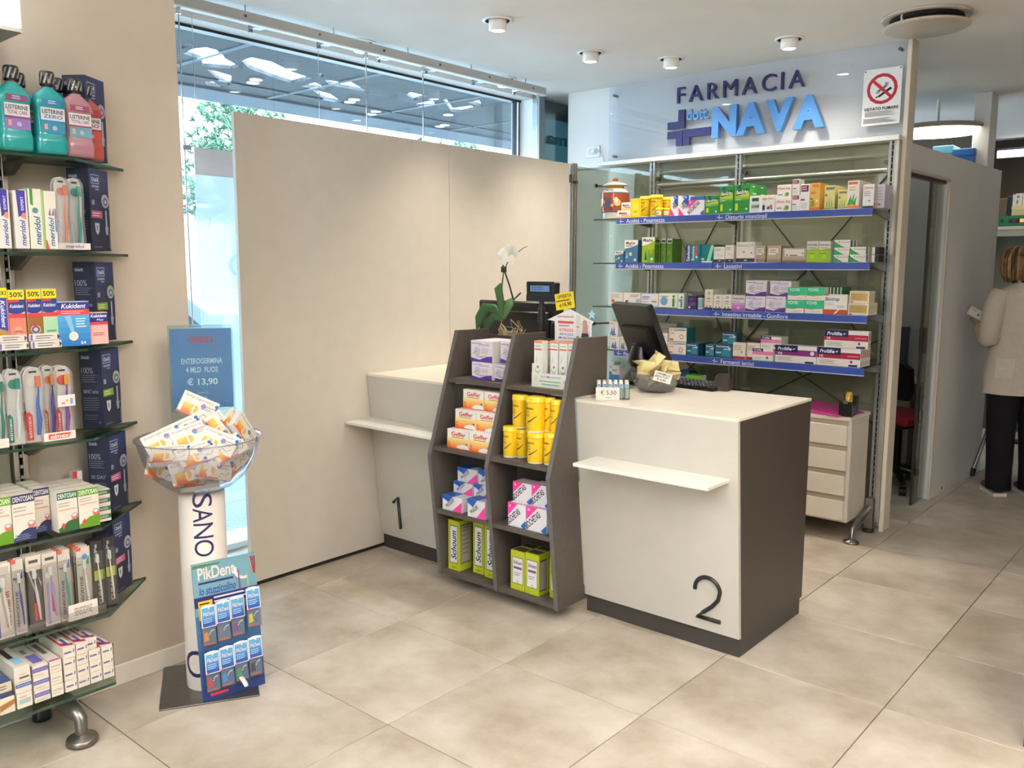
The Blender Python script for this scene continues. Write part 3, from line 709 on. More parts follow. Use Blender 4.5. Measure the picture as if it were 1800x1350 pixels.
for x in (-1.58, -3.2):
    m = M(); m.tube([L(x, 5.02, .14), L(x, 4.98, .135), L(x, 4.80, .085), L(x, 4.745, .075), L(x, 4.74, .02)], [.02, .024, .02, .014, .012], '8d8a84', 'metal', 10)
    m.lathe([(0, .03), (.012, .03), (.016, .018), (.040, .012), (.042, .0), (0, 0)], 20, '8d8a84', 'metal', c=L(x, 4.735, 0)); m.obj('leg', e)
    m = M(); m.box(L(x-.022, 5.0, .02), L(x+.022, 5.03, .2), '9b978f', 'metal', .003); m.lathe([(0, .02), (.03, .02), (.032, 0), (0, 0)], 16, '2a2825', 'plastic', c=L(x, 5.015, 0)); m.obj('rear_foot', e)
# ------------------------------------------------ left wall glass shelving
LZ = [(1.833, -2.80), (1.544, -2.80), (1.245, -2.79), (.957, -2.785), (.666, -2.765), (.38, -2.745)]
e = empty('glass_shelving', (-3.0, .6, 0), 0, 'left wall shelving with green glass shelves full of oral care products', 'shelving')
def L(x, y, z): return (x+3.0, y-.6, z)
m = M()
for y in (1.035, 1.062): m.box(L(-3.008, y-.008, .1), L(-2.975, y+.008, 2.24), 'b0aba2', 'metal', .002)
m.box(L(-3.008, 1.044, .1), L(-2.985, 1.054, 2.24), '14120f', 'matte'); m.obj('upright', e)
m = M()
for k in range(60): m.box(L(-2.99, 1.0445, .12+k*.035), L(-2.976, 1.0535, .131+k*.035), 'a39e95', 'metal')
o = m.obj('slot_strip', e); o['kind'] = 'stuff'
m = M(); m.box(L(-3.006, -.2, .1), L(-2.992, 1.02, 2.24), '8d8577', 'laminate'); m.obj('back_board', e)
for z, xf in LZ:
    G = [(-2.99, -.2), (xf, -.2), (xf, 1.20), (-2.985, 1.44), (-2.99, 1.44)]
    m = M(); m.prism([(a+3.0, b-.6) for a, b in G], (0, 0, z), XA, YA, .009, 'fff', 'shelf_glass', edge=('fff', 'glass_edge')); m.obj('glass_shelf', e)
    m = M(); m.prism([(-2.98, -.011), (xf-.03, -.011), (xf-.05, -.02), (-2.93, -.055), (-2.98, -.055)], L(0, 1.056, z), XA, ZA, .016, '5a554e', 'metal'); m.obj('shelf_bracket', e)
m = M(); G = [(-2.99, -.2), (-2.693, -.2), (-2.693, 1.182), (-2.99, 1.31)]
m.prism([(a+3.0, b-.6) for a, b in G], (0, 0, .17), XA, YA, .010, 'fff', 'shelf_glass', edge=('fff', 'glass_edge')); m.obj('base_shelf', e)
m = M(); f0 = PZ(152, 1303, .0)
m.tube([L(-2.97, 1.05, .16), L(-2.93, 1.05, .15), L(f0.x-.03, 1.068, .092), L(f0.x, 1.072, .082), L(f0.x, 1.072, .02)], [.03, .034, .027, .02, .018], '7b7770', 'metal', 12)
m.lathe([(0, .034), (.018, .034), (.022, .026), (.044, .022), (.048, .014), (.048, .004), (.044, 0), (0, 0)], 28, '7d7972', 'metal', c=L(f0.x, 1.072, 0)); m.obj('leg', e)
m = M(); m.box(L(-2.99, 1.03, .11), L(-2.95, 1.07, .16), '2c2a27', 'matte'); m.lathe([(0, .11), (.02, .11), (.03, .01), (.03, 0), (0, 0)], 12, '2a2825', 'plastic', c=L(-2.965, 1.05, 0)); m.obj('rear_foot', e)
m = M(); m.box(L(-2.985, -2.9, 2.152), L(-2.66, 1.02, 2.5), (1.25, 1.35, 1.38), 'glow', .004); m.box(L(-2.985, -2.9, 2.142), L(-2.66, 1.02, 2.152), 'b7b2ab', 'metal'); m.obj('light_header', e)
# ================================================================ SIGN ON THE REAR WALL
e = empty('wall_sign', (-2.4, 5.07, 2.2), 0, 'pharmacy sign of raised dark blue and light blue letters on clear sheet', 'sign')
def L(x, y, z): return (x+2.4, y-5.07, z-2.2)
m = M(); m.box(L(-3.465, 5.068, 2.225), L(-1.54, 5.073, 2.722), 'fff', 'plexi'); m.obj('clear_sheet', e)
for x, z in ((-3.42, 2.66), (-1.575, 2.68), (-3.42, 2.26)):
    m = M(); m.cyl(L(x, 5.1, z), L(x, 5.052, z), .009, '8d8b88', 'chrome', 12); m.obj('standoff', e)
NAVY, SKY = '26245a', '4f86c4'
def letters(word, x0, x1, z0, z1, col, dep, y=5.067, bold=True, gap=.12):
    geo = [text_geo(c, bold)[2] for c in word]
    hs = [z1-z0]*len(word); tot = sum(geo)+gap*(len(word)-1); k = (x1-x0)/tot; x = x0
    for c, a in zip(word, geo):
        m = M(); m.text(c, L(x, y, z0), XA, ZA, a*k, z1-z0, col, 'plastic', bold, depth=dep); o = m.obj('letter', e); x += (a+gap)*k
letters('FARMACIA', -2.931, -2.095, 2.550, 2.648, NAVY, .022, bold=False, gap=.33)
letters('NAVA', -2.672, -1.963, 2.308, 2.497, SKY, .035, bold=2, gap=.0)
m = M(); m.text('dott.', L(-2.862, 5.067, 2.435), XA, ZA, .160, .072, '5d93cf', 'plastic', True, depth=.014); m.obj('lettering', e)
m = M()
def cb(x0, z0, x1, z1): m.box(L(x0, 5.067, z0), L(x1, 5.045, z1), NAVY, 'plastic', .001)
p = [PY(*q, 5.047) for q in ((1176, 220), (1204, 192), (1176, 240), (1251, 220))]
ax, bx = -2.995, -2.685
cb(-2.918, 2.437, -2.872, 2.508); cb(-2.995, 2.392, -2.872, 2.437)
cb(-2.995, 2.333, -2.884, 2.378); cb(-2.930, 2.285, -2.884, 2.333)
cb(-2.880, 2.333, -2.685, 2.382); cb(-2.880, 2.285, -2.832, 2.333)
m.obj('cross_emblem', e)
e = empty('no_smoking_sign', (-1.66, 5.064, 2.29), 0, 'white no smoking notice with red ring at the right end of sign wall', 'sign')
w, h = .205, .302
m = M(); m.box((-w/2, -.001, 0), (w/2, .003, h), 'e9e6e4', 'plastic', .0008)
R_ = 'bb2232'; K_ = '1c1a1b'
ops = [('c', .5, .63, .40, R_), ('c', .5, .63, .315, 'eceae8'), ('p', [(.30, .545), (.36, .525), (.70, .665), (.66, .70)], K_)]
ops = [('c', .5, .64, .40, R_), ('c', .5, .64, .315, 'eceae8'), ('p', [(.39, .515), (.435, .49), (.76, .625), (.715, .66)], K_), ('p', [(.335, .495), (.36, .48), (.405, .50), (.38, .52)], K_)]
for k in range(3):
    P = [(.345+k*.035, .56+k*.004), (.36+k*.035, .60), (.42+k*.035, .63), (.50+k*.035, .655), (.57+k*.035, .70), (.575+k*.035, .75)]
    for a, b in zip(P, P[1:]): ops.append(('p', [(a[0], a[1]), (a[0]+.014, a[1]-.005), (b[0]+.014, b[1]-.005), b], K_))
ops += [('p', [(.235, .775), (.29, .81), (.77, .50), (.715, .465)], R_), ('b', 'VIETATO FUMARE', .05, .265, .95, .32, K_), ('l', .08, .16, .92, .25, 5, '77747a'), ('l', .05, .04, .95, .13, 4, '66646a')]
m.deco((-w/2, -.001, 0), XA, ZA, w, h, ops); m.obj('notice', e)
m = M()
for s in (-1, 1): m.cyl((s*.093, -.003, .293), (s*.093, .005, .293), .004, '9b9b9b', 'chrome', 10)
m.obj('pin', e)
# socket with cable
p = PY(1043, 267, 5.1)
e = empty('wall_socket', (p.x, 5.1, p.z), 0, 'white wall socket with cable on wall left of the sign', 'socket')
m = M(); m.box((-.06, -.008, -.04), (.06, 0, .04), 'e3e2e0', 'plastic', .003); m.box((-.035, -.0095, -.022), (.035, -.007, .022), 'cfcecb', 'plastic', .001); m.obj('plate', e)
m = M(); m.box((.0, -.03, -.012), (.03, -.009, .016), 'e6e6e4', 'plastic', .003); m.tube([(.03, -.02, 0), (.055, -.02, 0), (.085, -.015, -.03), (.10, -.012, -.075)], .004, 'dcdcda', 'plastic', 6); m.obj('plug_cable', e)
# ceiling air diffuser
e = empty('ceiling_vent', (-1.345, 4.69, CEIL), 0, 'round white air diffuser on the ceiling at upper right', 'vent')
m = M(); m.lathe([(.165, 0), (.205, 0), (.208, -.008), (.20, -.014), (.165, -.012)], 40, 'b8aea0', 'plastic', cap=False); m.obj('rim', e)
m = M(); m.lathe([(0, -.002), (.165, -.002), (.17, -.03), (0, -.031)], 32, '1b1815', 'matte', cap=False); m.obj('throat', e)
m = M(); m.lathe([(0, -.045), (.185, -.045), (.2, -.05), (.2, -.056), (.185, -.062), (0, -.062)], 40, 'b8aea0', 'plastic', cap=False); m.obj('disc', e)
m = M(); m.cyl((-.07, -.15, -.05), (-.07, -.15, -.005), .006, 'cfc8bd', 'plastic', 8); m.obj('strut', e)
# ================================================================ GOODS
REG = []
def put(me, name, loc, rz, desc, where, cat, key, parts=None, rot=None, front='left'):
    o = bpy.data.objects.new(name, me); COL.objects.link(o); o.location = loc
    o.rotation_euler = rot if rot else (0, 0, rz)
    REG.append((o, desc, where, cat, key, front))
    return o
ORD = ['leftmost', 'second from left', 'third from left', 'fourth from left', 'fifth from left', 'sixth from left', 'seventh from left', 'eighth from left', 'ninth from left', 'tenth from left']
def finish_labels():
    g = {}
    for r in REG: g.setdefault((r[1], r[2]), []).append(r)
    for (desc, where), L_ in g.items():
        L_.sort(key=lambda r: r[4]); n = len(L_)
        for i, r in enumerate(L_):
            if r[5] != 'left': od = ''
            elif n == 1: od = ''
            elif n == 2: od = ('left ', 'right ')[i]
            elif n == 3: od = ('left ', 'middle ', 'right ')[i]
            else: od = 'rightmost ' if i == n-1 else ORD[i]+' '
            lb = (od+desc+' '+where).strip(); nw = len(lb.split())
            if nw > 16: print('LONG', nw, lb)
            tag(r[0], lb, r[3], (desc+' '+where) if n > 1 else None)
# ---- printed cartons: fractions of the front face; b base colour, f front, t top, l/r sides, d words for the label
def A(b, d, f=(), t=(), l=(), r=(), n='medicine_carton', c='box'): return dict(b=b, d=d, f=list(f), t=list(t), l=list(l), r=list(r), n=n, c=c)
WH, BK = 'e8e4de', '23222a'
ART = {}
ART['mx_w'] = A(WH, 'small white and yellow carton', [('r', 0, 0, 1, .22, 'e6b62e'), ('i', 'Maalox', .12, .5, .78, .78, BK), ('r', .3, .32, .9, .4, 'c8452e')])
ART['yel'] = A('f0c419', 'plain yellow carton', [('r', .2, .1, .8, .8, 'f5d445'), ('r', .3, .25, .7, .35, 'c9a00f')])
ART['bio_b'] = A('e9e7ea', 'white carton with blue and pink corners', [('p', [(.3, 1), (1, 1), (1, .5)], '2459b5'), ('p', [(.02, .98), (.55, .98), (.98, .55), (.98, .9)], 'e9e7ea'), ('p', [(.45, .75), (.98, .98), (.98, .48)], '2459b5'), ('p', [(0, .44), (0, 0), (.62, 0)], 'ee3f96'), ('b', 'BIOCHE', .28, .62, .95, .82, BK, -45), ('b', 'TAS', .22, .48, .6, .64, BK, -45)])
ART['bio_p'] = A('e9e7ea', 'white carton with one pink corner', [('p', [(0, 1), (.55, 1), (0, .42)], 'ee3f96'), ('b', 'BIOCHETASI', .06, .03, .98, .30, BK, 42), ('p', [(.74, .1), (.86, 0), (1, 0), (1, .32), (.97, .34)], '2a63b8'), ('c', .12, .86, .055, 'f7b9d8')], t=[('r', 0, 0, 1, .12, 'd23e86'), ('r', 0, .9, 1, 1, 'd23e86')])
ART['bio_d'] = A('e4e2e4', 'blue-topped carton with pink corner', [('p', [(0, 1), (.52, 1), (.26, .62), (0, .78)], '2459b5'), ('p', [(0, 1), (.55, 1), (.30, .55)], '2459b5'), ('p', [(.5, 0), (1, 0), (1, .75)], 'f0459c'), ('b', 'BIOCHE', .22, .20, .72, .36, '3a3a44', 42), ('b', 'TASI', .34, .24, .72, .34, '3a3a44', 42)], t=[('r', 0, 0, .6, 1, '2459b5')])
ART['grn'] = A('2f8a3a', 'green and yellow carton', [('g', .05, .42, .95, .66, '3f9a3c', 'c9d24a', 4), ('g', .05, .66, .95, .84, 'c9d24a', '2f8a3a', 4), ('p', [(.08, .60), (.9, .68), (.95, .86), (.1, .78)], '1f5a2c'), ('i', 'BenErbe', .14, .65, .88, .78, 'e9efe0', 4), ('r', .10, .1, .26, .34, 'd9cf2f'), ('c', .8, .14, .07, 'bcd8b8'), ('r', .1, .45, .45, .49, '9fc79a'), ('c', .32, .9, .12, '2b4c86')], l=[('r', .2, .6, .8, .66, '9fc79a')], r=[('r', .3, .65, .7, .70, 'cfe4c6'), ('r', .25, .9, .5, .94, 'cfe4c6'), ('r', .2, .45, .6, .49, 'cfe4c6')])
ART['jarbox'] = A(WH, 'white carton showing a green-lidded jar', [('r', .2, .66, .8, .86, '2c6a55'), ('r', .16, .12, .84, .66, 'd8d6d2'), ('r', .16, .26, .84, .44, '7e8e88'), ('p', [(.5, .3), (.84, .3), (.84, .48)], '3c7a4c')])
ART['berry'] = A(WH, 'white carton with berries', [('b', 'Alge Fibre', .08, .7, .92, .86, 'd0563a'), ('c', .55, .24, .12, '39579f'), ('c', .75, .34, .11, 'd3552c'), ('c', .8, .2, .08, 'a6417a'), ('r', .1, .12, .3, .42, '4a4a52')])
ART['herb'] = A(WH, 'white carton with herb picture', [('b', 'Fibre Alg', .08, .58, .92, .82, 'dd6a4d'), ('c', .72, .26, .14, '6f8b45'), ('c', .62, .2, .09, '8aa04e'), ('r', .08, .2, .4, .3, '8d8d92')])
ART['mar'] = A(WH, 'narrow white carton with maroon label', [('r', .08, .72, .85, .96, '7a2446'), ('l', .15, .76, .75, .93, 2, 'd9b9c6'), ('r', .05, .38, .5, .44, '6a3f58'), ('l', .1, .08, .9, .3, 4, 'bdb7b6')])
ART['floral'] = A('dcae52', 'yellow carton with leaves', [('r', 0, 0, 1, .1, 'd2732a'), ('r', .2, .84, .85, .96, 'e08a2c'), ('r', .05, .6, .55, .68, 'd07c28'), ('p', [(.05, .12), (.3, .45), (.55, .15)], '6d8b3c'), ('c', .2, .3, .1, '5b7c37'), ('c', .72, .34, .12, 'efe9dd'), ('c', .15, .42, .1, '4a4d5e'), ('c', .5, .2, .12, 'e0892e')])
ART['celery'] = A('d9cf86', 'pale yellow-green carton', [('r', 0, 0, 1, .08, '8b9058'), ('r', .12, .82, .95, .93, '7a7f66'), ('c', .16, .6, .13, '6f7a8c'), ('p', [(.15, .1), (.25, .5), (.35, .1)], '8da255'), ('p', [(.4, .1), (.5, .55), (.6, .1)], '98a95c'), ('p', [(.65, .1), (.72, .5), (.85, .1)], '8da255')])
ART['aloe'] = A('ebe5de', 'white carton with aloe leaves', [('r', .08, .86, .85, .96, 'e0702e'), ('r', 0, 0, 1, .11, 'e27d35'), ('p', [(.02, .12), (.3, .5), (.4, .12)], '4b9a3d'), ('p', [(.2, .12), (.62, .58), (.55, .12)], '5aa848'), ('p', [(.45, .12), (.82, .46), (.72, .12)], '3f8c38'), ('c', .45, .12, .1, 'e89a4c'), ('l', .15, .62, .8, .8, 2, 'd6a88d')])
ART['wht'] = A('e8e4df', 'plain white carton with fine print', [('b', 'Carbone', .1, .8, .9, .92, 'c07a66'), ('l', .1, .5, .8, .72, 3, 'a59f9c'), ('c', .6, .3, .08, '4d8a68'), ('r', 0, 0, 1, .08, '2f2f33')], r=[('r', .25, .1, .5, .22, 'c65a5a'), ('l', .2, .3, .8, .9, 5, 'b9b7bd')])
ART['silver'] = A('c3bfc9', 'silver grey carton with red print', [('l', .15, .3, .85, .9, 5, 'a8a4b0'), ('r', .3, .1, .6, .2, 'c25a60')])
ART['mx_b'] = A('3f6f94', 'blue carton with white top', [('p', [(0, 1), (1, 1), (1, .80), (.5, .68), (0, .62)], WH), ('i', 'Maalox', .08, .80, .82, .94, BK), ('r', .1, .72, .6, .76, 'c24a36'), ('c', .45, .38, .12, 'c2c86a'), ('c', .8, .12, .09, 'd5dde2'), ('p', [(.1, .2), (.2, .5), (.25, .2)], '9dbdd0')], r=[('r', .1, .1, .9, .9, '35617f')])
ART['mx_g'] = A('8fae2a', 'green carton with white top', [('p', [(0, 1), (1, 1), (1, .86), (.5, .72), (0, .66)], WH), ('i', 'Maalox', .08, .82, .9, .95, BK), ('r', .45, .05, .98, .5, '5d9a34'), ('c', .72, .42, .12, 'd9852c'), ('p', [(.2, .1), (.3, .5), (.42, .1)], '3d5a26'), ('c', .8, .14, .09, 'dfe8d0')], r=[('r', 0, 0, 1, .72, '4f7a2a'), ('r', .15, .8, .85, .9, '3a3f3a'), ('c', .5, .45, .2, 'b5742c')])
ART['mx_s'] = A('567f2c', 'dark green carton edge', [('r', 0, .8, 1, 1, 'c9cfc0'), ('r', .15, .84, .9, .93, '3a3d3a'), ('c', .45, .42, .16, 'b5742c'), ('r', 0, 0, .5, .3, '4a7026')])
ART['teal'] = A('1e7380', 'teal carton with white lettering', [('r', 0, 0, .32, 1, '252f7d'), ('b', 'Gaviscon', .06, .06, .28, .94, 'e4e8ee', 90), ('b', 'Bruciore', .42, .12, .6, .9, 'd4e4e6', 90), ('r', .66, .4, .8, .95, 'c0453f'), ('c', .76, .3, .08, 'd6dde0')], r=[('r', .1, .1, .9, .9, '186270')])
ART['teal2'] = A('12767a', 'teal carton with green stripe', [('p', [(.45, .05), (.75, .05), (1, .95), (.78, .95)], '8fd0ae'), ('b', 'Advance', .28, .1, .45, .8, 'e4ecec', 80), ('p', [(.05, 0), (.9, 0), (.9, .08), (.05, .08)], 'd8e0df')])
ART['dkbot'] = A('e3dcd3', 'small white dark-based carton', [('r', 0, 0, 1, .2, '3d3f49'), ('l', .1, .72, .8, .9, 2, 'a39a92'), ('p', [(.3, .55), (.5, .5), (.45, .42)], 'b5aba2'), ('c', .72, .42, .05, 'a79d93'), ('p', [(.4, .06), (.7, .1), (.55, .15)], 'c9d2ce')])
ART['bisa'] = A('e6dfd6', 'large white dark-based carton', [('r', 0, 0, 1, .2, '3b3e4a'), ('t', 'BisnoCid', .1, .78, .9, .9, '8c857f'), ('c', .42, .5, .06, 'a9a098'), ('c', .82, .46, .05, '9a9188'), ('p', [(.3, .58), (.5, .5), (.45, .46)], 'a9a098'), ('p', [(.42, .06), (.65, .1), (.5, .15)], 'c9d2ce')])
ART['tea'] = A('b7a28c', 'brown tea carton with white label', [('r', .1, .45, .8, .85, 'e3dbd0'), ('l', .2, .55, .7, .8, 2, 'a18f7e'), ('c', .7, .5, .07, '8ba05a'), ('r', 0, 0, 1, .2, '9a8470')])
ART['teaw'] = A('b9a693', 'wide brown tea carton with white label', [('r', .1, .42, .92, .9, 'e6dfd6'), ('r', .32, .44, .64, .52, '8c5a7c'), ('c', .2, .5, .04, '8b7d74'), ('c', .86, .62, .04, '8ba05a'), ('g', 0, 0, 1, .3, '86705c', 'b9a693', 3)])
ART['lime'] = A('d7d3cc', 'lime green and grey carton', [('r', 0, 0, 1, .58, '9ec22b'), ('p', [(0, .58), (0, .62), (.5, .55), (1, .66), (1, .55)], '8fb52a'), ('b', 'Dulcolax', .06, .78, .92, .88, '4a4a48'), ('l', .1, .64, .8, .72, 1, '8f8f88'), ('c', .5, .26, .16, 'b6d24c'), ('r', .1, .4, .7, .44, '7a9a24')])
ART['gsw'] = A('e8e2da', 'white carton with green swoosh', [('p', [(0, 0), (.66, 0), (.35, .35), (.0, .85)], '2f9a58'), ('b', 'Lassanev', .42, .62, .98, .78, '8f8780'), ('c', .3, .75, .05, 'd78a70')], r=[('r', .1, .05, .5, .95, '2d2b2e'), ('r', .62, .05, .9, .95, 'ece6de')])
ART['spine'] = A('2b2a2e', 'black and white carton end', [('r', 0, 0, .45, 1, 'd9d3cb'), ('r', .1, .1, .35, .9, 'ece6de')])
ART['wh1'] = A('e6e0d8', 'white carton with orange spot and fine print', [('l', .05, .6, .9, .9, 3, 'b5aca4'), ('c', .22, .42, .12, 'd9892c'), ('c', .3, .36, .07, '8c4a7a'), ('r', 0, 0, .6, .16, 'b9cfe0')])
ART['horse'] = A('e6e0d8', 'white carton with a dark horse-like shape', [('l', .4, .7, .95, .9, 2, '8f8a86'), ('p', [(.05, .1), (.12, .45), (.3, .5), (.25, .3), (.3, .1)], '5a4a3c'), ('c', .86, .4, .14, 'aab0bd'), ('r', 0, 0, 1, .12, '5c5560')])
ART['bluew'] = A('e3dfdc', 'white carton with pale blue wave', [('r', .06, .72, .5, .82, '7a8fc8'), ('r', .06, .58, .42, .66, '7fa6d8'), ('p', [(0, 0), (1, 0), (1, .12), (.5, .1), (0, .26)], '6fa7dc'), ('r', .06, .4, .4, .45, 'cf8a86'), ('r', .62, .38, .9, .5, '9f9a9a')])
ART['globe'] = A('e4e0d2', 'white carton with blue globe and green letter', [('c', .28, .48, .2, '6fa0d0'), ('b', 'i', .72, .12, .86, .9, '2d8a4c'), ('r', 0, 0, 1, .06, '3f8a4a'), ('r', .1, .76, .5, .84, '93b58c')])
ART['globe2'] = A('dfe2dc', 'narrow white carton with green letter i', [('b', 'i', .45, .08, .8, .85, '2d8a4c'), ('c', .35, .55, .25, '6fa0d0')])
ART['cats'] = A('dcd6c6', 'cream carton with small pictures', [('r', 0, 0, 1, .12, '2b3a7c'), ('c', .3, .18, .12, 'b5854c'), ('c', .7, .18, .12, 'b5854c'), ('i', 'Alb', .3, .74, .7, .92, '7a86b8'), ('p', [(.1, .5), (.5, .62), (.9, .5), (.5, .54)], '8a8a58'), ('p', [(.1, .36), (.5, .46), (.9, .36), (.5, .4)], 'a39a60')])
ART['pink'] = A('cfcac8', 'grey and mauve carton', [('g', 0, 0, 1, .52, 'a8599c', 'c98cc0', 3), ('b', 'Dulcosoft', .08, .74, .92, .88, '4d5a50'), ('l', .1, .56, .7, .66, 1, '8f8f90'), ('c', .5, .2, .12, 'd6a6d0')])
ART['enter'] = A('e3dce2', 'white carton with purple wave', [('p', [(0, 0), (1, 0), (1, .3), (.72, .26), (.4, .1), (0, .2)], '5f3d96'), ('t', 'enterelle', .38, .76, .86, .9, '8a7fae'), ('r', .05, .84, .5, .9, 'a8a0c0'), ('c', .3, .5, .16, 'cdbfcb'), ('p', [(.05, .36), (.3, .5), (.36, .56), (.12, .42)], '6a4a7c'), ('p', [(.1, .3), (.5, .2), (.8, .36), (.5, .26)], '8a9a8c'), ('l', .5, .4, .9, .66, 3, 'b5adbb')], r=[('r', .05, .05, .95, .95, 'd8d0c4')])
ART['yovis'] = A('e9e3da', 'green and white carton', [('p', [(0, 1), (1, 1), (1, .38), (.7, .36), (.4, .30), (0, .36)], '36b884'), ('p', [(0, .36), (.4, .30), (.7, .36), (1, .38), (1, .42), (.7, .40), (.4, .34), (0, .39)], 'd9744c'), ('b', 'YOVIS', .08, .68, .66, .92, 'e6f2ea'), ('l', .08, .46, .8, .6, 2, '2a9a6c'), ('l', .4, .1, .9, .2, 1, 'd6a890')])
ART['btrap'] = A('ebe5da', 'white carton with rust red base', [('r', 0, 0, 1, .24, 'c4532c'), ('p', [(.42, .02), (.52, .04), (.66, .24), (.6, .24)], 'f0e6dc'), ('b', 'Biotrap', .06, .62, .66, .86, '2b6a94'), ('l', .06, .46, .5, .58, 2, 'a8b8c4'), ('r', 0, .94, .2, 1, 'c4532c'), ('r', .56, .34, .86, .44, 'b6c6d4')])
ART['gspine'] = A('2d6a44', 'striped green carton edge', [('r', .0, 0, .4, 1, 'd7d9cb'), ('r', .5, .1, .9, .4, '38855a')])
ART['gold'] = A('e8dfd0', 'white carton with gold panel', [('r', .06, .18, .92, .84, 'c3a05c'), ('l', .12, .28, .85, .78, 3, 'a5844a'), ('r', .06, .02, .2, .12, 'c04a3c'), ('r', .06, .88, .8, .94, 'b3aba0')], r=[('r', .1, .1, .9, .9, 'd6c6a2')])
ART['sail'] = A('e6e2dc', 'white carton with blue sail shapes', [('p', [(.15, .15), (.35, .62), (.45, .15)], '3f66b5'), ('p', [(.4, .15), (.6, .7), (.72, .15)], '4f7ac4'), ('p', [(.1, .12), (.9, .16), (.6, .06)], '3558a5'), ('r', .1, .8, .6, .86, 'b9b5bb')])
ART['beige'] = A('a39d92', 'beige grey carton with orange mark', [('p', [(.02, .1), (.2, .4), (.3, .12)], 'd9822c'), ('l', .2, .6, .9, .85, 2, '8d877d'), ('c', .72, .3, .08, '8a7448')])
ART['wred'] = A('e5ded4', 'narrow white carton with red dot', [('c', .6, .42, .1, '8b8a55'), ('r', .0, .02, 1, .12, 'cf4a3a'), ('t', 'Family', .1, .78, .9, .9, '8a817a'), ('l', .2, .2, .8, .34, 2, 'b5aca4')])
ART['eg'] = A('e8e2d8', 'white carton with round emblem', [('b', 'EG', .28, .74, .48, .9, '6a625c'), ('r', .5, .78, .95, .88, '8d857e'), ('c', .14, .82, .06, 'd9a23c'), ('c', .72, .34, .13, 'c79a92'), ('c', .72, .34, .08, 'e8e2d8'), ('r', .04, .06, .26, .2, 'e0703c'), ('r', 0, .96, 1, 1, '58b2cc'), ('l', .05, .5, .4, .66, 2, 'a89f97')], r=[('r', 0, 0, 1, 1, '2b6a78')], t=[('r', 0, 0, 1, 1, '4d9ab0')])
ART['ferm'] = A('2a5f78', 'dark blue carton with white capitals', [('r', 0, .82, 1, 1, '2c4a66'), ('b', 'Fermental', .05, .8, .8, .93, 'e2e6ea'), ('r', .4, .1, .9, .6, '3a8296'), ('r', .04, .3, .36, .44, '86c6c8'), ('c', .84, .7, .09, '9dcfd6'), ('r', .5, .62, .9, .7, 'b5c9d2')], t=[('r', 0, 0, 1, 1, '33707c')], r=[('r', 0, 0, 1, 1, '22465c')])
ART['redb'] = A('ddd3c4', 'cream carton with red base', [('r', 0, 0, 1, .15, 'a3262c'), ('l', .1, .5, .85, .85, 3, 'a89a8a'), ('c', .72, .42, .06, '6a7a4c')], t=[('r', 0, 0, 1, 1, '8c3038')])
ART['prol_p'] = A('e4ded6', 'small white and pink carton', [('r', 0, .48, 1, .78, 'dd7fa6'), ('r', 0, .76, .52, 1, '23264f'), ('i', 'Pro', .06, .82, .24, .94, 'e4e4ec'), ('b', 'life', .25, .82, .44, .94, 'f2f2f6'), ('c', .72, .26, .06, '6a625e'), ('l', .05, .1, .5, .3, 2, 'b5ada6')])
ART['prol_v'] = A('e4ded6', 'long white and purple carton', [('r', 0, .42, 1, .76, '7c2f6e'), ('r', 0, .62, .55, 1, '1e2450'), ('i', 'Pro', .06, .70, .22, .9, 'e4e4ec'), ('b', 'life', .23, .70, .41, .9, 'f2f2f6'), ('p', [(.43, .76), (.47, .76), (.49, .84), (.45, .84)], 'c9d6ee'), ('b', 'VIS', .06, .46, .18, .6, 'efe4ec'), ('c', .9, .6, .05, 'e9d9e4'), ('l', .06, .1, .5, .34, 3, 'aba39c'), ('r', .74, .02, .94, .13, '242a52')])
ART['prol_r'] = A('e4ded6', 'long white and red carton', [('r', 0, .42, 1, .76, 'a82440'), ('r', 0, .62, .55, 1, '1e2450'), ('i', 'Pro', .06, .70, .22, .9, 'e4e4ec'), ('b', 'life', .23, .70, .41, .9, 'f2f2f6'), ('p', [(.43, .76), (.47, .76), (.49, .84), (.45, .84)], 'c9d6ee'), ('b', '10', .06, .46, .14, .6, 'f4e4e8'), ('r', .7, .56, .96, .6, 'd9a8b0'), ('c', .8, .28, .03, '5a4a4c'), ('l', .06, .1, .5, .34, 3, 'aba39c'), ('r', .74, .02, .94, .13, '242a52')], r=[('r', .2, .1, .8, .3, 'b8b0a8'), ('r', .3, .5, .7, .9, 'b05a66')])
ART['geffer'] = A('ece8e2', 'white and orange carton', [('g', 0, .0, 1, .58, 'e8641c', 'f2dc8a', 7), ('p', [(.02, .0), (.2, .0), (.16, .12), (.04, .14)], 'e05a1a'), ('b', 'Geffer', .2, .66, .86, .88, 'd8432c'), ('r', .22, .58, .78, .61, '8a6a52'), ('p', [(.42, .06), (.5, .18), (.7, .26), (.92, .24), (1, .12), (1, .04), (.6, .03)], 'f0eeec'), ('c', .9, .3, .04, '5a6a44'), ('l', .04, .14, .16, .36, 3, 'b5512a')], t=[('r', 0, .5, 1, 1, 'e58a4c')])
ART['schoum'] = A('b3ba27', 'tall lime and white carton', [('r', .16, .14, .86, .90, '3a3f5c'), ('r', .2, .155, .82, .885, 'dedad6'), ('i', 'Schoum', .28, .22, .74, .80, '232a5e', 90), ('l', .3, .03, .8, .09, 1, '878c20')], r=[('r', .12, .14, .9, .92, '3a3f48'), ('r', .16, .16, .86, .90, 'a59f92'), ('l', .24, .3, .8, .84, 6, '86806f'), ('b', 'Schoum', .3, .84, .8, .89, '3a3f50')])
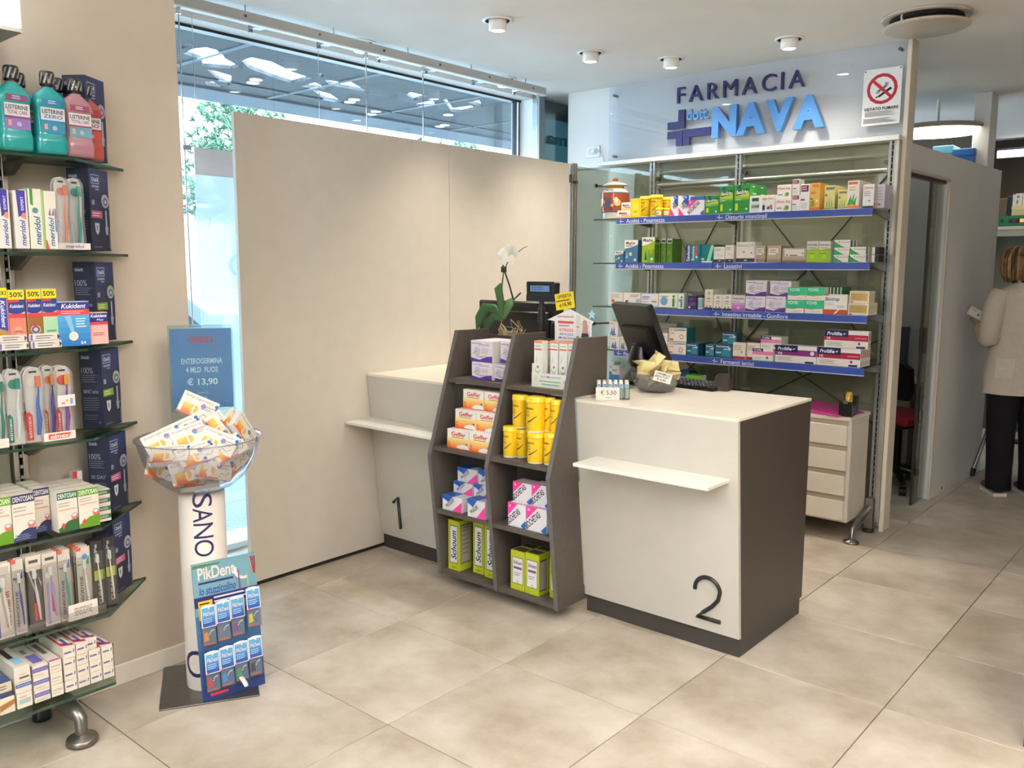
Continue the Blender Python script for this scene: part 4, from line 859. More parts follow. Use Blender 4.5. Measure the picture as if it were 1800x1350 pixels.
ART['schoum2'] = A('b3ba27', 'short lime and white carton', [('r', .12, .16, .9, .84, '3a3f5c'), ('r', .15, .175, .87, .825, 'e2dede'), ('i', 'Schoum', .2, .66, .82, .76, '2c3468'), ('r', .22, .54, .8, .60, '7c4a78'), ('l', .25, .36, .78, .46, 2, '9a949a'), ('c', .52, .22, .08, 'cfc08a')], r=[('r', .12, .1, .9, .86, '3a3f48'), ('r', .16, .13, .86, .83, 'a89f9a')], t=[('r', .1, .15, .9, .85, '4a4648')])
ART['tube_w'] = A('e4e2da', 'tall slim white carton', [('r', 0, .95, 1, 1, 'd98c6a'), ('r', .05, .80, .95, .83, 'c9614a'), ('r', .15, .88, .85, .9, '8fb0c0'), ('c', .5, .36, .34, '9fbfae'), ('c', .5, .38, .28, 'e4e2da'), ('c', .5, .42, .14, 'cf5a44'), ('l', .3, .26, .7, .32, 2, '7fae9c'), ('p', [(.2, .5), (.3, .7), (.4, .55)], 'b5cfc0')], t=[('r', 0, 0, 1, 1, 'd9957a')])
ART['ent'] = A('e6dfd2', 'white and orange medicine carton', [('t', 'Enterogermina', .08, .76, .84, .92, '7c7a86'), ('g', .10, .06, .40, .52, 'd8742e', 'e9c060', 4), ('c', .40, .34, .12, 'e3a848'), ('r', .36, .1, .41, .54, 'dcd9d2'), ('r', 0, 0, .62, .06, 'd8573a'), ('c', .62, .6, .07, '4d74b0'), ('r', .55, .62, .92, .66, 'cf7460'), ('l', .58, .44, .95, .58, 2, '9a9aa6'), ('p', [(.62, .08), (.7, .3), (.82, .2), (.9, .36), (.92, .34), (.82, .17), (.7, .26), (.64, .08)], '7a8f6a'), ('c', .95, .8, .05, '2f5fa5'), ('c', .97, .66, .04, '2f5fa5')],
    t=[('r', .02, .2, .34, .8, '3f8a3c'), ('r', .5, .4, .9, .6, 'b9b2a6')], r=[('r', .1, .3, .9, .7, 'c9c2b4')])
ART['ent']['k'] = [('t', 'Enterogermina', .08, .7, .84, .9, '8a8a92'), ('r', .1, .2, .4, .4, '3f8a3c')]
ART['oral'] = A('20243c', 'dark blue toothbrush carton', [], n='toothbrush_carton')
def oral_front(green):
    acc = '7f9f3a' if green else 'b5587c'
    return [('g', .0, .3, 1, 1, '23263a', '2b3560', 5), ('r', .1, .82, .52, .93, 'd3d5e0'), ('r', .115, .827, .505, .923, '2b3a6c'), ('b', 'Oral-B', .15, .845, .47, .90, 'e6e8f0'), ('r', .12, .775, .5, .80, '9a9eb2'), ('r', .3, .745, .48, .76, '9a9eb2'),
     ('c', .78, .62, .20, '8fa04a' if green else 'b9a3b8'), ('c', .79, .61, .165, 'aab2c4'), ('c', .79, .61, .12, '565a70'), ('c', .79, .61, .06, 'b9bfd0'), ('r', .75, .24, .83, .5, 'a4aabf'), ('p', [(.7, .3), (.88, .3), (.84, .2), (.74, .2)], '9aa0b8'),
     ('r', .02, .40, .58, .49, acc), ('l', .08, .415, .5, .475, 2, 'd9c8d0' if not green else 'cfdca8'), ('p', [(.16, .34), (.4, .34), (.38, .24), (.28, .19), (.18, .24)], 'c6c8d2'), ('r', .25, .25, .30, .31, '4a4e66'), ('r', .06, .56, .2, .62, '8f94aa'), ('r', .9, .03, .94, .22, '777b8c'), ('l', .06, .03, .6, .06, 1, '6d7082')]
def oral_side(green):
    return [('r', .08, .88, .5, .925, '54576a'), ('b', 'Oral-B', .12, .885, .46, .92, 'b5b8c6'), ('t', '100%', .08, .70, .62, .775, '9a9cac'), ('l', .08, .58, .9, .69, 4, '5d6072'), ('r', .08, .50, .92, .56, '2a2d3c'), ('b', 'SMART series' if green else '30 DAY', .12, .445, .82, .495, '84889c'), ('l', .1, .22, .92, .40, 6, '585b6c'), ('l', .1, .10, .85, .18, 3, '4d5060'), ('c', .82, .07, .06, '5a5d6e')]
ART['dento_n'] = A('e0d6c8', 'mouthwash carton with navy band', [('r', 0, .82, 1, 1, '27294f'), ('b', 'DENTOSAN', .05, .85, .95, .965, 'd9d4d6'), ('p', [(0, 0), (1, 0), (1, .26), (.55, .22), (0, .08)], '2a3058'), ('p', [(0, .0), (.9, 0), (.85, .3), (.4, .22), (0, .06)], '2a3058'), ('c', .8, .34, .17, '3a4a86'), ('c', .8, .34, .145, 'e6dad2'), ('p', [(.68, .26), (.92, .26), (.92, .38), (.8, .32), (.68, .36)], 'd06a54'), ('r', .05, .55, .9, .57, 'd48a78'), ('l', .05, .62, .8, .76, 2, 'b3a89c'), ('l', .06, .03, .8, .16, 3, '777c96')], n='mouthwash_carton')
ART['dento_g'] = A('e0d6c8', 'mouthwash carton with bright green band', [('r', 0, .82, 1, 1, '5c8f2c'), ('b', 'DENTOSAN', .05, .85, .95, .965, 'dfe4c8'), ('p', [(0, 0), (1, 0), (1, .32), (.5, .26), (0, .1)], '5a8a20'), ('c', .82, .36, .17, '3a4a86'), ('c', .82, .36, .145, 'e6dad2'), ('p', [(.70, .28), (.94, .28), (.94, .40), (.82, .34), (.70, .38)], 'd06a54'), ('p', [(.12, .16), (.24, .24), (.36, .18), (.24, .06)], 'c64a30'), ('r', .05, .6, .9, .62, 'd48a78'), ('l', .05, .66, .8, .78, 2, 'b3a89c')], n='mouthwash_carton')
ART['dento_d'] = A('e0d6c8', 'mouthwash carton with dark green band', [('r', 0, .82, 1, 1, '2c5c40'), ('b', 'DENTOSAN', .05, .85, .95, .965, 'cfdcd0'), ('p', [(0, 0), (1, 0), (1, .32), (.5, .26), (0, .1)], '2b5a30'), ('c', .82, .36, .17, '3a4a86'), ('c', .82, .36, .145, 'e6dad2'), ('p', [(.70, .28), (.94, .28), (.94, .40), (.82, .34), (.70, .38)], 'd06a54'), ('p', [(.12, .16), (.24, .24), (.36, .18), (.24, .06)], 'c64a30'), ('r', .05, .55, .9, .57, 'd48a78'), ('l', .05, .62, .8, .76, 2, 'b3a89c')], n='mouthwash_carton')
ART['dflat'] = A('dcd2c4', 'small flat carton with dark green stripe', [('r', 0, .35, 1, .9, '2c5c40'), ('l', .1, .45, .9, .8, 2, 'cfd6c8')], n='mouthwash_carton')
ART['mer_e'] = A('e3ddd2', 'white toothpaste carton with violet top', [('p', [(.2, 1), (.86, 1), (.86, .62), (.3, .54)], '3a3690'), ('b', 'EXPERT', .52, .66, .72, .9, 'd9d6e8', 90), ('i', 'meridol', .36, .05, .76, .5, '3f5f9c', 90), ('p', [(.45, .54), (.86, .5), (.86, .62), (.6, .62)], 'd9876f')], n='toothpaste_carton')
ART['mer_g'] = A('e3e0cc', 'white toothpaste carton with green stripe', [('r', .84, 0, 1, 1, '9dbb78'), ('p', [(.1, 1), (.3, 1), (.3, .72), (.12, .74)], '3f8a3c'), ('i', 'meridol', .3, .07, .72, .55, '3f6a94', 90), ('c', .42, .64, .2, '4d8a6a'), ('c', .46, .62, .12, '5a7fb8')], n='toothpaste_carton')
ART['mer_b'] = A('e3ddcc', 'white toothpaste carton with red corner', [('p', [(0, 0), (.26, 0), (.08, .16), (0, .16)], 'd8433a'), ('r', .82, .3, .95, .7, '4a7fae'), ('i', 'meridol', .3, .05, .72, .55, '3f6a94', 90), ('c', .5, .64, .2, 'e3ddcc'), ('p', [(.55, .58), (.8, .58), (.75, .72)], 'd8573f'), ('p', [(.3, .6), (.5, .72), (.5, .56)], '5a7fb8')], n='toothpaste_carton')
def kuk(body, mark): return [('r', 0, .84, 1, 1, 'e0cf22'), ('b', '50%', .1, .88, .9, .965, '3a3a3a'), ('p', [(0, .84), (1, .84), (1, .64), (.5, .58), (0, .62)], '2a3a7c'), ('p', [(0, .84), (.7, .84), (.6, .80), (0, .79)], 'c43a3c'), ('i', 'Kukident', .08, .70, .92, .76, 'dfe2ec'), ('r', 0, .53, 1, .6, 'c93c40'), ('r', 0, 0, 1, .53, body)]+mark
ART['kuk_r'] = A('cfb9a8', 'coral denture carton with yellow 50% band', kuk('dd7a62', [('c', .5, .32, .26, 'e59a84'), ('r', .25, .28, .75, .32, 'b8574c'), ('r', .3, .14, .7, .2, '8f6aa0')]), n='denture_carton')
ART['kuk_b'] = A('cfb9a8', 'brown denture carton with yellow 50% band', kuk('8a5f28', [('c', .5, .32, .34, 'c9c2bc'), ('c', .5, .32, .29, '3f4f8c'), ('p', [(.24, .32), (.5, .46), (.76, .32)], '9c4a48'), ('c', .5, .32, .14, 'c9c2bc')]), n='denture_carton')
ART['kuk_g'] = A('cfb9a8', 'mint denture carton with yellow 50% band', kuk('a3c9a2', [('r', .2, .27, .85, .3, '5a8a72'), ('r', .25, .12, .75, .17, '5a7f8c')]), n='denture_carton')
ART['kuk_m'] = A('a8803c', 'wide gold denture carton with yellow band', [('r', 0, .84, 1, 1, 'e0cf22'), ('b', 'EKI', .3, .88, .9, .95, '3a3a3a'), ('p', [(0, .84), (.9, .84), (.9, .3), (0, .36)], '33408a'), ('i', 'Kukident', .35, .36, .75, .8, 'dfe2ec', -90), ('r', .9, .1, 1, .84, 'c06a7c')], n='denture_carton')
ART['kuk_l'] = A('2f7ab0', 'wide blue denture tablet carton with red band', [('r', 0, .82, 1, .985, '26367c'), ('r', 0, .985, 1, 1, 'e6e6ea'), ('i', 'Kukident', .12, .845, .9, .95, 'eceef4'), ('r', 0, .70, 1, .82, 'd23c40'), ('l', .1, .715, .9, .80, 2, 'e6b0b0'), ('g', .0, 0, 1, .7, '2a6fae', '4f9cc8', 5), ('p', [(.2, .68), (.4, .68), (.5, .3), (.4, .3)], '86b9d8'), ('c', .46, .22, .15, 'e6ddd0'), ('l', .55, .4, .95, .64, 4, 'c9dcea'), ('b', '54', .68, .03, .84, .1, 'e0e8f0')], n='denture_carton')
ART['kuk_p'] = A('eab0a8', 'small pink denture carton with navy top', [('r', 0, .7, 1, .97, '26307c'), ('i', 'Kukident', .05, .84, .95, .94, 'eceef4'), ('b', 'Plus', .4, .735, .75, .8, 'e8d9c0'), ('r', 0, .61, 1, .7, 'd23c40'), ('l', .15, .26, .85, .38, 2, 'b5605c')], n='denture_carton')
ART['paste_v'] = A('ddd2c2', 'toothpaste carton with violet mark', [('r', .08, .42, .66, .58, '6a6488'), ('p', [(.78, .4), (.86, .4), (.92, .7), (.84, .7)], '504a78')], t=[('r', .06, .02, .94, .98, 'e0d6ca'), ('p', [(.05, .10), (.9, .02), (.9, .08), (.22, .24), (.2, .98), (.05, .98)], 'b8283c'), ('r', .46, .14, .7, .4, '57518c'), ('p', [(.3, .12), (.98, .06), (.98, .1), (.3, .18)], '4a4284'), ('r', .36, .45, .62, .9, '8f8a8c')], n='toothpaste_carton')
ART['paste_b'] = A('ddd2c2', 'toothpaste carton with broad violet band', [('r', 0, .45, 1, .8, '6a64a0'), ('b', 'Sensodyne', .1, .52, .9, .72, '9a96c0'), ('l', .1, .1, .8, .3, 1, 'b5aa9c')], t=[('r', .25, .12, .9, .5, '6a62a8'), ('r', .3, .6, .6, .8, '8f8aa0')], n='toothpaste_carton')
ART['paste_l'] = A('ddd2c2', 'toothpaste carton with pale print', [('r', .1, .5, .85, .62, 'b5a89c'), ('l', .1, .2, .8, .4, 1, 'c4b8aa')], t=[('p', [(.1, .02), (.95, .02), (.9, .14), (.1, .3)], 'ccc8cc'), ('r', .06, .02, .9, .07, 'b0333f'), ('r', .3, .4, .7, .9, '6f6468')], n='toothpaste_carton')
ART['paste_k'] = A('ddd2c2', 'white carton with black top print', [('r', .3, .2, .9, .32, '5f5448'), ('l', .3, .42, .8, .55, 1, 'b5aa9c')], t=[('r', .25, .4, .6, .95, '3a3640'), ('r', .28, .1, .85, .4, '8fc0dc'), ('r', .5, .82, .68, .95, 'c0453f')], n='toothpaste_carton')
ART['paste_n'] = A('ddd2c2', 'white carton end with blue band', [('r', 0, .5, 1, .85, '4a62a0'), ('b', 'Sensodyne', .1, .56, .9, .78, 'a6b4d4')], n='toothpaste_carton')
ART['paste_p'] = A('e0d6c8', 'white carton end with grey blue panel', [('r', .12, .3, .88, .6, '9fb0b0'), ('l', .15, .65, .85, .85, 1, 'd9a090')], n='toothpaste_carton')
ART['paste_d'] = A('c9bda6', 'white carton end with navy base band', [('r', 0, .0, 1, .35, '3a4264'), ('l', .1, .5, .8, .85, 2, '6a6a50')], t=[('r', 0, 0, 1, 1, '3d4a70'), ('r', .5, .3, .9, .7, '5a6a94')], n='toothpaste_carton')
ART['paste_o'] = A('e0d2bc', 'white carton end with brown gold band', [('p', [(0, .2), (1, .5), (1, .8), (0, .6)], '9a6a34')], n='toothpaste_carton')
ART['bluew2'] = A('dfe0e2', 'small white and blue carton', [('r', 0, .3, 1, .62, '3f7ec0'), ('l', .1, .7, .8, .9, 1, 'a9aebc')])
ART['greenw'] = A('e2e0d6', 'white carton with bright green top', [('r', 0, .68, 1, 1, '7cc142'), ('b', 'PALMOLIA', .08, .5, .8, .64, '3f8a4c'), ('l', .1, .15, .8, .38, 2, 'b9b5a8')], t=[('r', 0, 0, 1, 1, '7cc142')])
ART['navyt'] = A('2f5f94', 'dark blue carton', [('r', .1, .4, .9, .7, '5a8abc')])
# ---- building cartons
_cc = {}
def carton_mesh(kind, w, d, h, art=None):
    k = (kind, round(w, 3), round(d, 3), round(h, 3))
    if k in _cc: return _cc[k]
    a = art or ART[kind]; m = M()
    m.box((-w/2, 0, 0), (w/2, d, h), a['b'], 'card', .0009)
    seam = tuple(c*.72 for c in lin(a['b']))
    m.deco((-w/2, 0, h), XA, YA, w, d, [('r', .03, .06, .97, .06+.0012/d, seam), ('r', .015, .06, .015+.001/w, .97, seam), ('r', .985-.001/w, .06, .985, .97, seam)]+a['t'])
    if a['f']: m.deco((-w/2, 0, 0), XA, ZA, w, h, a['f'])
    m.deco((-w/2, d, 0), -YA, ZA, d, h, [('r', .03, .93, .97, .93+.001/h, seam)]+a['l'])
    m.deco((w/2, 0, 0), YA, ZA, d, h, [('r', .03, .93, .97, .93+.001/h, seam)]+a['r'])
    _cc[k] = m.mesh(a['n']); return _cc[k]
DEPTHW = ['second in file', 'third in file', 'fourth in file', 'fifth in file', 'sixth in file', 'seventh in file', 'eighth in file']
def fitY(kind, u0, u1, vt, y, z0=None, vb=None, d=.06, n=1, where='', rz=0., gap=.0015, tier=''):
    """carton facing the counter side: pixel columns u0..u1, top row vt measured on the plane y"""
    zt = PY((u0+u1)/2, vt, y).z
    if z0 is None: z0 = PY((u0+u1)/2, vb, y).z
    zc = (u0+u1)/2; vm = vt+12
    xa, xb = PY(u0, vm, y).x+.0008, PY(u1, vm, y).x-.0008
    me = carton_mesh(kind, xb-xa, d, zt-z0)
    a = ART[kind]
    for k in range(n):
        wh = where+tier if k == 0 else DEPTHW[k-1]+tier+' '+where
        put(me, a['n'], ((xa+xb)/2, y+k*(d+gap), z0+.0004), rz, a['d'], wh, a['c'], xa)
    return (xa, xb, z0, zt)
# ---------------------------------------------------------------- rear shelves
Y0 = 4.722
W1, W2, W3, W4 = ['on %s rear shelf' % s for s in ('top', 'second', 'third', 'lowest')]
Z = SZ[0]
fitY('mx_w', 1085, 1108, 370, Y0, Z, d=.09, where=W1, tier=' at bottom')
fitY('mx_w', 1092, 1110, 356, Y0+.01, PY(1100, 370, Y0).z+.001, d=.08, where=W1, tier=' on another')
fitY('yel', 1108.5, 1126, 349, Y0, Z, d=.10, where=W1)
def tub_mesh(r, h, small=False):
    k = ('tub', round(r, 3), round(h, 3))
    if k in _cc: return _cc[k]
    m = M(); Yl = 'efc21c'
    m.lathe([(0, 0), (r*.9, 0), (r*.93, .003), (r*.93, h*.05)], 24, 'e9e4da', 'plastic', cap=False)
    m.lathe([(r*.93, h*.05), (r*.95, h*.06), (r*.96, h*.84)], 24, Yl, 'plastic', cap=False)
    m.lathe([(r*.96, h*.84), (r*1.03, h*.845), (r*1.04, h*.89), (r*1.0, h*.90), (r*1.0, h*.99), (r*.96, h), (0, h)], 24, 'f0c522', 'plastic', cap=False)
    t = M(); w = r*1.7
    ops = [('b', 'BIOMINERAL', .1, .66, .78, .72, '4a4236'), ('t', 'magnesio', .14, .56, .5, .6, '7a6a2c'), ('l', .14, .46, .55, .53, 2, '8a7a30'), ('p', [(.1, .30), (.32, .34), (.34, .29), (.2, .25)], 'e9e9ee'), ('p', [(.3, .30), (.55, .36), (.95, .50), (.97, .485), (.6, .33), (.34, .27)], '4f4630'), ('c', .34, .12, .05, 'a8901c')]
    if small: ops = [('r', .05, .2, .95, .6, 'e8e0d0'), ('r', .2, .36, .8, .44, '6a5a40')]
    t.deco((-w/2, 0, 0), XA, ZA, w, h, ops, eps=.0008)
    t.split(.006); R_ = r*.96
    t.v = [((R_-p[1])*math.sin(p[0]/R_), -(R_-p[1])*math.cos(p[0]/R_), p[2]) for p in t.v]
    m.v += []; n0 = len(m.v); m.v += t.v; m.f += [tuple(i+n0 for i in f) for f in t.f]; m.c += t.c; m.m += t.m; m.s += t.s
    _cc[k] = m.mesh('yellow_tub'); return _cc[k]
def tubY(u0, u1, vt, y, z0, where, small=False, turn=0.):
    zt = PY((u0+u1)/2, vt, y).z; vm = vt+10
    xa, xb = PY(u0, vm, y).x, PY(u1, vm, y).x; r = (xb-xa)/2/1.04
    put(tub_mesh(r, zt-z0, small), 'yellow_tub', ((xa+xb)/2, y, z0+.0004), turn, 'small yellow and white tub' if small else 'yellow lidded tub', where, 'tub', xa)
tubY(1126, 1144, 345.5, Y0+.04, Z, W1); tubY(1144, 1164.5, 343, Y0+.04, Z, W1); tubY(1165, 1180, 347, Y0+.12, Z, W1+' behind the small tubs')
tubY(1154, 1166.5, 366, Y0+.02, Z, W1, True); tubY(1167, 1178, 366, Y0+.02, Z, W1, True)
fitY('bio_b', 1178.5, 1192, 345, Y0+.02, Z, d=.10, where=W1); fitY('bio_b', 1192.5, 1211, 344, Y0+.03, Z, d=.10, where=W1)
fitY('bio_p', 1210, 1238, 352, Y0, Z, d=.028, where=W1, n=1)
a = ART['bio_b']
fitY('navyt', 1213, 1237, 345, Y0+.045, Z, d=.10, where=W1)
fitY('grn', 1239.5, 1264, 344, Y0, Z, d=.09, where=W1, tier=', the short one')
fitY('grn', 1264.5, 1290, 327, Y0, Z, d=.11, where=W1, tier=', tall'); fitY('grn', 1290.5, 1319, 324, Y0, Z, d=.11, n=2, where=W1, tier=', tall')
fitY('jarbox', 1317.5, 1338, 344, Y0-.004, Z, d=.05, where=W1); fitY('berry', 1338, 1361.5, 343, Y0, Z, d=.06, where=W1)
b = fitY('herb', 1363, 1391, 348, Y0, Z, d=.07, where=W1, tier=' at bottom'); fitY('herb', 1366, 1391, 325, Y0+.004, b[3]+.001, d=.07, where=W1, tier=' on another')
b = fitY('mar', 1392, 1406.5, 343, Y0, Z, d=.06, where=W1, tier=' at bottom'); fitY('mar', 1393, 1406.5, 315.5, Y0, b[3]+.001, d=.06, where=W1, tier=' on another')
fitY('mar', 1407, 1424, 324, Y0, Z, d=.06, n=2, where=W1)
fitY('floral', 1424.5, 1442, 322, Y0, Z, d=.06, n=2, where=W1)
fitY('celery', 1449.5, 1468, 326, Y0, Z, d=.05, n=3, where=W1, tier=', taller'); fitY('celery', 1473, 1489.5, 334, Y0, Z, d=.05, n=3, where=W1, tier=', shorter')
fitY('aloe', 1490, 1511, 317.5, Y0-.003, Z, d=.06, n=3, where=W1)
fitY('wht', 1517, 1537, 324, Y0, Z, d=.05, n=1, where=W1); fitY('silver', 1539, 1556, 324, Y0+.06, Z, d=.06, n=2, where=W1+' right end')
Z = SZ[1]
fitY('mx_b', 1081, 1096, 441, Y0, Z, d=.08, where=W2, tier=', small'); fitY('mx_b', 1098, 1121.5, 422, Y0, Z, d=.08, where=W2, tier=', large')
fitY('mx_g', 1128.5, 1151, 417, Y0, Z, d=.055, where=W2, tier=' in front'); fitY('mx_g', 1122, 1140, 424, Y0+.065, Z, d=.055, where=W2, tier=' half hidden behind another')
for k, (ua, ub) in enumerate(((1152, 1161), (1162, 1171), (1172, 1182))): fitY('mx_s', ua, ub, 419.5, Y0+.05, Z, d=.12, where=W2)
fitY('teal', 1205.5, 1231, 430, Y0, Z, d=.08, n=2, where=W2); fitY('teal2', 1231.5, 1255, 430, Y0+.01, Z, d=.08, n=2, where=W2)
fitY('dkbot', 1254.5, 1274, 434, Y0-.003, Z, d=.06, n=2, where=W2); fitY('dkbot', 1274.5, 1290, 431, Y0, Z, d=.06, n=2, where=W2); fitY('bisa', 1294, 1327, 425.5, Y0-.003, Z, d=.05, n=2, where=W2)
fitY('tea', 1328, 1346, 432, Y0+.02, Z, d=.07, n=2, where=W2); fitY('tea', 1348, 1373, 432, Y0, Z, d=.07, n=2, where=W2); fitY('teaw', 1375, 1417, 436, Y0, Z, d=.07, n=2, where=W2)
fitY('lime', 1418, 1439, 424, Y0, Z, d=.06, n=2, where=W2); fitY('lime', 1439, 1460, 424, Y0, Z, d=.06, n=2, where=W2)
b = fitY('gsw', 1464, 1491.5, 448, Y0, Z, d=.05, n=2, where=W2, tier=' bottom layer'); fitY('gsw', 1492.5, 1522, 447.5, Y0, Z, d=.05, n=1, where=W2, tier=' bottom layer')
c = fitY('gsw', 1465.5, 1493, 435.5, Y0, b[3]+.001, d=.05, n=2, where=W2, tier=' middle layer'); fitY('gsw', 1493.5, 1522, 434, Y0, b[3]+.001, d=.05, n=1, where=W2, tier=' middle layer')
fitY('gsw', 1466, 1495, 422, Y0, c[3]+.001, d=.05, n=2, where=W2, tier=' top layer')
for k in range(4):
    for lv, nm in ((0, ' bottom layer'), (1, ' in upper layer')):
        zz = Z if lv == 0 else b[3]+.0015
        xa = PY(1524, 450, Y0).x+.004; hh = b[3]-Z
        put(carton_mesh('spine', .036, .02, hh-.001), 'medicine_carton', (xa+.02, Y0+.055+k*.024, zz+.0004), 0, 'small dark-edged carton', W2+' right end'+nm+(', '+DEPTHW[k-1] if k else ', foremost'), 'box', xa)
Z = SZ[2]
fitY('wh1', 1072, 1095.3, 514, Y0, Z, d=.07, where=W3); fitY('horse', 1095.8, 1126, 515, Y0, Z, d=.07, where=W3); fitY('bluew', 1127, 1157, 516.5, Y0, Z, d=.07, where=W3)
fitY('globe', 1158, 1191, 516, Y0, Z, d=.07, n=2, where=W3); fitY('globe2', 1191.5, 1202, 516.5, Y0, Z, d=.07, where=W3); fitY('globe2', 1202.5, 1208.5, 518, Y0+.06, Z, d=.07, where=W3)
ART['purp'] = A('372a5a', 'dark purple carton with oval emblem', [('c', .42, .74, .26, '5a4a80', .5), ('r', .2, .42, .9, .47, 'b05a98'), ('r', .2, .3, .9, .34, '8f86a8'), ('c', .2, .14, .12, 'd9d6e0')])
fitY('purp', 1209, 1224, 520, Y0, Z, d=.06, where=W3)
p = PY(1232, 535, Y0+.03); m = M(); zt = PY(1232, 518.5, Y0+.03).z-Z
m.lathe([(0, 0), (.020, 0), (.021, .004), (.021, zt*.8)], 18, 'cdd2cf', 'plastic', cap=False); m.lathe([(.021, zt*.15), (.0214, zt*.16), (.0214, zt*.7), (.021, zt*.71)], 18, '86aebb', 'plastic', cap=False); m.lathe([(.022, zt*.8), (.022, zt), (0, zt)], 18, '1d1c1f', 'plastic', cap=False)
put(m.mesh('pill_bottle'), 'pill_bottle', (p.x, Y0+.03, Z+.0004), 0, 'white pill bottle with black cap', W3, 'bottle', 0)
b = fitY('cats', 1238.5, 1253.5, 509, Y0, Z, d=.06, n=3, where=W3, tier=', taller'); fitY('cats', 1254, 1269.5, 518, Y0, Z, d=.06, n=3, where=W3); fitY('cats', 1270, 1286, 518, Y0, Z, d=.06, n=3, where=W3)
fitY('pink', 1286.5, 1309.5, 519.5, Y0, Z, d=.06, n=2, where=W3)
b = fitY('enter', 1310.2, 1345.3, 521, Y0, Z, d=.06, n=2, where=W3, tier=' bottom layer'); fitY('enter', 1346, 1381, 521, Y0, Z, d=.06, n=2, where=W3, tier=' bottom layer')
fitY('enter', 1311, 1348, 493, Y0, b[3]+.001, d=.06, n=2, where=W3, tier=' top layer'); fitY('enter', 1353.5, 1391, 494, Y0+.005, b[3]+.001, d=.06, n=2, where=W3, tier=' top layer')
b = fitY('yovis', 1381.4, 1413, 527.5, Y0-.002, Z, d=.06, n=2, where=W3, tier=' bottom layer'); fitY('yovis', 1414, 1447, 528, Y0-.002, Z, d=.06, n=2, where=W3, tier=' bottom layer')
fitY('yovis', 1384.5, 1416.5, 505, Y0-.001, b[3]+.001, d=.06, n=2, where=W3, tier=' top layer'); fitY('yovis', 1417, 1449.5, 505, Y0-.001, b[3]+.001, d=.06, n=2, where=W3, tier=' top layer')
fitY('btrap', 1448.5, 1490, 517.7, Y0-.003, Z, d=.045, where=W3)
for k in range(5): fitY('gspine', 1452+k*6.2, 1457.4+k*6.2, 505, Y0+.06, Z, d=.12, where=W3+' behind rust-based one')
b = fitY('gold', 1490.3, 1527, 533, Y0, Z, d=.022, n=6, where=W3, tier=' bottom layer'); fitY('gold', 1493, 1528, 512, Y0, b[3]+.001, d=.022, n=4, where=W3, tier=' top layer')
Z = SZ[3]
b = fitY('sail', 1071.5, 1089, 592, Y0, Z, d=.07, where=W4, tier=' bottom layer'); fitY('sail', 1089.5, 1101.5, 592, Y0, Z, d=.07, where=W4, tier=' bottom layer'); fitY('sail', 1070.5, 1086, 564.5, Y0, b[3]+.001, d=.07, where=W4, tier=' top layer')
fitY('beige', 1155.5, 1190, 568, Y0+.12, Z, d=.08, where=W4); fitY('wred', 1156, 1173.3, 586, Y0, Z, d=.07, where=W4)
b = fitY('eg', 1173.8, 1206, 600.5, Y0, Z, d=.11, where=W4, tier=' bottom layer'); fitY('eg', 1176, 1207, 576, Y0, b[3]+.001, d=.11, where=W4, tier=' top layer')
b = fitY('ferm', 1207, 1227.5, 604, Y0, Z, d=.045, n=4, where=W4, tier=', lower left'); fitY('ferm', 1240, 1256, 606, Y0+.01, Z, d=.07, where=W4, tier=', lower'); b = fitY('ferm', 1257, 1287, 606, Y0, Z, d=.07, n=2, where=W4, tier=', lower'); fitY('ferm', 1269.5, 1295, 585.5, Y0+.01, b[3]+.001, d=.07, where=W4, tier=' on another')
fitY('redb', 1288, 1310.5, 602, Y0, Z, d=.07, n=2, where=W4); fitY('redb', 1312.5, 1336, 602.6, Y0+.01, Z, d=.07, n=2, where=W4)
b = fitY('prol_p', 1322.3, 1359, 613, Y0-.004, Z, d=.07, where=W4, tier=' at bottom'); fitY('prol_p', 1337, 1373, 592, Y0+.002, b[3]+.001, d=.10, where=W4, tier=' on another')
fitY('prol_v', 1362.3, 1435.5, 608, Y0-.004, Z, d=.04, n=2, where=W4); b = fitY('prol_r', 1436, 1513, 612, Y0-.004, Z, d=.03, n=5, where=W4, tier=' bottom layer'); fitY('prol_r', 1449, 1527, 581, Y0, b[3]+.001, d=.04, where=W4, tier=' on the others')
# goods on the cabinet top behind desk 2
ZC = .70
for kd, ua, ub, vt, yy, lb in (('bluew2', 1186, 1205, 664, 4.80, 'at the back'), ('navyt', 1195, 1212, 651, 4.90, 'at the back'), ('greenw', 1206, 1232, 659.5, 4.80, ''), ('wht', 1183, 1195, 651, 4.92, ''), ('bluew2', 1071, 1080, 636, 4.86, 'at the far left'), ('bluew2', 1075, 1089, 643, 4.80, 'at the far left')):
    fitY(kd, ua, ub, vt, yy, ZC, d=.07, where='standing on the white cabinet '+lb)
# ---------------------------------------------------------------- grey display stand
S = 'of grey stand'
z = DZ[3]
WA = 'on top left shelf '+S
b = fitY('enter', 829, 865, 637.5, 2.905, z, d=.085, n=1, where=WA, tier=' bottom layer'); fitY('enter', 866.5, 899, 642, 2.925, z, d=.085, where=WA, tier=' bottom layer')
fitY('enter', 827.5, 865.5, 599.5, 2.915, b[3]+.001, d=.085, n=2, where=WA, tier=' upper'); fitY('enter', 879.5, 912, 601.5, 2.96, b[3]+.001, d=.085, where=WA, tier=' top layer')
fitY('enter', 866.5, 899, 637, 3.015, z, d=.085, where=WA, tier=' bottom layer rear')
z = DZ[2]; WA = 'on second left shelf '+S
b = fitY('geffer', 786, 824, 756, 2.775, z, d=.075, where=WA, tier=', bottom layer'); fitY('geffer', 824.5, 862.5, 760.5, 2.775, z, d=.075, where=WA, tier=', bottom layer')
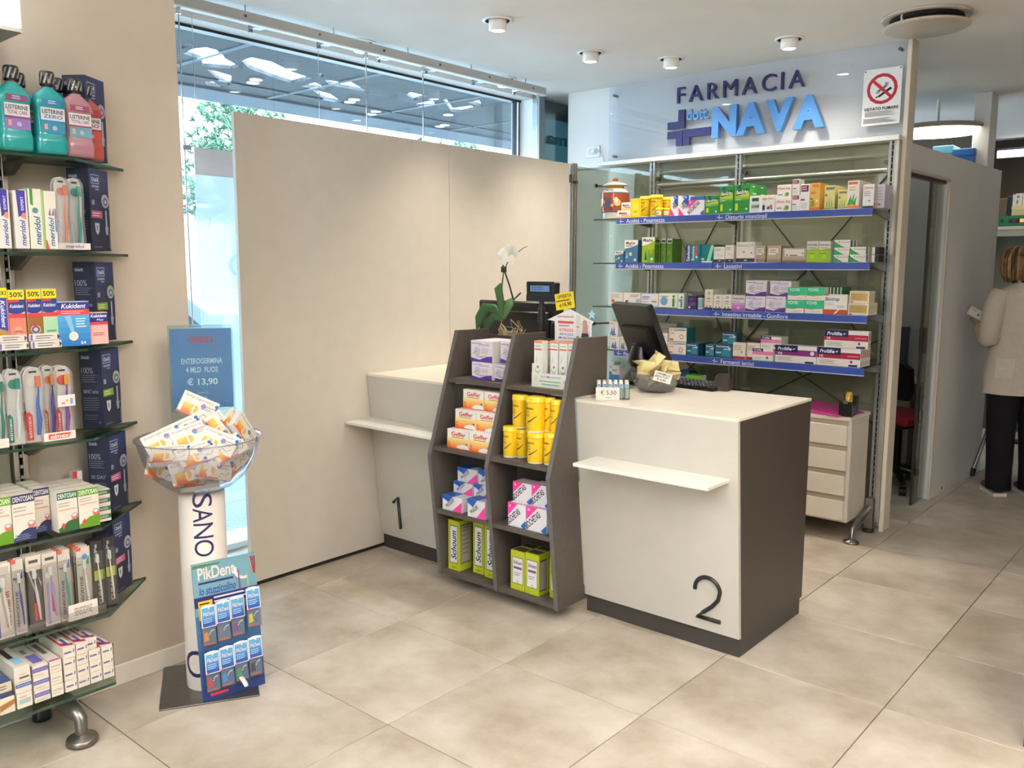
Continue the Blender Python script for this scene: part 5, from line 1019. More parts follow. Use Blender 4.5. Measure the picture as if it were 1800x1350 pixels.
c = fitY('geffer', 800, 836.3, 721, 2.81, b[3]+.001, d=.075, where=WA, tier=', middle layer'); fitY('geffer', 836.8, 873, 726, 2.81, b[3]+.001, d=.075, where=WA, tier=', middle layer')
fitY('geffer', 814, 850, 686, 2.845, c[3]+.001, d=.06, where=WA, tier=', top layer'); fitY('geffer', 851, 886, 690.5, 2.845, c[3]+.001, d=.06, where=WA, tier=', top layer')
fitY('geffer', 818, 850, 760, 2.853, z, d=.05, where=WA, tier=', bottom layer rear'); fitY('geffer', 853, 885, 763, 2.853, z, d=.05, where=WA, tier=', bottom layer rear')
z = DZ[1]; WA = 'on third left shelf '+S
b = fitY('bio_d', 777.5, 812, 873, 2.785, z, d=.08, where=WA, tier=', bottom layer', ); fitY('bio_d', 821.5, 853, 880, 2.775, z, d=.08, where=WA, tier=', bottom layer')
c = fitY('bio_d', 797, 830.5, 848.5, 2.85, b[3]+.001, d=.06, where=WA, tier=', middle layer'); fitY('bio_d', 832.5, 862, 853.5, 2.85, b[3]+.001, d=.06, where=WA, tier=', middle layer')
fitY('bio_d', 804, 838.5, 824, 2.86, c[3]+.001, d=.06, where=WA, tier=', top layer'); fitY('bio_d', 840.5, 872, 828, 2.86, c[3]+.001, d=.06, where=WA, tier=', top layer')
fitY('bio_d', 800, 830, 860, 2.868, z, d=.05, where=WA, tier=', bottom layer rear'); fitY('bio_d', 834, 862, 863, 2.868, z, d=.05, where=WA, tier=', bottom layer rear')
z = DZ[0]; WA = 'on bottom left shelf '+S
fitY('schoum', 787.5, 807.5, 915, 2.83, z, d=.085, where=WA, rz=0); fitY('schoum', 831, 850.5, 916.5, 2.87, z, d=.08, where=WA); fitY('schoum', 851.5, 872, 921, 2.86, z, d=.08, where=WA)
z = DZ[3]; WA = 'in tray, top right '+S
tb = []
for k, (ua, ub, yy) in enumerate(((938.5, 953, 2.90), (967, 981, 2.925), (982.5, 997.5, 2.925), (998.5, 1013.5, 2.925))):
    tb.append(fitY('tube_w', ua, ub, 599.5+k*.5, yy, z+.004, d=.042, where=WA)); 
for k in range(4): fitY('tube_w', 962+k*14.5, 975.5+k*14.5, 601, 2.99, z+.004, d=.04, where=WA+', rear')
xa, xb = PY(934.5, 665, 2.885).x, XS[2]-.004
m = M(); dpt = .15
m.box((0, 0, 0), (xb-xa, dpt, .003), 'dedbd0', 'card')
m.box((0, 0, .003), (xb-xa, .002, .062), 'dedbd0', 'card'); m.box((0, .002, .003), (.002, dpt, .10), 'dedbd0', 'card'); m.box((xb-xa-.002, .002, .003), (xb-xa, dpt, .10), 'dedbd0', 'card')
m.deco((0, 0, 0), XA, ZA, xb-xa, .062, [('b', 'puressentiel', .26, .66, .8, .86, '7c9cc0'), ('c', .46, .76, .025, 'cf5a44'), ('r', .22, .4, .82, .5, '8fb0a0'), ('r', .28, .18, .78, .28, '8ab08a'), ('c', .12, .6, .06, 'c6d2cf'), ('c', .92, .5, .05, 'b5bda8')])
put(m.mesh('carton_tray'), 'carton_tray', (xa, 2.885, z+.0003), 0, 'white printed card tray holding slim cartons', 'on top right shelf '+S, 'tray', 0)
z = DZ[2]; WA = 'on second right shelf '+S
T1 = [(887, 908, 749, 2.80), (909.5, 928, 753.5, 2.83), (929.5, 956.5, 760.5, 2.785), (957.5, 980, 760.5, 2.80)]
for ua, ub, vt, yy in T1: tubY(ua, ub, vt, yy+.012, z, WA+', lower row')
zt = PY(940, 760.5, 2.797).z+.001
for ua, ub, vt, yy in [(903.5, 926.5, 694, 2.845), (927.5, 956, 697.5, 2.815), (956.5, 974.5, 699, 2.855), (969, 987, 703, 2.845)]: tubY(ua, ub, vt, yy, zt, WA+', upper row')
z = DZ[1]; WA = 'on third right shelf '+S
b = fitY('bio_p', 892.5, 924, 886, 2.79, z, d=.075, where=WA, tier=', bottom layer'); fitY('bio_p', 925, 961, 893, 2.79, z, d=.075, where=WA, tier=', bottom layer')
fitY('bio_p', 901.5, 934.5, 849, 2.815, b[3]+.001, d=.07, where=WA, tier=', top layer'); fitY('bio_p', 935, 966, 853, 2.815, b[3]+.001, d=.07, where=WA, tier=', top layer')
z = DZ[0]; WA = 'on bottom right shelf '+S
fitY('schoum2', 897.5, 922.5, 969, 2.83, z, d=.06, n=2, where=WA); fitY('schoum2', 923, 947.5, 974, 2.83, z, d=.06, n=2, where=WA); fitY('schoum2', 966, 990, 982, 2.86, z, d=.06, n=2, where=WA)
# ================================================================ LEFT WALL GOODS
def fitX(kind, u0, u1, vt, x, z0=None, vb=None, d=.05, n=1, where='', tier='', art=None, gap=.0015, lean=0.):
    zt = PX((u0+u1)/2, vt, x).z; vm = vt+20
    if z0 is None: z0 = PX((u0+u1)/2, vb, x).z
    ya, yb = PX(u0, vm, x).y+.0006, PX(u1, vm, x).y-.0006
    me = carton_mesh(kind, yb-ya, d, zt-z0); a_ = ART[kind]
    for k in range(n):
        wh = where+tier if k == 0 else DEPTHW[k-1]+tier+' '+where
        put(me, a_['n'], (x-k*(d+gap), (ya+yb)/2, z0+.0004), math.pi/2, a_['d'], wh, a_['c'], ya)
    return ya, yb, z0, zt
V1, V2, V3, V4, V5, V6, V7 = ['on %s left shelf' % s for s in ('top', 'second', 'third', 'fourth', 'fifth', 'sixth', 'lowest')]
LT = [z+.009 for z, _ in LZ]; BT = .180
# toothbrush cartons standing along the cut corner
for k, (dz, fx, fy, zt, grn) in enumerate([(LT[0], -2.884, 1.281, .262, False), (LT[1], -2.88, 1.274, .262, False), (LT[2], -2.887, 1.278, .262, True), (LT[3], -2.882, 1.278, .262, True), (LT[4], -2.875, 1.283, .262, False), (LT[5], -2.862, 1.275, .262, False)]):
    a_ = dict(A('22263c', '', oral_front(grn), [('r', .3, .4, .6, .6, '30344a')], oral_side(grn)))
    a_['n'] = 'toothbrush_carton'
    me = carton_mesh('oral%d' % grn, .112, .075, .262, a_)
    ang = math.radians(126); ux, uy = math.cos(ang), math.sin(ang)
    o = put(me, 'toothbrush_carton', (fx+ux*.056, fy+uy*.056, dz+.0004), ang, 'dark blue electric toothbrush carton with '+('green' if grn else 'pink')+' stripe', [V1, V2, V3, V4, V5, V6][k], 'box', 0)
# mouthwash bottles
def se(a, n=4.): c, s = math.cos(a), math.sin(a); return (abs(c)**(2/n)*(1 if c > 0 else -1), abs(s)**(2/n)*(1 if s > 0 else -1))
def bottle_mesh(col, lab1, lab2, words, w=.088, d=.052, h=.185):
    m = M(); seg = 28
    prof = [(0.0, .0), (.46, .0), (.49, .012), (.5, .03), (.49, .045), (.46, .05), (.455, .06), (.455, .128), (.485, .132), (.49, .15), (.44, .165), (.28, .178), (.19, .183), (.17, h+.002)]
    vs = []; fs = []
    for r, z in prof:
        for i in range(seg):
            x, y = se(2*math.pi*i/seg, 4 if z < .16 else 2.5); k = min(1, .55+(r-.17)*1.4) if r < .44 else 1
            vs.append((x*r*w, y*r*(d if r > .3 else d+(w-d)*(1-(r-.17)/.13)), z))
    for j in range(len(prof)-1):
        for i in range(seg): fs.append((j*seg+i, j*seg+(i+1) % seg, (j+1)*seg+(i+1) % seg, (j+1)*seg+i))
    m.add(vs, fs, col, 'liquid', True)
    lw = .066
    ops = [('r', 0, .0, 1, 1, lab1), ('r', 0, .48, 1, 1, 'd7d3d3'), ('b', 'LISTERINE', .06, .76, .94, .93, '23222a'), (('b', words, .1, .58, .9, .72, lab2)), ('r', .0, .42, 1, .5, lab2), ('c', .55, .2, .1, 'b7a9c0'), ('r', .12, .12, .26, .34, 'd09a90')]
    m.deco((-lw/2, -d*.455-.0012, .058), XA, ZA, lw, .07, ops)
    m.deco((-lw/2+.004, -d*.49-.0008, .132), XA, ZA, lw-.008, .022, [('r', .02, .1, .98, .9, lab2), ('l', .3, .3, .7, .8, 2, 'c9d2e0')])
    o = m
    c = M()
    c.lathe([(.0195, 0), (.0205, .004), (.0195, .036), (.017, .039), (0, .0395)], 20, '2c2a2b', 'gloss', cap=False)
    for k in range(10):
        a0 = 2*math.pi*k/10
        q = [(.0208*math.cos(a0+t*.12), .0208*math.sin(a0+t*.12), .004+t*.007) for t in range(5)]+[(.0208*math.cos(a0+.26+t*.12), .0208*math.sin(a0+.26+t*.12), .004+t*.007) for t in range(4, -1, -1)]
        for t in range(4): c.add([q[t], q[9-t], q[8-t], q[t+1]], [(0, 1, 2, 3)], '9a968f', 'gloss')
    n = M(); n.lathe([(.0165, .0), (.0165, .012)], 18, 'c9d4d4', 'blister', cap=False)
    return o.mesh('body'), c.mesh('cap'), n.mesh('neck'), h
BM = {'v': bottle_mesh('2fa9a4', '8a6ca8', '7a3f6a', 'TOTAL CARE'), 'z': bottle_mesh('2fa9ab', '2a7f9c', '2c6f9a', 'ZERO'), 'p': bottle_mesh('c08a94', '5f94a0', '8c3f54', 'TOTAL CARE'), 'r': bottle_mesh('d0605a', 'c24a44', '9c3a3c', 'ZERO')}
def bottle(kind, x, y, z, where, desc, sc_=1.):
    b, c, n, h = BM[kind]
    e = empty('mouthwash_bottle', (x, y, z+.0003), math.pi/2, desc+' '+where, 'bottle', 'mouthwash bottles on the top left glass shelf'); e.scale = (sc_, sc_, sc_)
    for me, nm, zz in ((b, 'body', 0), (n, 'neck', h), (c, 'cap', h+.008)):
        o = bpy.data.objects.new(nm, me); COL.objects.link(o); o.parent = e; o.location.z = zz
z = LT[0]; xf = -2.845; s_ = 1.06
def yx(u): return PX(u, 220, xf).y
bottle('v', xf-.01, yx(28), z, V1, 'aqua mouthwash bottle with violet label', s_)
bottle('z', xf-.01, yx(90), z, V1, 'aqua mouthwash bottle with blue and yellow label', s_)
bottle('p', xf-.02, yx(140), z, V1, 'pink mouthwash bottle with striped black cap', s_*.97)
bottle('v', xf-.10, yx(10), z, 'half hidden at the left end '+V1, 'aqua mouthwash bottle', s_)
bottle('z', xf-.10, yx(59), z, 'behind the violet-labelled one '+V1, 'aqua mouthwash bottle', s_)
bottle('z', xf-.085, yx(122), z, 'behind the blue-labelled one '+V1, 'aqua mouthwash bottle', s_)
bottle('r', xf-.066, yx(169), z, 'behind the pink one '+V1, 'red mouthwash bottle', s_*.97)
# second shelf
z = LT[1]; xf = -2.812
fitX('mer_e', -6, 16, 333, xf, z, d=.035, n=2, where=V2); fitX('mer_e', 23, 48, 335, xf, z, d=.035, n=2, where=V2)
fitX('mer_g', 49, 76, 332, xf, z, d=.035, n=2, where=V2); fitX('mer_b', 76.5, 98.5, 336, xf, z, d=.035, n=2, where=V2)
# blister packed toothbrushes
def brush_mesh(w, h, handle, head, word, tab, tcol, dep=.02, style=0):
    m = M()
    out = [(-.5, 0), (.5, 0), (.5, .12), (.42, .4), (.5, .72), (.48, .9), (.3, .98), (0, 1), (-.3, .98), (-.48, .9), (-.5, .72), (-.42, .4), (-.5, .12)]
    m.prism([(x*w, y*h) for x, y in out], (0, .004, 0), XA, ZA, .0012, 'ece9e4', 'card')
    b = M()
    b.prism([(x*w*.96, y*h*.985+.002) for x, y in out], (0, -dep+.004, 0), XA, ZA, dep-.001, 'ffffff', 'blister')
    t = M()
    P = [(-.06*w, -.4*dep, .10*h), (.02*w, -.5*dep, .3*h), (-.04*w, -.5*dep, .5*h), (.05*w, -.45*dep, .68*h), (.03*w, -.45*dep, .88*h)]
    t.tube([(x+w*.12, y, zz) for x, y, zz in P], [w*.10, w*.13, w*.09, w*.05, w*.05], handle, 'plastic', 8)
    t.box((w*.03, -.75*dep, .74*h), (w*.28, -.3*dep, .88*h), head, 'plastic', .001)
    m.deco((-w/2, .0026, 0), XA, ZA, w, h, [('c', .5, .80, .3, tcol), ('p', [(.02, .03), (.36, .03), (.36, .36), (.2, .41), (.02, .39)], tab), ('b', word, .1, .06, .28, .36, 'e6dfda', 90), ('r', .3, .92, .7, .945, '3a3a3c')])
    return m.mesh('backing_card'), b.mesh('blister'), t.mesh('toothbrush')
def brushpack(u0, u1, vt, x, z0, handle, head, word, tab, tcol, desc, where, n=1, lean=.0):
    zt = PX((u0+u1)/2, vt, x).z; ya, yb = PX(u0, vt+30, x).y, PX(u1, vt+30, x).y
    a_, b_, c_ = brush_mesh(yb-ya, zt-z0, handle, head, word, tab, tcol)
    for k in range(n):
        e = empty('toothbrush_pack', (x-k*.024, (ya+yb)/2, z0+.0006), math.pi/2, desc+' '+where if k == 0 else desc+' behind the front one '+where, 'toothbrush')
        for me, nm in ((a_, 'backing_card'), (b_, 'blister'), (c_, 'toothbrush')):
            o = bpy.data.objects.new(nm, me); COL.objects.link(o); o.parent = e
brushpack(96, 119.5, 311, -2.818, z, 'd9825f', 'd88672', 'meridol', 'c9c6d6', 'd88672', 'orange toothbrush in clear blister pack', V2, 2)
brushpack(119.5, 144, 313, -2.83, z, '3f9a8c', '4aa08f', 'meridol', 'b9cfd2', '4aa08f', 'teal toothbrush in clear blister pack', V2, 2)
def tray(u0, u1, vt, vb, x, z0, word, wcol, bg, desc, where, ital=True):
    ya, yb = PX(u0, vt, x).y, PX(u1, vt, x).y; h = max(.02, PX(u0, vt, x).z-z0); w = yb-ya
    m = M(); m.box((-w/2, 0, 0), (w/2, .0015, h), 'e0d8cc', 'card'); m.box((-w/2, .0015, 0), (w/2, .05, .0015), 'e0d8cc', 'card')
    ops = []
    if bg: ops.append(('p', [(.14, .2), (.78, .2), (.86, .82), (.14, .82)], bg))
    ops.append(('i' if ital else 't', word, .2, .26, .8, .76, wcol)); m.deco((-w/2, 0, 0), XA, ZA, w, h, ops)
    put(m.mesh('shelf_tray'), 'shelf_tray', (x, (ya+yb)/2, z0+.0004), math.pi/2, desc, where, 'tray', ya)
tray(103.5, 159, 429, 444, -2.8085, z, 'meridol', '4a6fae', None, 'white card tray front with blue word', V2)
# third shelf
z = LT[2]; xf = -2.806
fitX('kuk_m', -8, 13, 506, xf, z, d=.05, where=V3); fitX('kuk_r', 13.5, 43.5, 510, xf, z, d=.04, n=2, where=V3); fitX('kuk_b', 46, 72.5, 509, xf, z, d=.04, n=2, where=V3); fitX('kuk_g', 73, 99.5, 508, xf, z, d=.04, n=2, where=V3)
fitX('kuk_l', 100.5, 157, 530, xf+.002, z, d=.04, where=V3); fitX('kuk_p', 157.5, 190, 549, xf-.004, z, d=.035, where=V3)
for u0, u1 in ((-4, 49.5), (54, 107.5)):
    ya, yb = PX(u0, 605, -2.797).y, PX(u1, 605, -2.797).y; w = yb-ya
    m = M()
    for k in range(2): m.box((-w/2, k*.012, k*.022), (w/2, .012+k*.012, .0215+k*.022), 'ddd3c8', 'card', .001); m.deco((-w/2, k*.012, k*.022), XA, ZA, w, .0215, [('r', .03, .1, .1, .9, '6a6aa8'), ('l', .2, .2, .85, .85, 2, '7a7474'), ('p', [(.92, .1), (1, .5), (.92, .9)], '33333a')])
    put(m.mesh('sample_packet'), 'sample_packet', (-2.7915, (ya+yb)/2, z+.0004), math.pi/2, 'pair of flat white packets lying at the edge', V3, 'packet', ya)
# fourth shelf
z = LT[3]; xf = -2.803
brushpack(-18, 9, 655, xf-.006, z, '2c7a6a', '2f8a78', 'elmex', '1f6a60', '2f8a78', 'dark green toothbrush pack cut by the picture edge', V4)
brushpack(8, 39, 649, xf, z, 'dfe4df', '2f8a78', 'elmex', '1f7a68', '2f8a78', 'green and white toothbrush pack', V4, 2)
brushpack(41, 76, 645, xf, z, '3f6ab0', 'd97a5a', 'elmex', 'cf3a36', 'e6e0d8', 'blue and yellow child toothbrush pack', V4, 2)
brushpack(73, 97, 642, xf-.012, z, '3a3a94', 'd98a4a', 'elmex', 'c23a3a', 'd8804a', 'dark blue toothbrush pack with orange head', V4, 2)
brushpack(94, 125, 642.5, xf, z, '7a3f94', 'e0a03c', 'elmex', 'c23a3e', 'cf5548', 'purple toothbrush pack with red disc', V4, 2)
m = M(); m.tube([(-.026, 0, .0), (-.026, 0, .03), (.026, 0, .03), (.026, 0, 0), (-.026, 0, 0)], .001, 'dcd4cc', 'plastic', 4); m.box((-.026, -.002, -.0), (.026, .0, .036), 'ded6d0', 'card', .0008); m.deco((-.026, -.002, 0), XA, ZA, .052, .036, [('r', .2, .2, .4, .4, 'd98a80'), ('r', .45, .4, .6, .6, 'e0a85a'), ('r', .7, .2, .85, .7, '6f8ac0')])
yy = PX(116, 702, -2.786).y; put(m.mesh('sticker_card'), 'sticker_card', (xf+.0175+.002, yy, PX(116, 714, -2.786).z), math.pi/2, 'small white rounded promotion card on the purple pack', V4, 'card', 0)
tray(77, 133, 763, 782, -2.7835-.002, z, 'elmex', 'e6dcd0', 'd8483c', 'white card tray front with red word band', V4)
tray(-20, 16, 775, 795, -2.786, z, 'elmex', 'd8cfc4', None, 'white card tray front cut by the picture edge', V4)
# fifth shelf: mouthwash cartons
z = LT[4]; xf = -2.775
fitX('dento_g', -22, 20, 876, xf, z, d=.045, n=4, where=V5, tier=', left block'); fitX('dento_n', 20, 61.5, 869, xf, z, d=.045, n=4, where=V5, tier=', left block')
fitX('dento_n', 58.5, 87, 858, xf-.05, z, d=.045, n=3, where=V5, tier=', set back')
ya, yb, _, zt = fitX('dento_d', 100, 136.5, 864.5, xf+.003, z, d=.045, n=4, where=V5, tier=', right block'); fitX('dento_g', 137, 174, 858, xf+.003, z, d=.045, n=4, where=V5, tier=', right block')
for k in range(4):
    yq = PX(175, 905, xf).y; put(carton_mesh('dflat', .045, .09, .026), 'mouthwash_carton', (xf-.02-.012*0, yq+.024, z+.0004+k*.0268), math.pi/2, 'small flat carton with dark green stripe', V5+', '+['lowest of the pile', 'second from pile bottom', 'third from pile bottom', 'on top of the pile'][k], 'box', 0)
ART['redw'] = A('d9cfc4', 'small red and white carton', [('r', 0, 0, .45, 1, 'b5343a'), ('l', .5, .2, .9, .9, 2, '8f8a86')])
fitX('redw', 128, 146, 828, -2.93, z, d=.03, where='at the back '+V5)
# sixth shelf: toothbrush cards
z = LT[5]; xf = -2.762
def card_pack(u0, u1, vt, kindops, base, desc, brush, n=1, xo=0.):
    x = xf+xo; zt = PX((u0+u1)/2, vt, x).z; ya, yb = PX(u0, vt+60, x).y, PX(u1, vt+60, x).y; w = yb-ya-.001; h = zt-z
    m = M(); m.box((-w/2, .008, 0), (w/2, .0095, h), base, 'card'); m.deco((-w/2, .008, 0), XA, ZA, w, h, kindops)
    b = M(); b.box((-w*.46, -.008, .012), (w*.46, .0078, h*.86), 'fff', 'blister', .002)
    t = M(); t.tube([(w*.2, .0, .03), (w*.14, -.001, h*.3), (w*.06, 0, h*.5), (w*.0, 0, h*.62), (-w*.04, 0, h*.8)], [w*.06, w*.09, w*.11, w*.05, w*.05], brush, 'plastic', 7); t.box((-w*.16, -.004, h*.70), (w*.08, .005, h*.82), 'd9d9d4', 'plastic', .001)
    M1, M2, M3 = m.mesh('backing_card'), b.mesh('blister'), t.mesh('toothbrush')
    for k in range(n):
        e = empty('toothbrush_pack', (x-k*.019, (ya+yb)/2+k*.0, z+.0006), math.pi/2, desc+(' ' if k == 0 else ', '+DEPTHW[k-1]+', ')+V6, 'toothbrush')
        for me, nm in ((M1, 'backing_card'), (M2, 'blister'), (M3, 'toothbrush')):
            o = bpy.data.objects.new(nm, me); COL.objects.link(o); o.parent = e
TAU = [('r', .1, .86, .9, .96, 'b5aca0'), ('c', .12, .66, .3, '3f8f5c'), ('b', 'tau-marin', .55, .14, .85, .62, 'a04a44', 90), ('r', .1, .02, .22, .6, '4a4a9c')]
SEN = lambda c: [('r', .04, .74, .9, .76, c), ('p', [(.6, .74), (.9, .86), (.9, .74)], c), ('b', 'SENSODYNE', .18, .1, .4, .58, '3a3a4a', 90), ('r', 0, .95, .35, 1, 'c9503c')]
card_pack(-9, 24, 992, TAU, 'd9cfc0', 'cream toothbrush card with red vertical word', 'd9d9d0', 2)
card_pack(25, 46, 984, SEN('3a5aa0'), 'c9c0b4', 'grey card toothbrush pack with dark blue brush', '3a3f94', 2)
card_pack(49, 77, 977, [('r', .0, .80, 1, 1, 'd6cbbc'), ('p', [(.1, .8), (.2, .8), (.6, .5), (.5, .5)], 'b9b0a4'), ('p', [(.5, .8), (.6, .8), (.95, .55), (.95, .62)], 'b9b0a4'), ('r', .4, .12, .75, .36, 'c0453f'), ('r', .2, .9, .8, .94, '4a4640')], '3b3733', 'black striped toothbrush card with red label', 'd6d0c8', 3)
card_pack(78, 105, 972, [('r', .2, .9, .8, .94, '4a4640'), ('r', .2, .02, .36, .6, '9a86c0'), ('r', .5, .18, .78, .45, 'c84a44'), ('c', .4, .7, .24, 'e6e0da')], 'cfc5b8', 'pale toothbrush card with violet stripe and red label', 'a58fc8', 3)
card_pack(106, 128, 967, SEN('5a6ab0'), 'c6bdb0', 'grey card toothbrush pack with teal brush', '2f9a98', 4)
card_pack(138, 163, 962, SEN('3f9a5c')+[('c', .6, .86, .2, '5a8ac0')], 'cdc6b6', 'pale green-edged toothbrush pack with teal and white brush', 'd9dcd6', 4)
DK = [('b', 'TePe', .3, .7, .55, .95, 'b5b0ac', 90), ('r', .2, .44, .98, .58, 'a9b83a'), ('b', 'CURAP', .5, .1, .75, .4, 'c9c2b8', 90)]
card_pack(163.5, 184, 951, DK, '2a2629', 'black toothbrush pack with lime band, left one', 'd9d2c4', 3)
card_pack(184.5, 205, 944, DK, '2a2629', 'black toothbrush pack with lime band, right one', 'd9d2c4', 3, -.004)
tray(120, 172, 1066, 1090, -2.7525, z, 'SENSODYNE', '6a6460', None, 'white card tray front with grey capitals', V6, False)
m = M(); ya, yb = PX(-10, 1100, -2.748).y, PX(207, 1040, -2.748).y
m.box((-2.7505, ya, z), (-2.749, 1.19, z+.028), 'fff', 'blister'); put(m.mesh('shelf_edge_guard'), 'shelf_edge_guard', (0, 0, 0.0004), 0, 'low clear plastic guard along the front edge', V6, 'guard', 0)
# lowest shelf: toothpaste cartons, ends facing out
z = BT; xf = -2.715
def stack(kind, u0, u1, us, n, h, where, d=.19, dy=0.):
    ya, yb = PX(u0, us, xf).y+.0006, PX(u1, us, xf).y-.0006
    me = carton_mesh(kind, yb-ya, d, h-.0006)
    nm_ = ['lowest', 'second from bottom', 'third from bottom', '']
    for k in range(n): put(me, ART[kind]['n'], (xf-.0015*((k*7) % 3), (ya+yb)/2, z+.0004+k*h), math.pi/2, ART[kind]['d'], ('topmost' if k == n-1 else nm_[k])+' '+where, 'box', ya, front='none')
R7 = 'on lowest left shelf'
h_ = .0365
stack('paste_v', 113.5, 136, 1190, 4, h_, R7+', first column'); stack('paste_v', 136.5, 158, 1185, 4, h_, R7+', second column'); stack('paste_v', 158.5, 180, 1180, 3, h_, R7+', third column'); stack('paste_v', 181, 201, 1175, 3, h_, R7+', last column')
ya, yb = PX(153, 1150, xf).y, PX(174, 1150, xf).y
put(carton_mesh('paste_v', yb-ya, .18, h_-.0006), 'toothpaste_carton', (xf-.012, (ya+yb)/2, z+.0006+3*h_), math.pi/2, 'white toothpaste carton set back', 'on third violet column, lowest left shelf', 'box', 0, front='none')
stack('paste_l', 90, 112, 1205, 3, .038, 'on lowest left shelf beside the violet-band column')
stack('paste_b', 60, 89, 1215, 3, .039, 'on lowest left shelf', d=.185)
stack('paste_p', 30, 58, 1232, 1, .048, 'on lowest left shelf under blue-banded one'); 
ya, yb = PX(28, 1215, xf).y, PX(57, 1215, xf).y; me = carton_mesh('paste_n', yb-ya, .18, .034); put(me, 'toothpaste_carton', (xf-.001, (ya+yb)/2, z+.049), math.pi/2, ART['paste_n']['d'], 'in the middle of its column on lowest left shelf', 'box', 0)
me = carton_mesh('paste_k', yb-ya, .19, .048); put(me, 'toothpaste_carton', (xf+.001, (ya+yb)/2-.002, z+.0845), math.pi/2, ART['paste_k']['d'], 'on lowest left shelf', 'box', 0)
stack('paste_o', 0, 28, 1250, 1, .05, 'at left end of lowest left shelf'); ya, yb = PX(-6, 1225, xf).y, PX(23, 1225, xf).y
me = carton_mesh('paste_d', yb-ya, .18, .045); put(me, 'toothpaste_carton', (xf-.003, (ya+yb)/2, z+.0515), math.pi/2, ART['paste_d']['d'], 'at left end of lowest left shelf', 'box', 0)
# ================================================================ BOWL STAND
BX, BY = -2.775, 1.555
e = empty('bowl_stand', (BX, BY, 0), 0, 'white column stand with clear plastic bowl in front of the left wall end', 'display stand')
ang = math.atan2(1.501-1.338, -3.009+2.729)
m = M(); m.T = Matrix.Rotation(ang, 4, 'Z'); m.box((-.17, -.165, 0), (.17, .165, .006), '7d7a78', 'metal', .0015); m.obj('base_plate', e)
m = M(); m.lathe([(.079, .006), (.079, .715), (.0, .715)], 40, 'ddd4c8', 'laminate', cap=False)
vd = Vector((-BX, -BY, 0)).normalized(); aa = math.atan2(vd.y, vd.x)+.0
t = M()
for ch, zc, hh in (('S', .700, .048), ('A', .648, .05), ('N', .592, .053), ('O', .530, .06)):
    t.text(ch, (-.034, 0, zc+hh/2), -ZA, XA, hh, .066, '2b2350', 'print', False)
t.split(.008)
t2 = M(); t2.c, t2.f, t2.m, t2.s = t.c, t.f, t.m, t.s
t2.v = []
for p in t.v:
    th = aa+.03+p[0]/.0796
    t2.v.append((.0798*math.cos(th), .0798*math.sin(th), p[2]))
n0 = len(m.v); m.v += t2.v; m.f += [tuple(i+n0 for i in f) for f in t2.f]; m.c += t2.c; m.m += t2.m; m.s += t2.s
ring = M(); ring.deco((-.05, 0, 0), XA, ZA, .1, .1, [('c', .5, .5, .5, '2b2350'), ('c', .5, .5, .36, 'ddd4c8')], eps=.0006); ring.split(.01)
n0 = len(m.v); m.v += [((.0796-p[1])*math.cos(aa-.55+p[0]/.08), (.0796-p[1])*math.sin(aa-.55+p[0]/.08), p[2]+.055) for p in ring.v]; m.f += [tuple(i+n0 for i in f) for f in ring.f]; m.c += ring.c; m.m += ring.m; m.s += ring.s
m.obj('column', e)
m = M(); RB = .212
pr_ = [(.0, .720), (.06, .722), (.11, .738), (.155, .775), (.185, .825), (.2, .875), (.207, .905)]
m.lathe(pr_, 56, 'fff', 'bowl_plastic', cap=False)
m.lathe([(.207, .905), (.214, .909), (.214, .9125), (.206, .9105), (.203, .905)], 56, 'fff', 'bowl_plastic', cap=False); m.obj('bowl', e)
# medicine cartons heaped in the bowl
EW, EH, ED = .128, .078, .024
me = carton_mesh('ent', EW, ED, EH)
view = Vector((-BX, -BY, .62)).normalized()
def bowl_pt(u, v, s): # s metres towards the lens from the bowl axis plane
    n = Vector((-BX, -BY, 0)).normalized(); c = Vector((BX, BY, 0))+n*s; d = _ray(u, v); o = Vector((0, 0, EYE)); return o+d*((c-o).dot(n)/d.dot(n))
def heap(u, v, s, roll, yaw, pitch, lab):
    """centre at pixel (u, v), s towards the viewer; roll in the picture plane, yaw/pitch turning the face away"""
    p = bowl_pt(u, v, s); n = math.atan2(-BY, -BX)+math.pi/2
    Rm = Matrix.Rotation(n+math.radians(yaw), 4, 'Z') @ Matrix.Rotation(math.radians(-pitch), 4, 'X') @ Matrix.Rotation(math.radians(-roll), 4, 'Y')
    o = bpy.data.objects.new('medicine_carton', me); COL.objects.link(o)
    o.matrix_world = Matrix.Translation(p) @ Rm @ Matrix.Translation((0, -ED/2, -EH/2))
    tag(o, lab, 'box', 'medicine cartons in the clear bowl')
HB = 'white and orange carton '
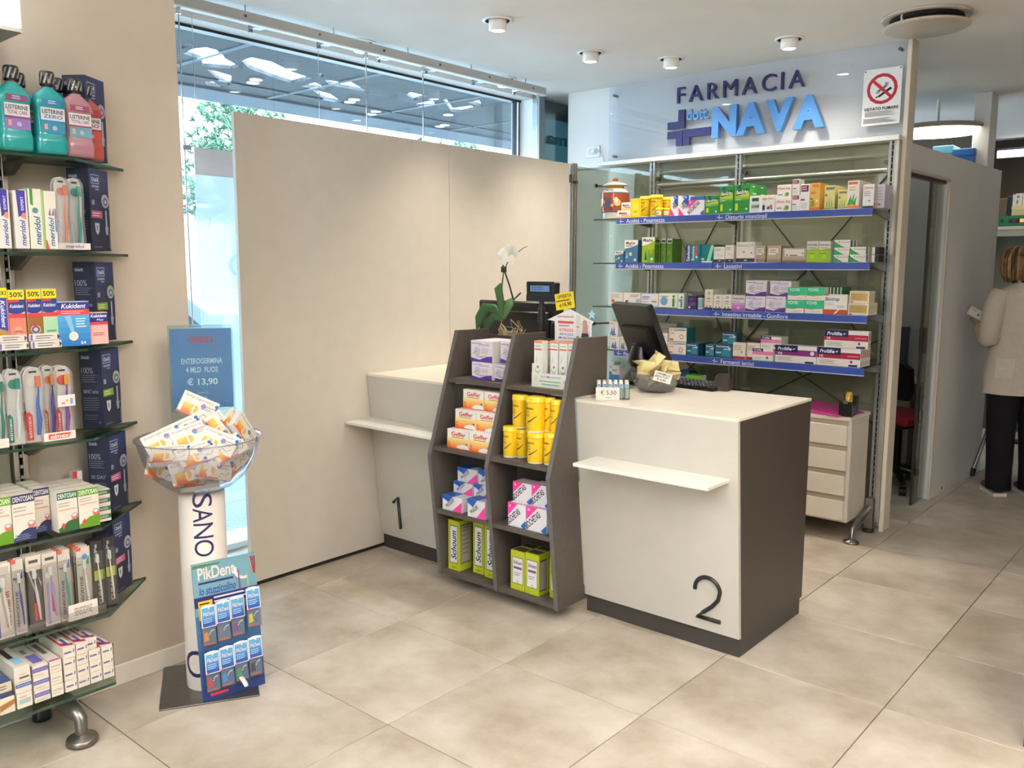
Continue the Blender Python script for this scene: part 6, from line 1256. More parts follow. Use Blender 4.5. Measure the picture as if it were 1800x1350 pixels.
for a_ in [
 (348, 716, -.06, -28, 8, 14, HB+'standing highest at the back of the clear bowl'),
 (287, 775, .03, 24, 0, 32, HB+'at the left rim of the clear bowl'),
 (322, 758, -.02, 24, 0, 28, HB+'leaning behind two others in the bowl centre'),
 (336, 766, .03, 20, 0, 30, HB+'in the bowl centre tilted to the left'),
 (386, 757, .0, -66, 25, 20, HB+'standing on edge right of the bowl centre, blue dots up'),
 (384, 778, .055, -27, -4, 32, HB+'in front at right with its long word sloping down'),
 (412, 752, -.04, -62, 40, 12, HB+'upright at the right rim of the bowl'),
 (428, 758, -.02, -60, 55, 14, HB+'outermost at the right rim of the bowl'),
 (345, 800, .10, 18, 10, 45, HB+'lying at the front rim with its edge up'),
 (300, 801, .09, 6, -20, 55, HB+'lying flat near the left front rim, green end showing'),
 (334, 826, .115, 14, 0, 8, HB+'seen through the bowl wall, large orange patch'),
 (290, 822, .07, -10, -30, 10, HB+'seen through the bowl wall at left'),
 (375, 822, .10, -18, 25, 15, HB+'seen through the bowl wall right of centre'),
 (405, 812, .05, 30, 35, 20, HB+'seen through the bowl wall at right'),
 (350, 842, .06, 4, 0, 50, HB+'at the bottom of the clear bowl'),
 (400, 790, .06, 20, 20, 40, HB+'under the sloping one at the right front')]:
    heap(*a_)
# offer sign in a clear holder standing in the bowl
p0 = bowl_pt(358, 717, -.10)
nA = math.atan2(-BY, -BX)+math.pi/2
e = empty('offer_sign', (p0.x, p0.y, p0.z), nA, 'blue offer sign in a clear holder standing behind the bowl cartons', 'sign')
w, h = .208, .287
m = M(); m.box((-w/2, .0, 0), (w/2, .0015, h), '5c7fb6', 'card')
m.deco((-w/2, 0, 0), XA, ZA, w, h, [('b', 'OFFERTA', .31, .82, .71, .90, 'c9463f'), ('b', 'ENTEROGERMINA', .17, .56, .84, .63, 'cfd9ea'), ('b', '4 MLD  FL/OS', .24, .45, .76, .52, 'cfd9ea'), ('b', '€ 13,90', .25, .28, .75, .38, 'dfe6f2'), ('b', 'invece di', .42, .185, .58, .21, 'a9bcdc'), ('b', '€ 16,50', .42, .12, .57, .15, 'b9c8e2')]); m.obj('printed_sheet', e)
m = M(); m.box((-w/2-.006, -.003, -.01), (w/2+.006, -.0012, h+.012), 'fff', 'clear'); m.box((-w/2-.006, .0025, -.26), (w/2+.006, .0045, h+.012), 'fff', 'clear'); m.box((-w/2-.006, -.003, h+.011), (w/2+.006, .0045, h+.0135), 'e6ecec', 'blister'); m.obj('clear_holder', e)
# ================================================================ HANGING PACK CARD AT THE STAND FOOT
BL = Vector((-2.644, 1.452, .0065)); BR = Vector((-2.602, 1.673, .0065)); cu = (BR-BL).normalized(); cw = .225
pp = Vector((cu.y, -cu.x, 0)); cvv = (Vector((0, 0, .478))-pp*.056); ch = cvv.length; cv = cvv.normalized(); cn = cu.cross(cv)
e = empty('pack_display_card', BL, 0, 'blue interdental pick display card leaning on the column of the bowl stand', 'display card')
m = M(); m.prism([(0, 0), (cw, 0), (cw, ch), (0, ch)], (0, 0, 0), cu, cv, .004, '2f4f7c', 'card')
ops = [('r', 0, .62, 1, 1, '6d98a4'), ('g', 0, 0, 1, .62, '22386e', '3f6a94', 5), ('r', .0, .68, 1, .755, '2a2a62'), ('p', [(0, .965), (.42, .97), (.44, .985), (.02, .99)], '4f7a4c'),
 ('b', 'PikDent', .08, .875, .66, .965, 'e6d0c6'), ('l', .08, .835, .66, .868, 1, '2a2a62'), ('i', 'lo stuzzicolino', .08, .765, .66, .825, '2f4f94'),
 ('l', .3, .69, .98, .748, 2, 'd9d6e4'), ('r', .45, .635, .66, .672, '3f6a74'), ('b', 'FIMO', .5, .642, .62, .666, 'e0e0e0'), ('r', .82, .64, .94, .668, 'd9862f'),
 ('p', [(.05, .59), (.15, .565), (.27, .59), (.27, .725), (.05, .725)], 'e3b62a'), ('l', .07, .65, .25, .715, 3, '3a3430'), ('b', '3€', .10, .60, .2, .64, 'c43a2c')]
for k in range(9):
    a = math.pi*(.95+.62*k/8); ops.append(('c', .80+.14*math.cos(a), .90+.075*math.sin(a)*.9, .026, 'e2e2da'))
ops += [('p', [(.70, .76), (.73, .76), (.72, .9), (.70, .9)], '8a4a74'), ('p', [(.84, .76), (.86, .76), (.85, .86), (.84, .86)], 'c9b84a')]
for k in range(5): ops.append(('p', [(.93+.012*k, .85), (.95+.012*k, .85), (.90+.03*k, .98), (.885+.03*k, .98)], ['b5a34a', '8a3a5c', 'a03a4c', '6a3a6a', 'c0903a'][k]))
ops += [('r', .12, .03, .4, .05, 'c43a3c')]
m.deco((0, 0, 0), cu, cv, cw, ch, ops); m.obj('card_board', e)
m = M(); c0 = cu*.135+cv*.052
m.tube([tuple(c0), tuple(c0+cn*.02+cv*.0), tuple(c0+cn*.05-cv*.012), tuple(c0+cn*.058-cv*.02)], [.008, .009, .009, .007], 'e2ddd4', 'plastic', 8, flat=.45); m.obj('peg_foot', e)
PC_ = ['e0902c', '6a7a84', '8a4a8c', 'e0d02c', 'd8503c', '4a90c8', '3fa070', '4a4448']
for k in range(8):
    col = k % 4; row = k//4
    o_ = cu*(.012+.0515*col)+cv*((.192 if row == 0 else .03)+.004*col+(.02 if k == 3 else 0)); out = .010 if k != 3 else .03
    ww, hh = .050, .142
    pk = empty('interdental_pick_pack', BL+o_+cn*(out-.006), 0, ['blue-topped pick pack with orange tips', 'blue-topped pick pack with grey tips', 'blue-topped pick pack with violet tips', 'blue-topped pick pack with yellow tips, hanging out furthest', 'blue-topped pick pack with red tips', 'blue-topped pick pack with light blue tips', 'blue-topped pick pack with green tips', 'blue-topped pick pack with dark tips'][k]+', '+('upper' if row == 0 else 'lower')+' row on the display card', 'pack', 'pick packs on the display card')
    m = M(); m.prism([(0, .068), (ww, .068), (ww, hh), (ww*.62, hh+.004), (ww*.38, hh+.004), (0, hh)], tuple(cn*.017), cu, cv, .002, 'dfe3e8', 'card')
    m.deco(tuple(cn*.017), cu, cv, ww, hh, [('g', .06, .5, .94, .96, '2a4f9c', '5fa6cc', 5), ('i', 'PikDent', .12, .76, .9, .86, 'd9c9cf'), ('l', .14, .58, .86, .72, 3, '9fc0e0'), ('c', .12, .49, .08, 'd86a5c')]); m.obj('header_card', pk)
    m = M(); m.prism([(0, 0), (ww, 0), (ww, .068), (0, .068)], tuple(cn*.016), cu, cv, .012, 'fff', 'blister')
    m.obj('blister_box', pk)
    m = M(); q = tuple(cn*.008); 
    m.deco(q, cu, cv, ww, .068, [('r', .04, .06, .96, .95, '5a7490'), ('p', [(.12, .25), (.48, .3), (.4, .75), (.16, .7)], PC_[k])]+[('c', .78-.34*math.cos(t*.24), .2+.62*math.sin(t*.24)*.9+.02, .045, 'dad8d4') for t in range(3, 8)]+[('l', .08, .06, .92, .2, 2, 'd86a3c')]); m.obj('pick_insert', pk)
    m = M(); c1 = cu*(ww*.5)+cv*(hh-.006); m.cyl(tuple(c1-cn*(out-.006)), tuple(c1+cn*.028), .0028, 'dcdcd8', 'plastic', 8); m.obj('hook', pk)
# ================================================================ ON THE GREY STAND AND DESK 1
# house-shaped counter card and its offer tag
yh = 3.045
P = [PY(*q, yh) for q in ((977, 600), (1040, 597), (1040, 570), (1044, 566), (1002, 543), (962, 562), (975, 562))]
zb = DZ[3]+.0005
poly = [(P[0].x, zb), (P[1].x, zb), (P[2].x, P[2].z), (P[3].x, P[3].z), (P[4].x, P[4].z), (P[5].x, P[5].z), (P[6].x, P[6].z-.006)]
e = empty('counter_card', (P[0].x, yh, zb), 0, 'white house-shaped advertising card above the slim cartons', 'card')
m = M(); m.prism([(a-P[0].x, b-zb) for a, b in poly], (0, 0, 0), XA, ZA, .003, 'e9e8e6', 'card', edge=('86b9dc', 'card'))
cw2 = P[1].x-P[0].x; z0 = P[0].z-zb; hh = P[4].z-P[0].z
ops = [('b', 'puressentiel', .06, .72, .5, .80, 'c05a58'), ('r', .06, .56, .5, .63, 'd0563f'), ('l', .08, .44, .5, .54, 1, '9a9ab0'), ('b', 'STRESS', .1, .32, .5, .40, 'd86a4c'), ('b', 'ARTICOLA', .1, .20, .5, .27, '5a6ab0'), ('b', 'MUSCOLI', .08, .09, .52, .16, '5a6ab0'),
 ('r', .57, .1, .68, .84, 'd3d8d2'), ('r', .585, .46, .665, .49, 'cf5a3a'), ('r', .585, .12, .665, .2, '4a9a4c')]
rr = rng(4)
for k in range(34):
    x, y = .72+rr.random()*.25, .08+rr.random()*.72; a = rr.uniform(0, 6.3); l = .035
    ops.append(('p', [(x, y), (x+l*math.cos(a)-.01, y+l*math.sin(a)), (x+l*1.6*math.cos(a), y+l*1.9*math.sin(a))], ['3f5a48', '2b4a5a', 'c0703c', '6a8a5a', '333a44'][k % 5]))
ops += [('c', .83, .62, .055, 'b08574'), ('p', [(.76, .3), (.9, .3), (.89, .58), (.78, .58)], 'b58d80'), ('p', [(.72, .1), (.96, .1), (.92, .3), (.75, .3)], '2a2f4a')]
m.deco((0, 0, z0), XA, ZA, cw2, hh, ops); m.obj('card_board', e)
m = M(); s5 = []
for k in range(10): r5 = .022 if k % 2 == 0 else .010; s5.append((r5*math.cos(math.pi/2+k*math.pi/5), r5*math.sin(math.pi/2+k*math.pi/5)))
pz = PY(1041, 553, yh); m.prism([(x+pz.x-P[0].x, z+pz.z-zb) for x, z in s5], (0, -.004, 0), XA, ZA, .002, 'a9d2ea', 'card'); m.obj('star', e)
p = PY(978, 546, yh-.008); q = PY(1010, 538, yh-.008)
e = empty('offer_tag', p, 0, 'yellow offer tag stuck on top of the house-shaped card', 'tag')
m = M(); a = math.radians(9); u_ = Vector((math.cos(a), 0, math.sin(a))); v_ = Vector((-math.sin(a), 0, math.cos(a)))
tw, th_ = (q-p).length*1.0, .072
m.prism([(0, 0), (tw, 0), (tw, th_), (0, th_)], (0, 0, 0), u_, v_, .002, 'e8cf2c', 'card')
m.deco((0, 0, 0), u_, v_, tw, th_, [('b', 'OFFERTA', .12, .68, .9, .9, '3a3630'), ('l', .06, .46, .9, .62, 1, '4a4430'), ('b', '16,90', .38, .14, .86, .42, '2c2a26'), ('b', '€', .2, .16, .32, .34, '2c2a26')]); m.obj('tag_sheet', e)
# monitor and customer display on desk 1
e = empty('desk_monitor', (-2.80, 3.45, .955), 0, 'black desk monitor seen from behind on desk number 1', 'monitor')
m = M(); x0, x1 = PY(841, 535, 3.43).x+2.80, PY(985, 535, 3.43).x+2.80; zt = PY(900, 529, 3.43).z-.955
m.box((x0, -.02, zt-.31), (x1, .015, zt), '19191c', 'plastic', .008); m.box((x0+.06, -.04, zt-.27), (x1-.06, -.02, zt-.05), '141416', 'plastic', .012); m.obj('housing', e)
m = M(); m.box((x0+.015, .0155, zt-.295), (x1-.015, .0165, zt-.015), '0d0f12', 'gloss'); m.obj('screen', e)
m = M(); m.tube([(0, 0, .012), (0, .0, zt-.15)], .025, '17171a', 'plastic', 12); m.lathe([(0, 0), (.12, 0), (.12, .008), (.03, .014), (0, .014)], 28, '17171a', 'plastic', c=(0, 0, 0)); m.obj('foot', e)
p0 = PY(952, 530, 3.2)
e = empty('customer_display', (p0.x, 3.2, .955), 0, 'small black price display with blue screen on a pole', 'display')
m = M(); w0, w1 = PY(927, 512, 3.19).x-p0.x, PY(977, 512, 3.19).x-p0.x; z1 = PY(952, 495, 3.19).z-.955; z0 = PY(952, 530, 3.19).z-.955
m.prism([(w0, z0), (w1, z0), (w1, z0+.028), (w1-.003, z0+.034), (w1-.001, z1-.006), (w1-.006, z1), (w0+.006, z1), (w0+.001, z1-.006), (w0+.003, z0+.034), (w0, z0+.028)], (0, -.018, 0), XA, ZA, .04, '1e2124', 'plastic'); m.obj('housing', e)
m = M(); hz = z1-z0; m.deco((w0, -.018, z0), XA, ZA, w1-w0, hz, [('r', .08, .42, .92, .9, '0f1113'), ('r', .14, .5, .82, .8, '5f86b5'), ('l', .18, .55, .76, .76, 2, '3f5f8c')], 'gloss'); m.obj('screen', e)
m = M(); m.cyl((0, 0, .01), (0, 0, z0+.01), .012, '1b1d20', 'plastic', 12); m.cyl((0, 0, z0-.10), (0, 0, z0-.03), .018, '1b1d20', 'plastic', 12); m.obj('pole', e)
m = M(); m.lathe([(0, 0), (.07, 0), (.07, .006), (.02, .014), (0, .014)], 24, '1b1d20', 'plastic'); m.obj('foot', e)
m = M(); p1 = PY(965, 565, 3.22)
e = empty('card_terminal', (p1.x+.045, 3.30, .955), 0, 'dark glossy receipt printer behind the house-shaped card', 'printer')
m = M(); m.box((-.07, -.05, 0), (.07, .07, p1.z-.955), '2a2d31', 'gloss', .012); m.obj('housing', e)
m = M(); m.box((-.05, -.0, p1.z-.955), (.05, .05, p1.z-.945), '17181a', 'plastic', .004); m.obj('lid', e)
# orchid
OY = 3.25
def OP(u, v, dy=0.): return PY(u, v, OY+dy)
ob = OP(897, 596); e = empty('potted_orchid', (ob.x, OY, .955), 0, 'white single-bloom orchid with bare roots behind the grey stand', 'plant'); off = Vector((ob.x, OY, .955))
def rel(p): return tuple(Vector(p)-off)
m = M(); zr = ob.z-.955
m.lathe([(0, 0), (.05, 0), (.065, zr*.98), (.068, zr), (.06, zr), (.055, zr*.9), (0, zr*.9)], 24, 'b9b3a4', 'ceramic'); m.obj('pot', e)
rr = rng(9); m = M()
for k in range(30):
    a = rr.uniform(0, 6.3); l = rr.uniform(.05, .12); s = (.03*math.cos(a), .03*math.sin(a), zr*.92); g = (s[0]+.03*math.cos(a), s[1]+.03*math.sin(a), zr+rr.uniform(.02, .06)); d = (s[0]*1.5+rr.uniform(-.05, .05), s[1]+rr.uniform(-.04, .04), zr+rr.uniform(.0, .10))
    m.tube([s, g, d], [.004, .0036, .002], rr.choice(['b5a380', '9a8a6a', 'a8733c', '7d8a66']), 'matte', 5)
m.obj('roots', e)
def leaf(pts, ws, col='2f5a2c'):
    m = M(); vs = []; fs = []; n = len(pts)
    for i, p in enumerate(pts):
        p = Vector(rel(p)); d = (Vector(rel(pts[min(i+1, n-1)]))-Vector(rel(pts[max(i-1, 0)]))).normalized(); sd = d.cross(Vector((-.3, 1, 0.25))).normalized()*ws[i]
        up = sd.cross(d).normalized()*ws[i]*.25
        vs += [tuple(p-sd+up), tuple(p), tuple(p+sd+up)]
    k = len(vs); vs += [tuple(Vector(v)+Vector((0, .002, -.0015))) for v in vs]
    for i in range(n-1):
        a = i*3
        for j in (0, 1): fs.append((a+j, a+j+1, a+j+4, a+j+3)); fs.append((k+a+j, k+a+j+3, k+a+j+4, k+a+j+1))
        fs.append((a, a+3, k+a+3, k+a)); fs.append((a+2, k+a+2, k+a+5, a+5))
    m.add(vs, fs, col, 'leaf', True); return m.obj('leaf', e)
leaf([OP(885, 560), OP(868, 542), OP(852, 540), OP(841, 560), OP(838, 578)], [.006, .022, .026, .022, .005])
leaf([OP(885, 562), OP(866, 556), OP(856, 568), OP(852, 584)], [.006, .02, .022, .006], '28502a')
leaf([OP(884, 560), OP(879, 530), OP(875, 508), OP(881, 499)], [.008, .020, .022, .008], '3a6634')
leaf([OP(886, 560, -.02), OP(892, 540, -.03), OP(897, 530, -.02), OP(902, 524)], [.006, .02, .022, .006], '466f3c')
m = M(); m.tube([rel(OP(*q)) for q in ((886, 560), (884, 530), (882, 505), (885, 480), (889, 468), (892, 462), (900, 452), (910, 444), (920, 436), (927, 433))], [.004, .004, .0036, .0034, .003, .003, .0028, .0024, .002, .0014], '4a5a34', 'leaf', 6)
m.tube([rel(OP(891, 461)), rel(OP(890, 457))], .0016, '4a5a34', 'leaf', 5); m.obj('stem', e)
m = M(); m.tube([rel(OP(*q)) for q in ((905, 536), (895, 500), (886, 474), (884, 466))], [.0045, .004, .004, .004], '2d2e20', 'matte', 6); m.box(Vector(rel(OP(882, 476)))-Vector((.004, .004, .008)), Vector(rel(OP(889, 471)))+Vector((.004, .004, .008)), '1d2416', 'plastic', .002); m.tube([rel(OP(903, 527)), rel(OP(915, 515))], .004, '3a3a28', 'matte', 5); m.obj('support_stick', e)
fc = Vector(rel(OP(899, 446, -.02)))
for k, (a, ln, wd, tilt) in enumerate([(95, .062, .042, .3), (28, .066, .062, .2), (172, .074, .062, .25), (228, .062, .042, .5), (305, .056, .040, .5)]):
    a = math.radians(a); d = Vector((math.cos(a), -tilt, math.sin(a))).normalized(); sd = d.cross(Vector((.3, -1, .2))).normalized()
    m = M(); n = 6; vs = []; fs = []
    for i in range(n):
        t = i/(n-1); wv = wd*math.sin(math.pi*min(1, .12+t*.85))**.8; c = fc+d*(ln*t)+Vector((0, -.008*math.sin(t*3), -.012*t*t))
        vs += [tuple(c-sd*wv*.5), tuple(c+Vector((0, -.004, .002))), tuple(c+sd*wv*.5)]
    for i in range(n-1):
        for j in (0, 1): fs.append((i*3+j, i*3+j+1, i*3+j+4, i*3+j+3))
    m.add(vs, fs, 'f1ede4', 'petal', True); m.obj('petal', e)
m = M(); m.lathe([(0, -.008), (.007, -.004), (.008, .003), (0, .009)], 10, 'e3d9a0', 'petal', c=tuple(fc+Vector((0, -.012, -.002)))); m.obj('petal_lip', e)
# ================================================================ ON DESK 2
zd = .9553
e = empty('touch_terminal', (-1.97, 3.36, zd), 0, 'black touch-screen till seen from behind on desk number 2', 'monitor')
u_ = Vector((.87, -.5, 0)).normalized(); up = Vector((-.5*.13, -.87*.13, .31)); vh = up.length; v_ = up.normalized(); n_ = u_.cross(v_)
KS = 1.085; O_ = Vector((0, 0, EYE)); LB = O_+(Vector((-1.84, 3.2, 1.034))-u_*.34-O_)*KS-Vector((-1.97, 3.36, zd)); up = up*KS; vh = up.length
m = M(); m.prism([(.0, .008), (.008, 0), (.36, 0), (.368, .008), (.368, vh-.008), (.36, vh), (.008, vh), (0, vh-.008)], tuple(LB), u_, v_, .028, '1b1b1d', 'plastic')
m.prism([(.05, .03), (.315, .03), (.315, vh-.11), (.05, vh-.11)], tuple(LB+n_*.022), u_, v_, .024, '141416', 'plastic'); m.obj('housing', e)
m = M(); m.prism([(.018, .018), (.35, .018), (.35, vh-.018), (.018, vh-.018)], tuple(LB-n_*.029), u_, v_, .0012, '1a2230', 'gloss'); m.obj('screen', e)
m = M(); c = LB+u_*.17+v_*.12; b0 = Vector((c.x, c.y, 0))+Vector((.03, -.01, 0))
m.tube([tuple(b0+Vector((0, 0, .015))), tuple(b0+Vector((-.01, -.02, .06))), tuple(c+n_*.04-Vector((0, 0, .02))), tuple(c+n_*.03+Vector((0, 0, .04)))], [.075, .07, .065, .05], '121214', 'plastic', 12, flat=.6)
m.tube([tuple(b0+Vector((-.02, 0, .02))), tuple(b0+Vector((-.02, 0, .09)))], [.11, .06], '121214', 'plastic', 14)
m.box(tuple(b0+Vector((-.11, -.09, 0))), tuple(b0+Vector((.11, .07, .022))), '131315', 'plastic', .008); m.obj('stand', e)
m = M(); c2 = LB+u_*.12+v_*.17+n_*.024; m.prism([(0, 0), (.05, .0), (.05, .008), (0, .008)], tuple(c2), u_, v_, .003, '4a48a0', 'gloss'); m.obj('badge', e)
ck = (PZ(1185, 672, zd)+PZ(1244, 685, zd))/2
e = empty('keyboard', (ck.x+.01, ck.y-.02, zd), math.radians(-6), 'black keyboard lying behind the packet bowl on desk number 2', 'keyboard')
m = M(); m.prism([(-.075, 0), (.075, 0), (.075, .024), (-.07, .014)], (.17, 0, 0), YA, ZA, .30, '141416', 'plastic'); m.obj('base', e)
me_ = M(); me_.box((-.008, -.008, 0), (.008, .008, .006), '222226', 'plastic', .002); km = me_.mesh('key')
for i in range(13):
    for j in range(5):
        o = bpy.data.objects.new('key', km); COL.objects.link(o); o.parent = e; o.location = (-.108+i*.0205, -.055+j*.027, .0135+(-.055+j*.027+.07)/.145*.010); o.rotation_euler.x = .07
cs = PZ(1266, 687, zd)
e = empty('scanner_cradle', (cs.x, cs.y+.02, zd), math.radians(10), 'small dark brown scanner cradle at the rear of desk number 2', 'scanner')
m = M(); m.box((-.036, -.03, 0), (.036, .035, .022), '37302b', 'plastic', .004); m.obj('base', e)
m = M(); m.prism([(-.034, .022), (.034, .022), (.03, .062), (.022, .074), (-.02, .074), (-.03, .062)], (0, -.022, 0), XA, ZA, .045, '2a1f1c', 'plastic'); m.obj('body', e)
# lip balm counter box
a = PZ(1047, 702, zd); b = PZ(1107, 703, zd); dv = (b-a); ang = math.atan2(dv.y, dv.x); lw = dv.length
e = empty('lip_balm_box', a, ang, 'clear counter box of lip balm sticks with handwritten price card', 'box')
m = M(); m.box((0, 0, .001), (lw, .07, .004), 'fff', 'clear'); m.box((0, 0, .004), (lw, .0015, .05), 'fff', 'clear'); m.box((0, .0685, .004), (lw, .07, .06), 'fff', 'clear')
for x in (0, lw-.0015): m.box((x, .0015, .004), (x+.0015, .0685, .055), 'fff', 'clear')
m.obj('clear_tray', e)
m = M(); cwid = lw*.70; m.box((0, -.003, .0), (cwid, -.001, .052), 'ddd6ca', 'card'); m.deco((0, -.003, 0), XA, ZA, cwid, .052, [('t', '€ 5,50', .2, .36, .86, .76, '2a2a2e'), ('l', .4, .12, .7, .22, 1, '8a8a8a')]); m.obj('price_card', e)
ms = M(); ms.lathe([(0, 0), (.0085, 0), (.0085, .068), (.0075, .072), (0, .072)], 12, 'ddd8d0', 'plastic'); ms.deco((-.006, -.0086, .0), XA, ZA, .012, .07, [('r', .1, .56, .9, .86, '3f78b0'), ('r', .3, .6, .7, .8, '8fb4d4')], eps=.0002); sm_ = ms.mesh('lip_balm')
for i in range(6):
    for j in range(3):
        o = bpy.data.objects.new('lip_balm', sm_); COL.objects.link(o); o.location = Vector(a)+Matrix.Rotation(ang, 3, 'Z')@Vector((.013+i*(lw-.026)/5, .014+j*.021, .0045)); o.rotation_euler.z = ang
        tag(o, ['leftmost', 'second from left', 'third from left', 'fourth from left', 'fifth from left', 'rightmost'][i]+' white lip balm stick, '+['front', 'middle', 'rear'][j]+' row of the clear counter box', 'lip balm', 'lip balm sticks in the counter box')
# bowl of yellow packets
cb_ = PZ(1143, 692, zd); cb_ = cb_+Vector((-.02, .075, 0)); R0 = .105
e = empty('packet_bowl', (cb_.x, cb_.y, zd), 0, 'clear bowl of pale yellow packets with price note on desk number 2', 'bowl')
m = M(); m.lathe([(0, .002), (.05, .002), (.075, .010), (.095, .032), (.105, .06), (.108, .085), (.105, .085), (.102, .06), (.092, .034), (.07, .013), (0, .006)], 36, 'fff', 'bowl_plastic', cap=False); m.obj('bowl', e)
pn = Vector((-cb_.x, -cb_.y, .5)).normalized(); pu = Vector((-pn.y, pn.x, 0)).normalized(); pv = pn.cross(pu)
m = M(); c = pn*.108+pu*.03+Vector((0, 0, .064)); a = math.radians(-14); uu = pu*math.cos(a)+pv*math.sin(a); vv = pv*math.cos(a)-pu*math.sin(a)
m.prism([(-.038, -.022), (.038, -.022), (.038, .022), (-.038, .022)], tuple(c), uu, vv, .001, 'e3dccf', 'card'); m.deco(tuple(c-uu*.038-vv*.022), uu, vv, .076, .044, [('b', 'CARAMELLE', .08, .68, .9, .9, '2c2a2c'), ('b', 'GOLA PURA', .08, .42, .84, .62, '2c2a2c'), ('b', '€ 4,90', .2, .08, .72, .34, '2c2a2c')]); m.obj('price_note', e)
rr = rng(21)
for k in range(20):
    a = k*2.4; r_ = .085*math.sqrt((k % 9+.5)/9); zz = .022+.078*(k/16)+(.02 if r_ < .04 else 0)
    m = M(); w_, h_, b_ = .042, .03, .012
    vs = []; N_ = 6
    for i in range(N_+1):
        for j in range(N_+1):
            x, y = i/N_*2-1, j/N_*2-1; bz = b_*(1-x*x)*(1-y*y)+rr.uniform(-.0015, .0015); vs.append((x*w_, y*h_, bz))
    n1 = len(vs); vs += [(x, y, -z-.0006) for x, y, z in vs]; fs = []
    for i in range(N_):
        for j in range(N_):
            q = i*(N_+1)+j; fs.append((q, q+N_+1, q+N_+2, q+1)); fs.append((n1+q, n1+q+1, n1+q+N_+2, n1+q+N_+1))
    rim = [i*(N_+1) for i in range(N_+1)]+[N_*(N_+1)+j for j in range(1, N_+1)]+[i*(N_+1)+N_ for i in range(N_-1, -1, -1)]+[j for j in range(N_-1, 0, -1)]
    for i in range(len(rim)): a_, b2 = rim[i], rim[(i+1) % len(rim)]; fs.append((a_, n1+a_, n1+b2, b2))
    m.add(vs, fs, rr.choice(['d9cc8a', 'e0d49a', 'd4c47c', 'dccb90']), 'plastic', True)
    for x in (-1, 1): m.box((x*w_*.86, -h_*.98, -.001), (x*w_, h_*.98, .0012), 'd9c882', 'plastic')
    m.deco((-w_*.55, -h_*.6, b_+.0005), XA, YA, w_*1.1, h_*1.2, [('c', .5, .5, .16, 'd0a05a'), ('l', .1, .1, .9, .25, 1, 'b0a060')])
    Rm = Matrix.Rotation(a, 4, 'Z') @ Matrix.Rotation(rr.uniform(.4, 1.2), 4, 'X') @ Matrix.Rotation(rr.uniform(-.5, .5), 4, 'Y')
    o = m.obj('snack_packet'); o.matrix_world = Matrix.Translation((cb_.x+r_*math.cos(a)*.8, cb_.y+r_*math.sin(a)*.8, zd+zz+.018)) @ Rm
    dr = ['right', 'rear right', 'rear', 'rear left', 'left', 'front left', 'front', 'front right'][int(((a % 6.283)+.39)/.785) % 8]
    tag(o, 'pale yellow packet in clear desk bowl, '+dr+(' outer' if r_ > .055 else ' inner')+' side, '+['lowest', 'low', 'middle', 'upper', 'topmost'][k//4]+' layer', 'packet', 'yellow packets in the desk bowl')
# ================================================================ REAR SHELF JAR AND CABINET TOP
cj = PY(1080.5, 386, 4.86); h = PY(1080, 313, 4.86).z-SZ[0]; r = (PY(1101, 350, 4.86).x-PY(1060, 350, 4.86).x)/2*1.02
e = empty('ceramic_jar', (cj.x, 4.86, SZ[0]+.0004), 0, 'painted lidded ceramic pharmacy jar at left end of the top rear shelf', 'jar')
m = M()
m.lathe([(0, 0), (r*.86, 0), (r*.88, h*.02), (r*.86, h*.12), (r*.9, h*.16)], 32, 'd6cfc2', 'ceramic', cap=False); m.lathe([(r*.9, h*.16), (r*.92, h*.175), (r*.92, h*.19)], 32, '4a5a8c', 'ceramic', cap=False)
m.lathe([(r*.92, h*.19), (r*.98, h*.3), (r, h*.5), (r, h*.62)], 32, '9c4a2c', 'ceramic', cap=False); m.lathe([(r, h*.62), (r*.99, h*.64)], 32, '4a5a8c', 'ceramic', cap=False)
m.lathe([(r*.99, h*.64), (r*.86, h*.70), (r*.70, h*.735)], 32, 'd9d2c6', 'ceramic', cap=False); m.lathe([(r*.70, h*.735), (r*.6, h*.76), (r*.6, h*.80)], 32, 'c99a4c', 'ceramic', cap=False)
t = M(); dk = [('c', .22, .45, .13, 'd9cbb0'), ('c', .28, .60, .08, 'd9cbb0'), ('c', .18, .28, .08, 'd9cbb0'), ('c', .84, .45, .11, 'd0b070'), ('c', .80, .62, .07, 'd9cbb0'), ('c', .53, .25, .07, '3a4a80'), ('c', .53, .42, .09, '3a4a80'), ('c', .53, .62, .07, '3a4a80'), ('c', .38, .5, .05, 'd9a04c'), ('c', .68, .3, .05, 'd9a04c')]
t.deco((-r*1.1, 0, h*.2), XA, ZA, r*2.2, h*.42, dk, eps=.001); t.deco((-r*.8, 0, h*.655), XA, ZA, r*1.6, h*.06, [('b', 'CRIS', .2, .1, .8, .9, '3a3f5a')], eps=-.006)
t.split(.012); n0 = len(m.v); m.v += [((r-p[1])*math.sin(p[0]/r), -(r-p[1])*math.cos(p[0]/r), p[2]) for p in t.v]; m.f += [tuple(i+n0 for i in f) for f in t.f]; m.c += t.c; m.m += ['ceramic']*len(t.m); m.s += t.s
m.obj('body', e)
m = M(); m.lathe([(r*.64, h*.80), (r*.86, h*.805), (r*.88, h*.825), (r*.6, h*.88), (r*.3, h*.91), (r*.18, h*.92)], 32, 'd9d4c8', 'ceramic', cap=False)
for k in range(20):
    a = k*math.pi/10; m.box((math.cos(a)*r*.66-.002, math.sin(a)*r*.66-.002, h*.845), (math.cos(a)*r*.66+.002, math.sin(a)*r*.66+.002, h*.875), '5a5f70', 'ceramic')
m.lathe([(r*.12, h*.91), (r*.22, h*.945), (r*.2, h*.975), (r*.08, h), (0, h)], 16, 'b5562f', 'ceramic', cap=False); m.obj('lid', e)
e = empty('tape_dispenser', (-1.655, 4.80, .7003), math.radians(8), 'black desk tape dispenser with yellow roll on the white cabinet', 'tape dispenser')
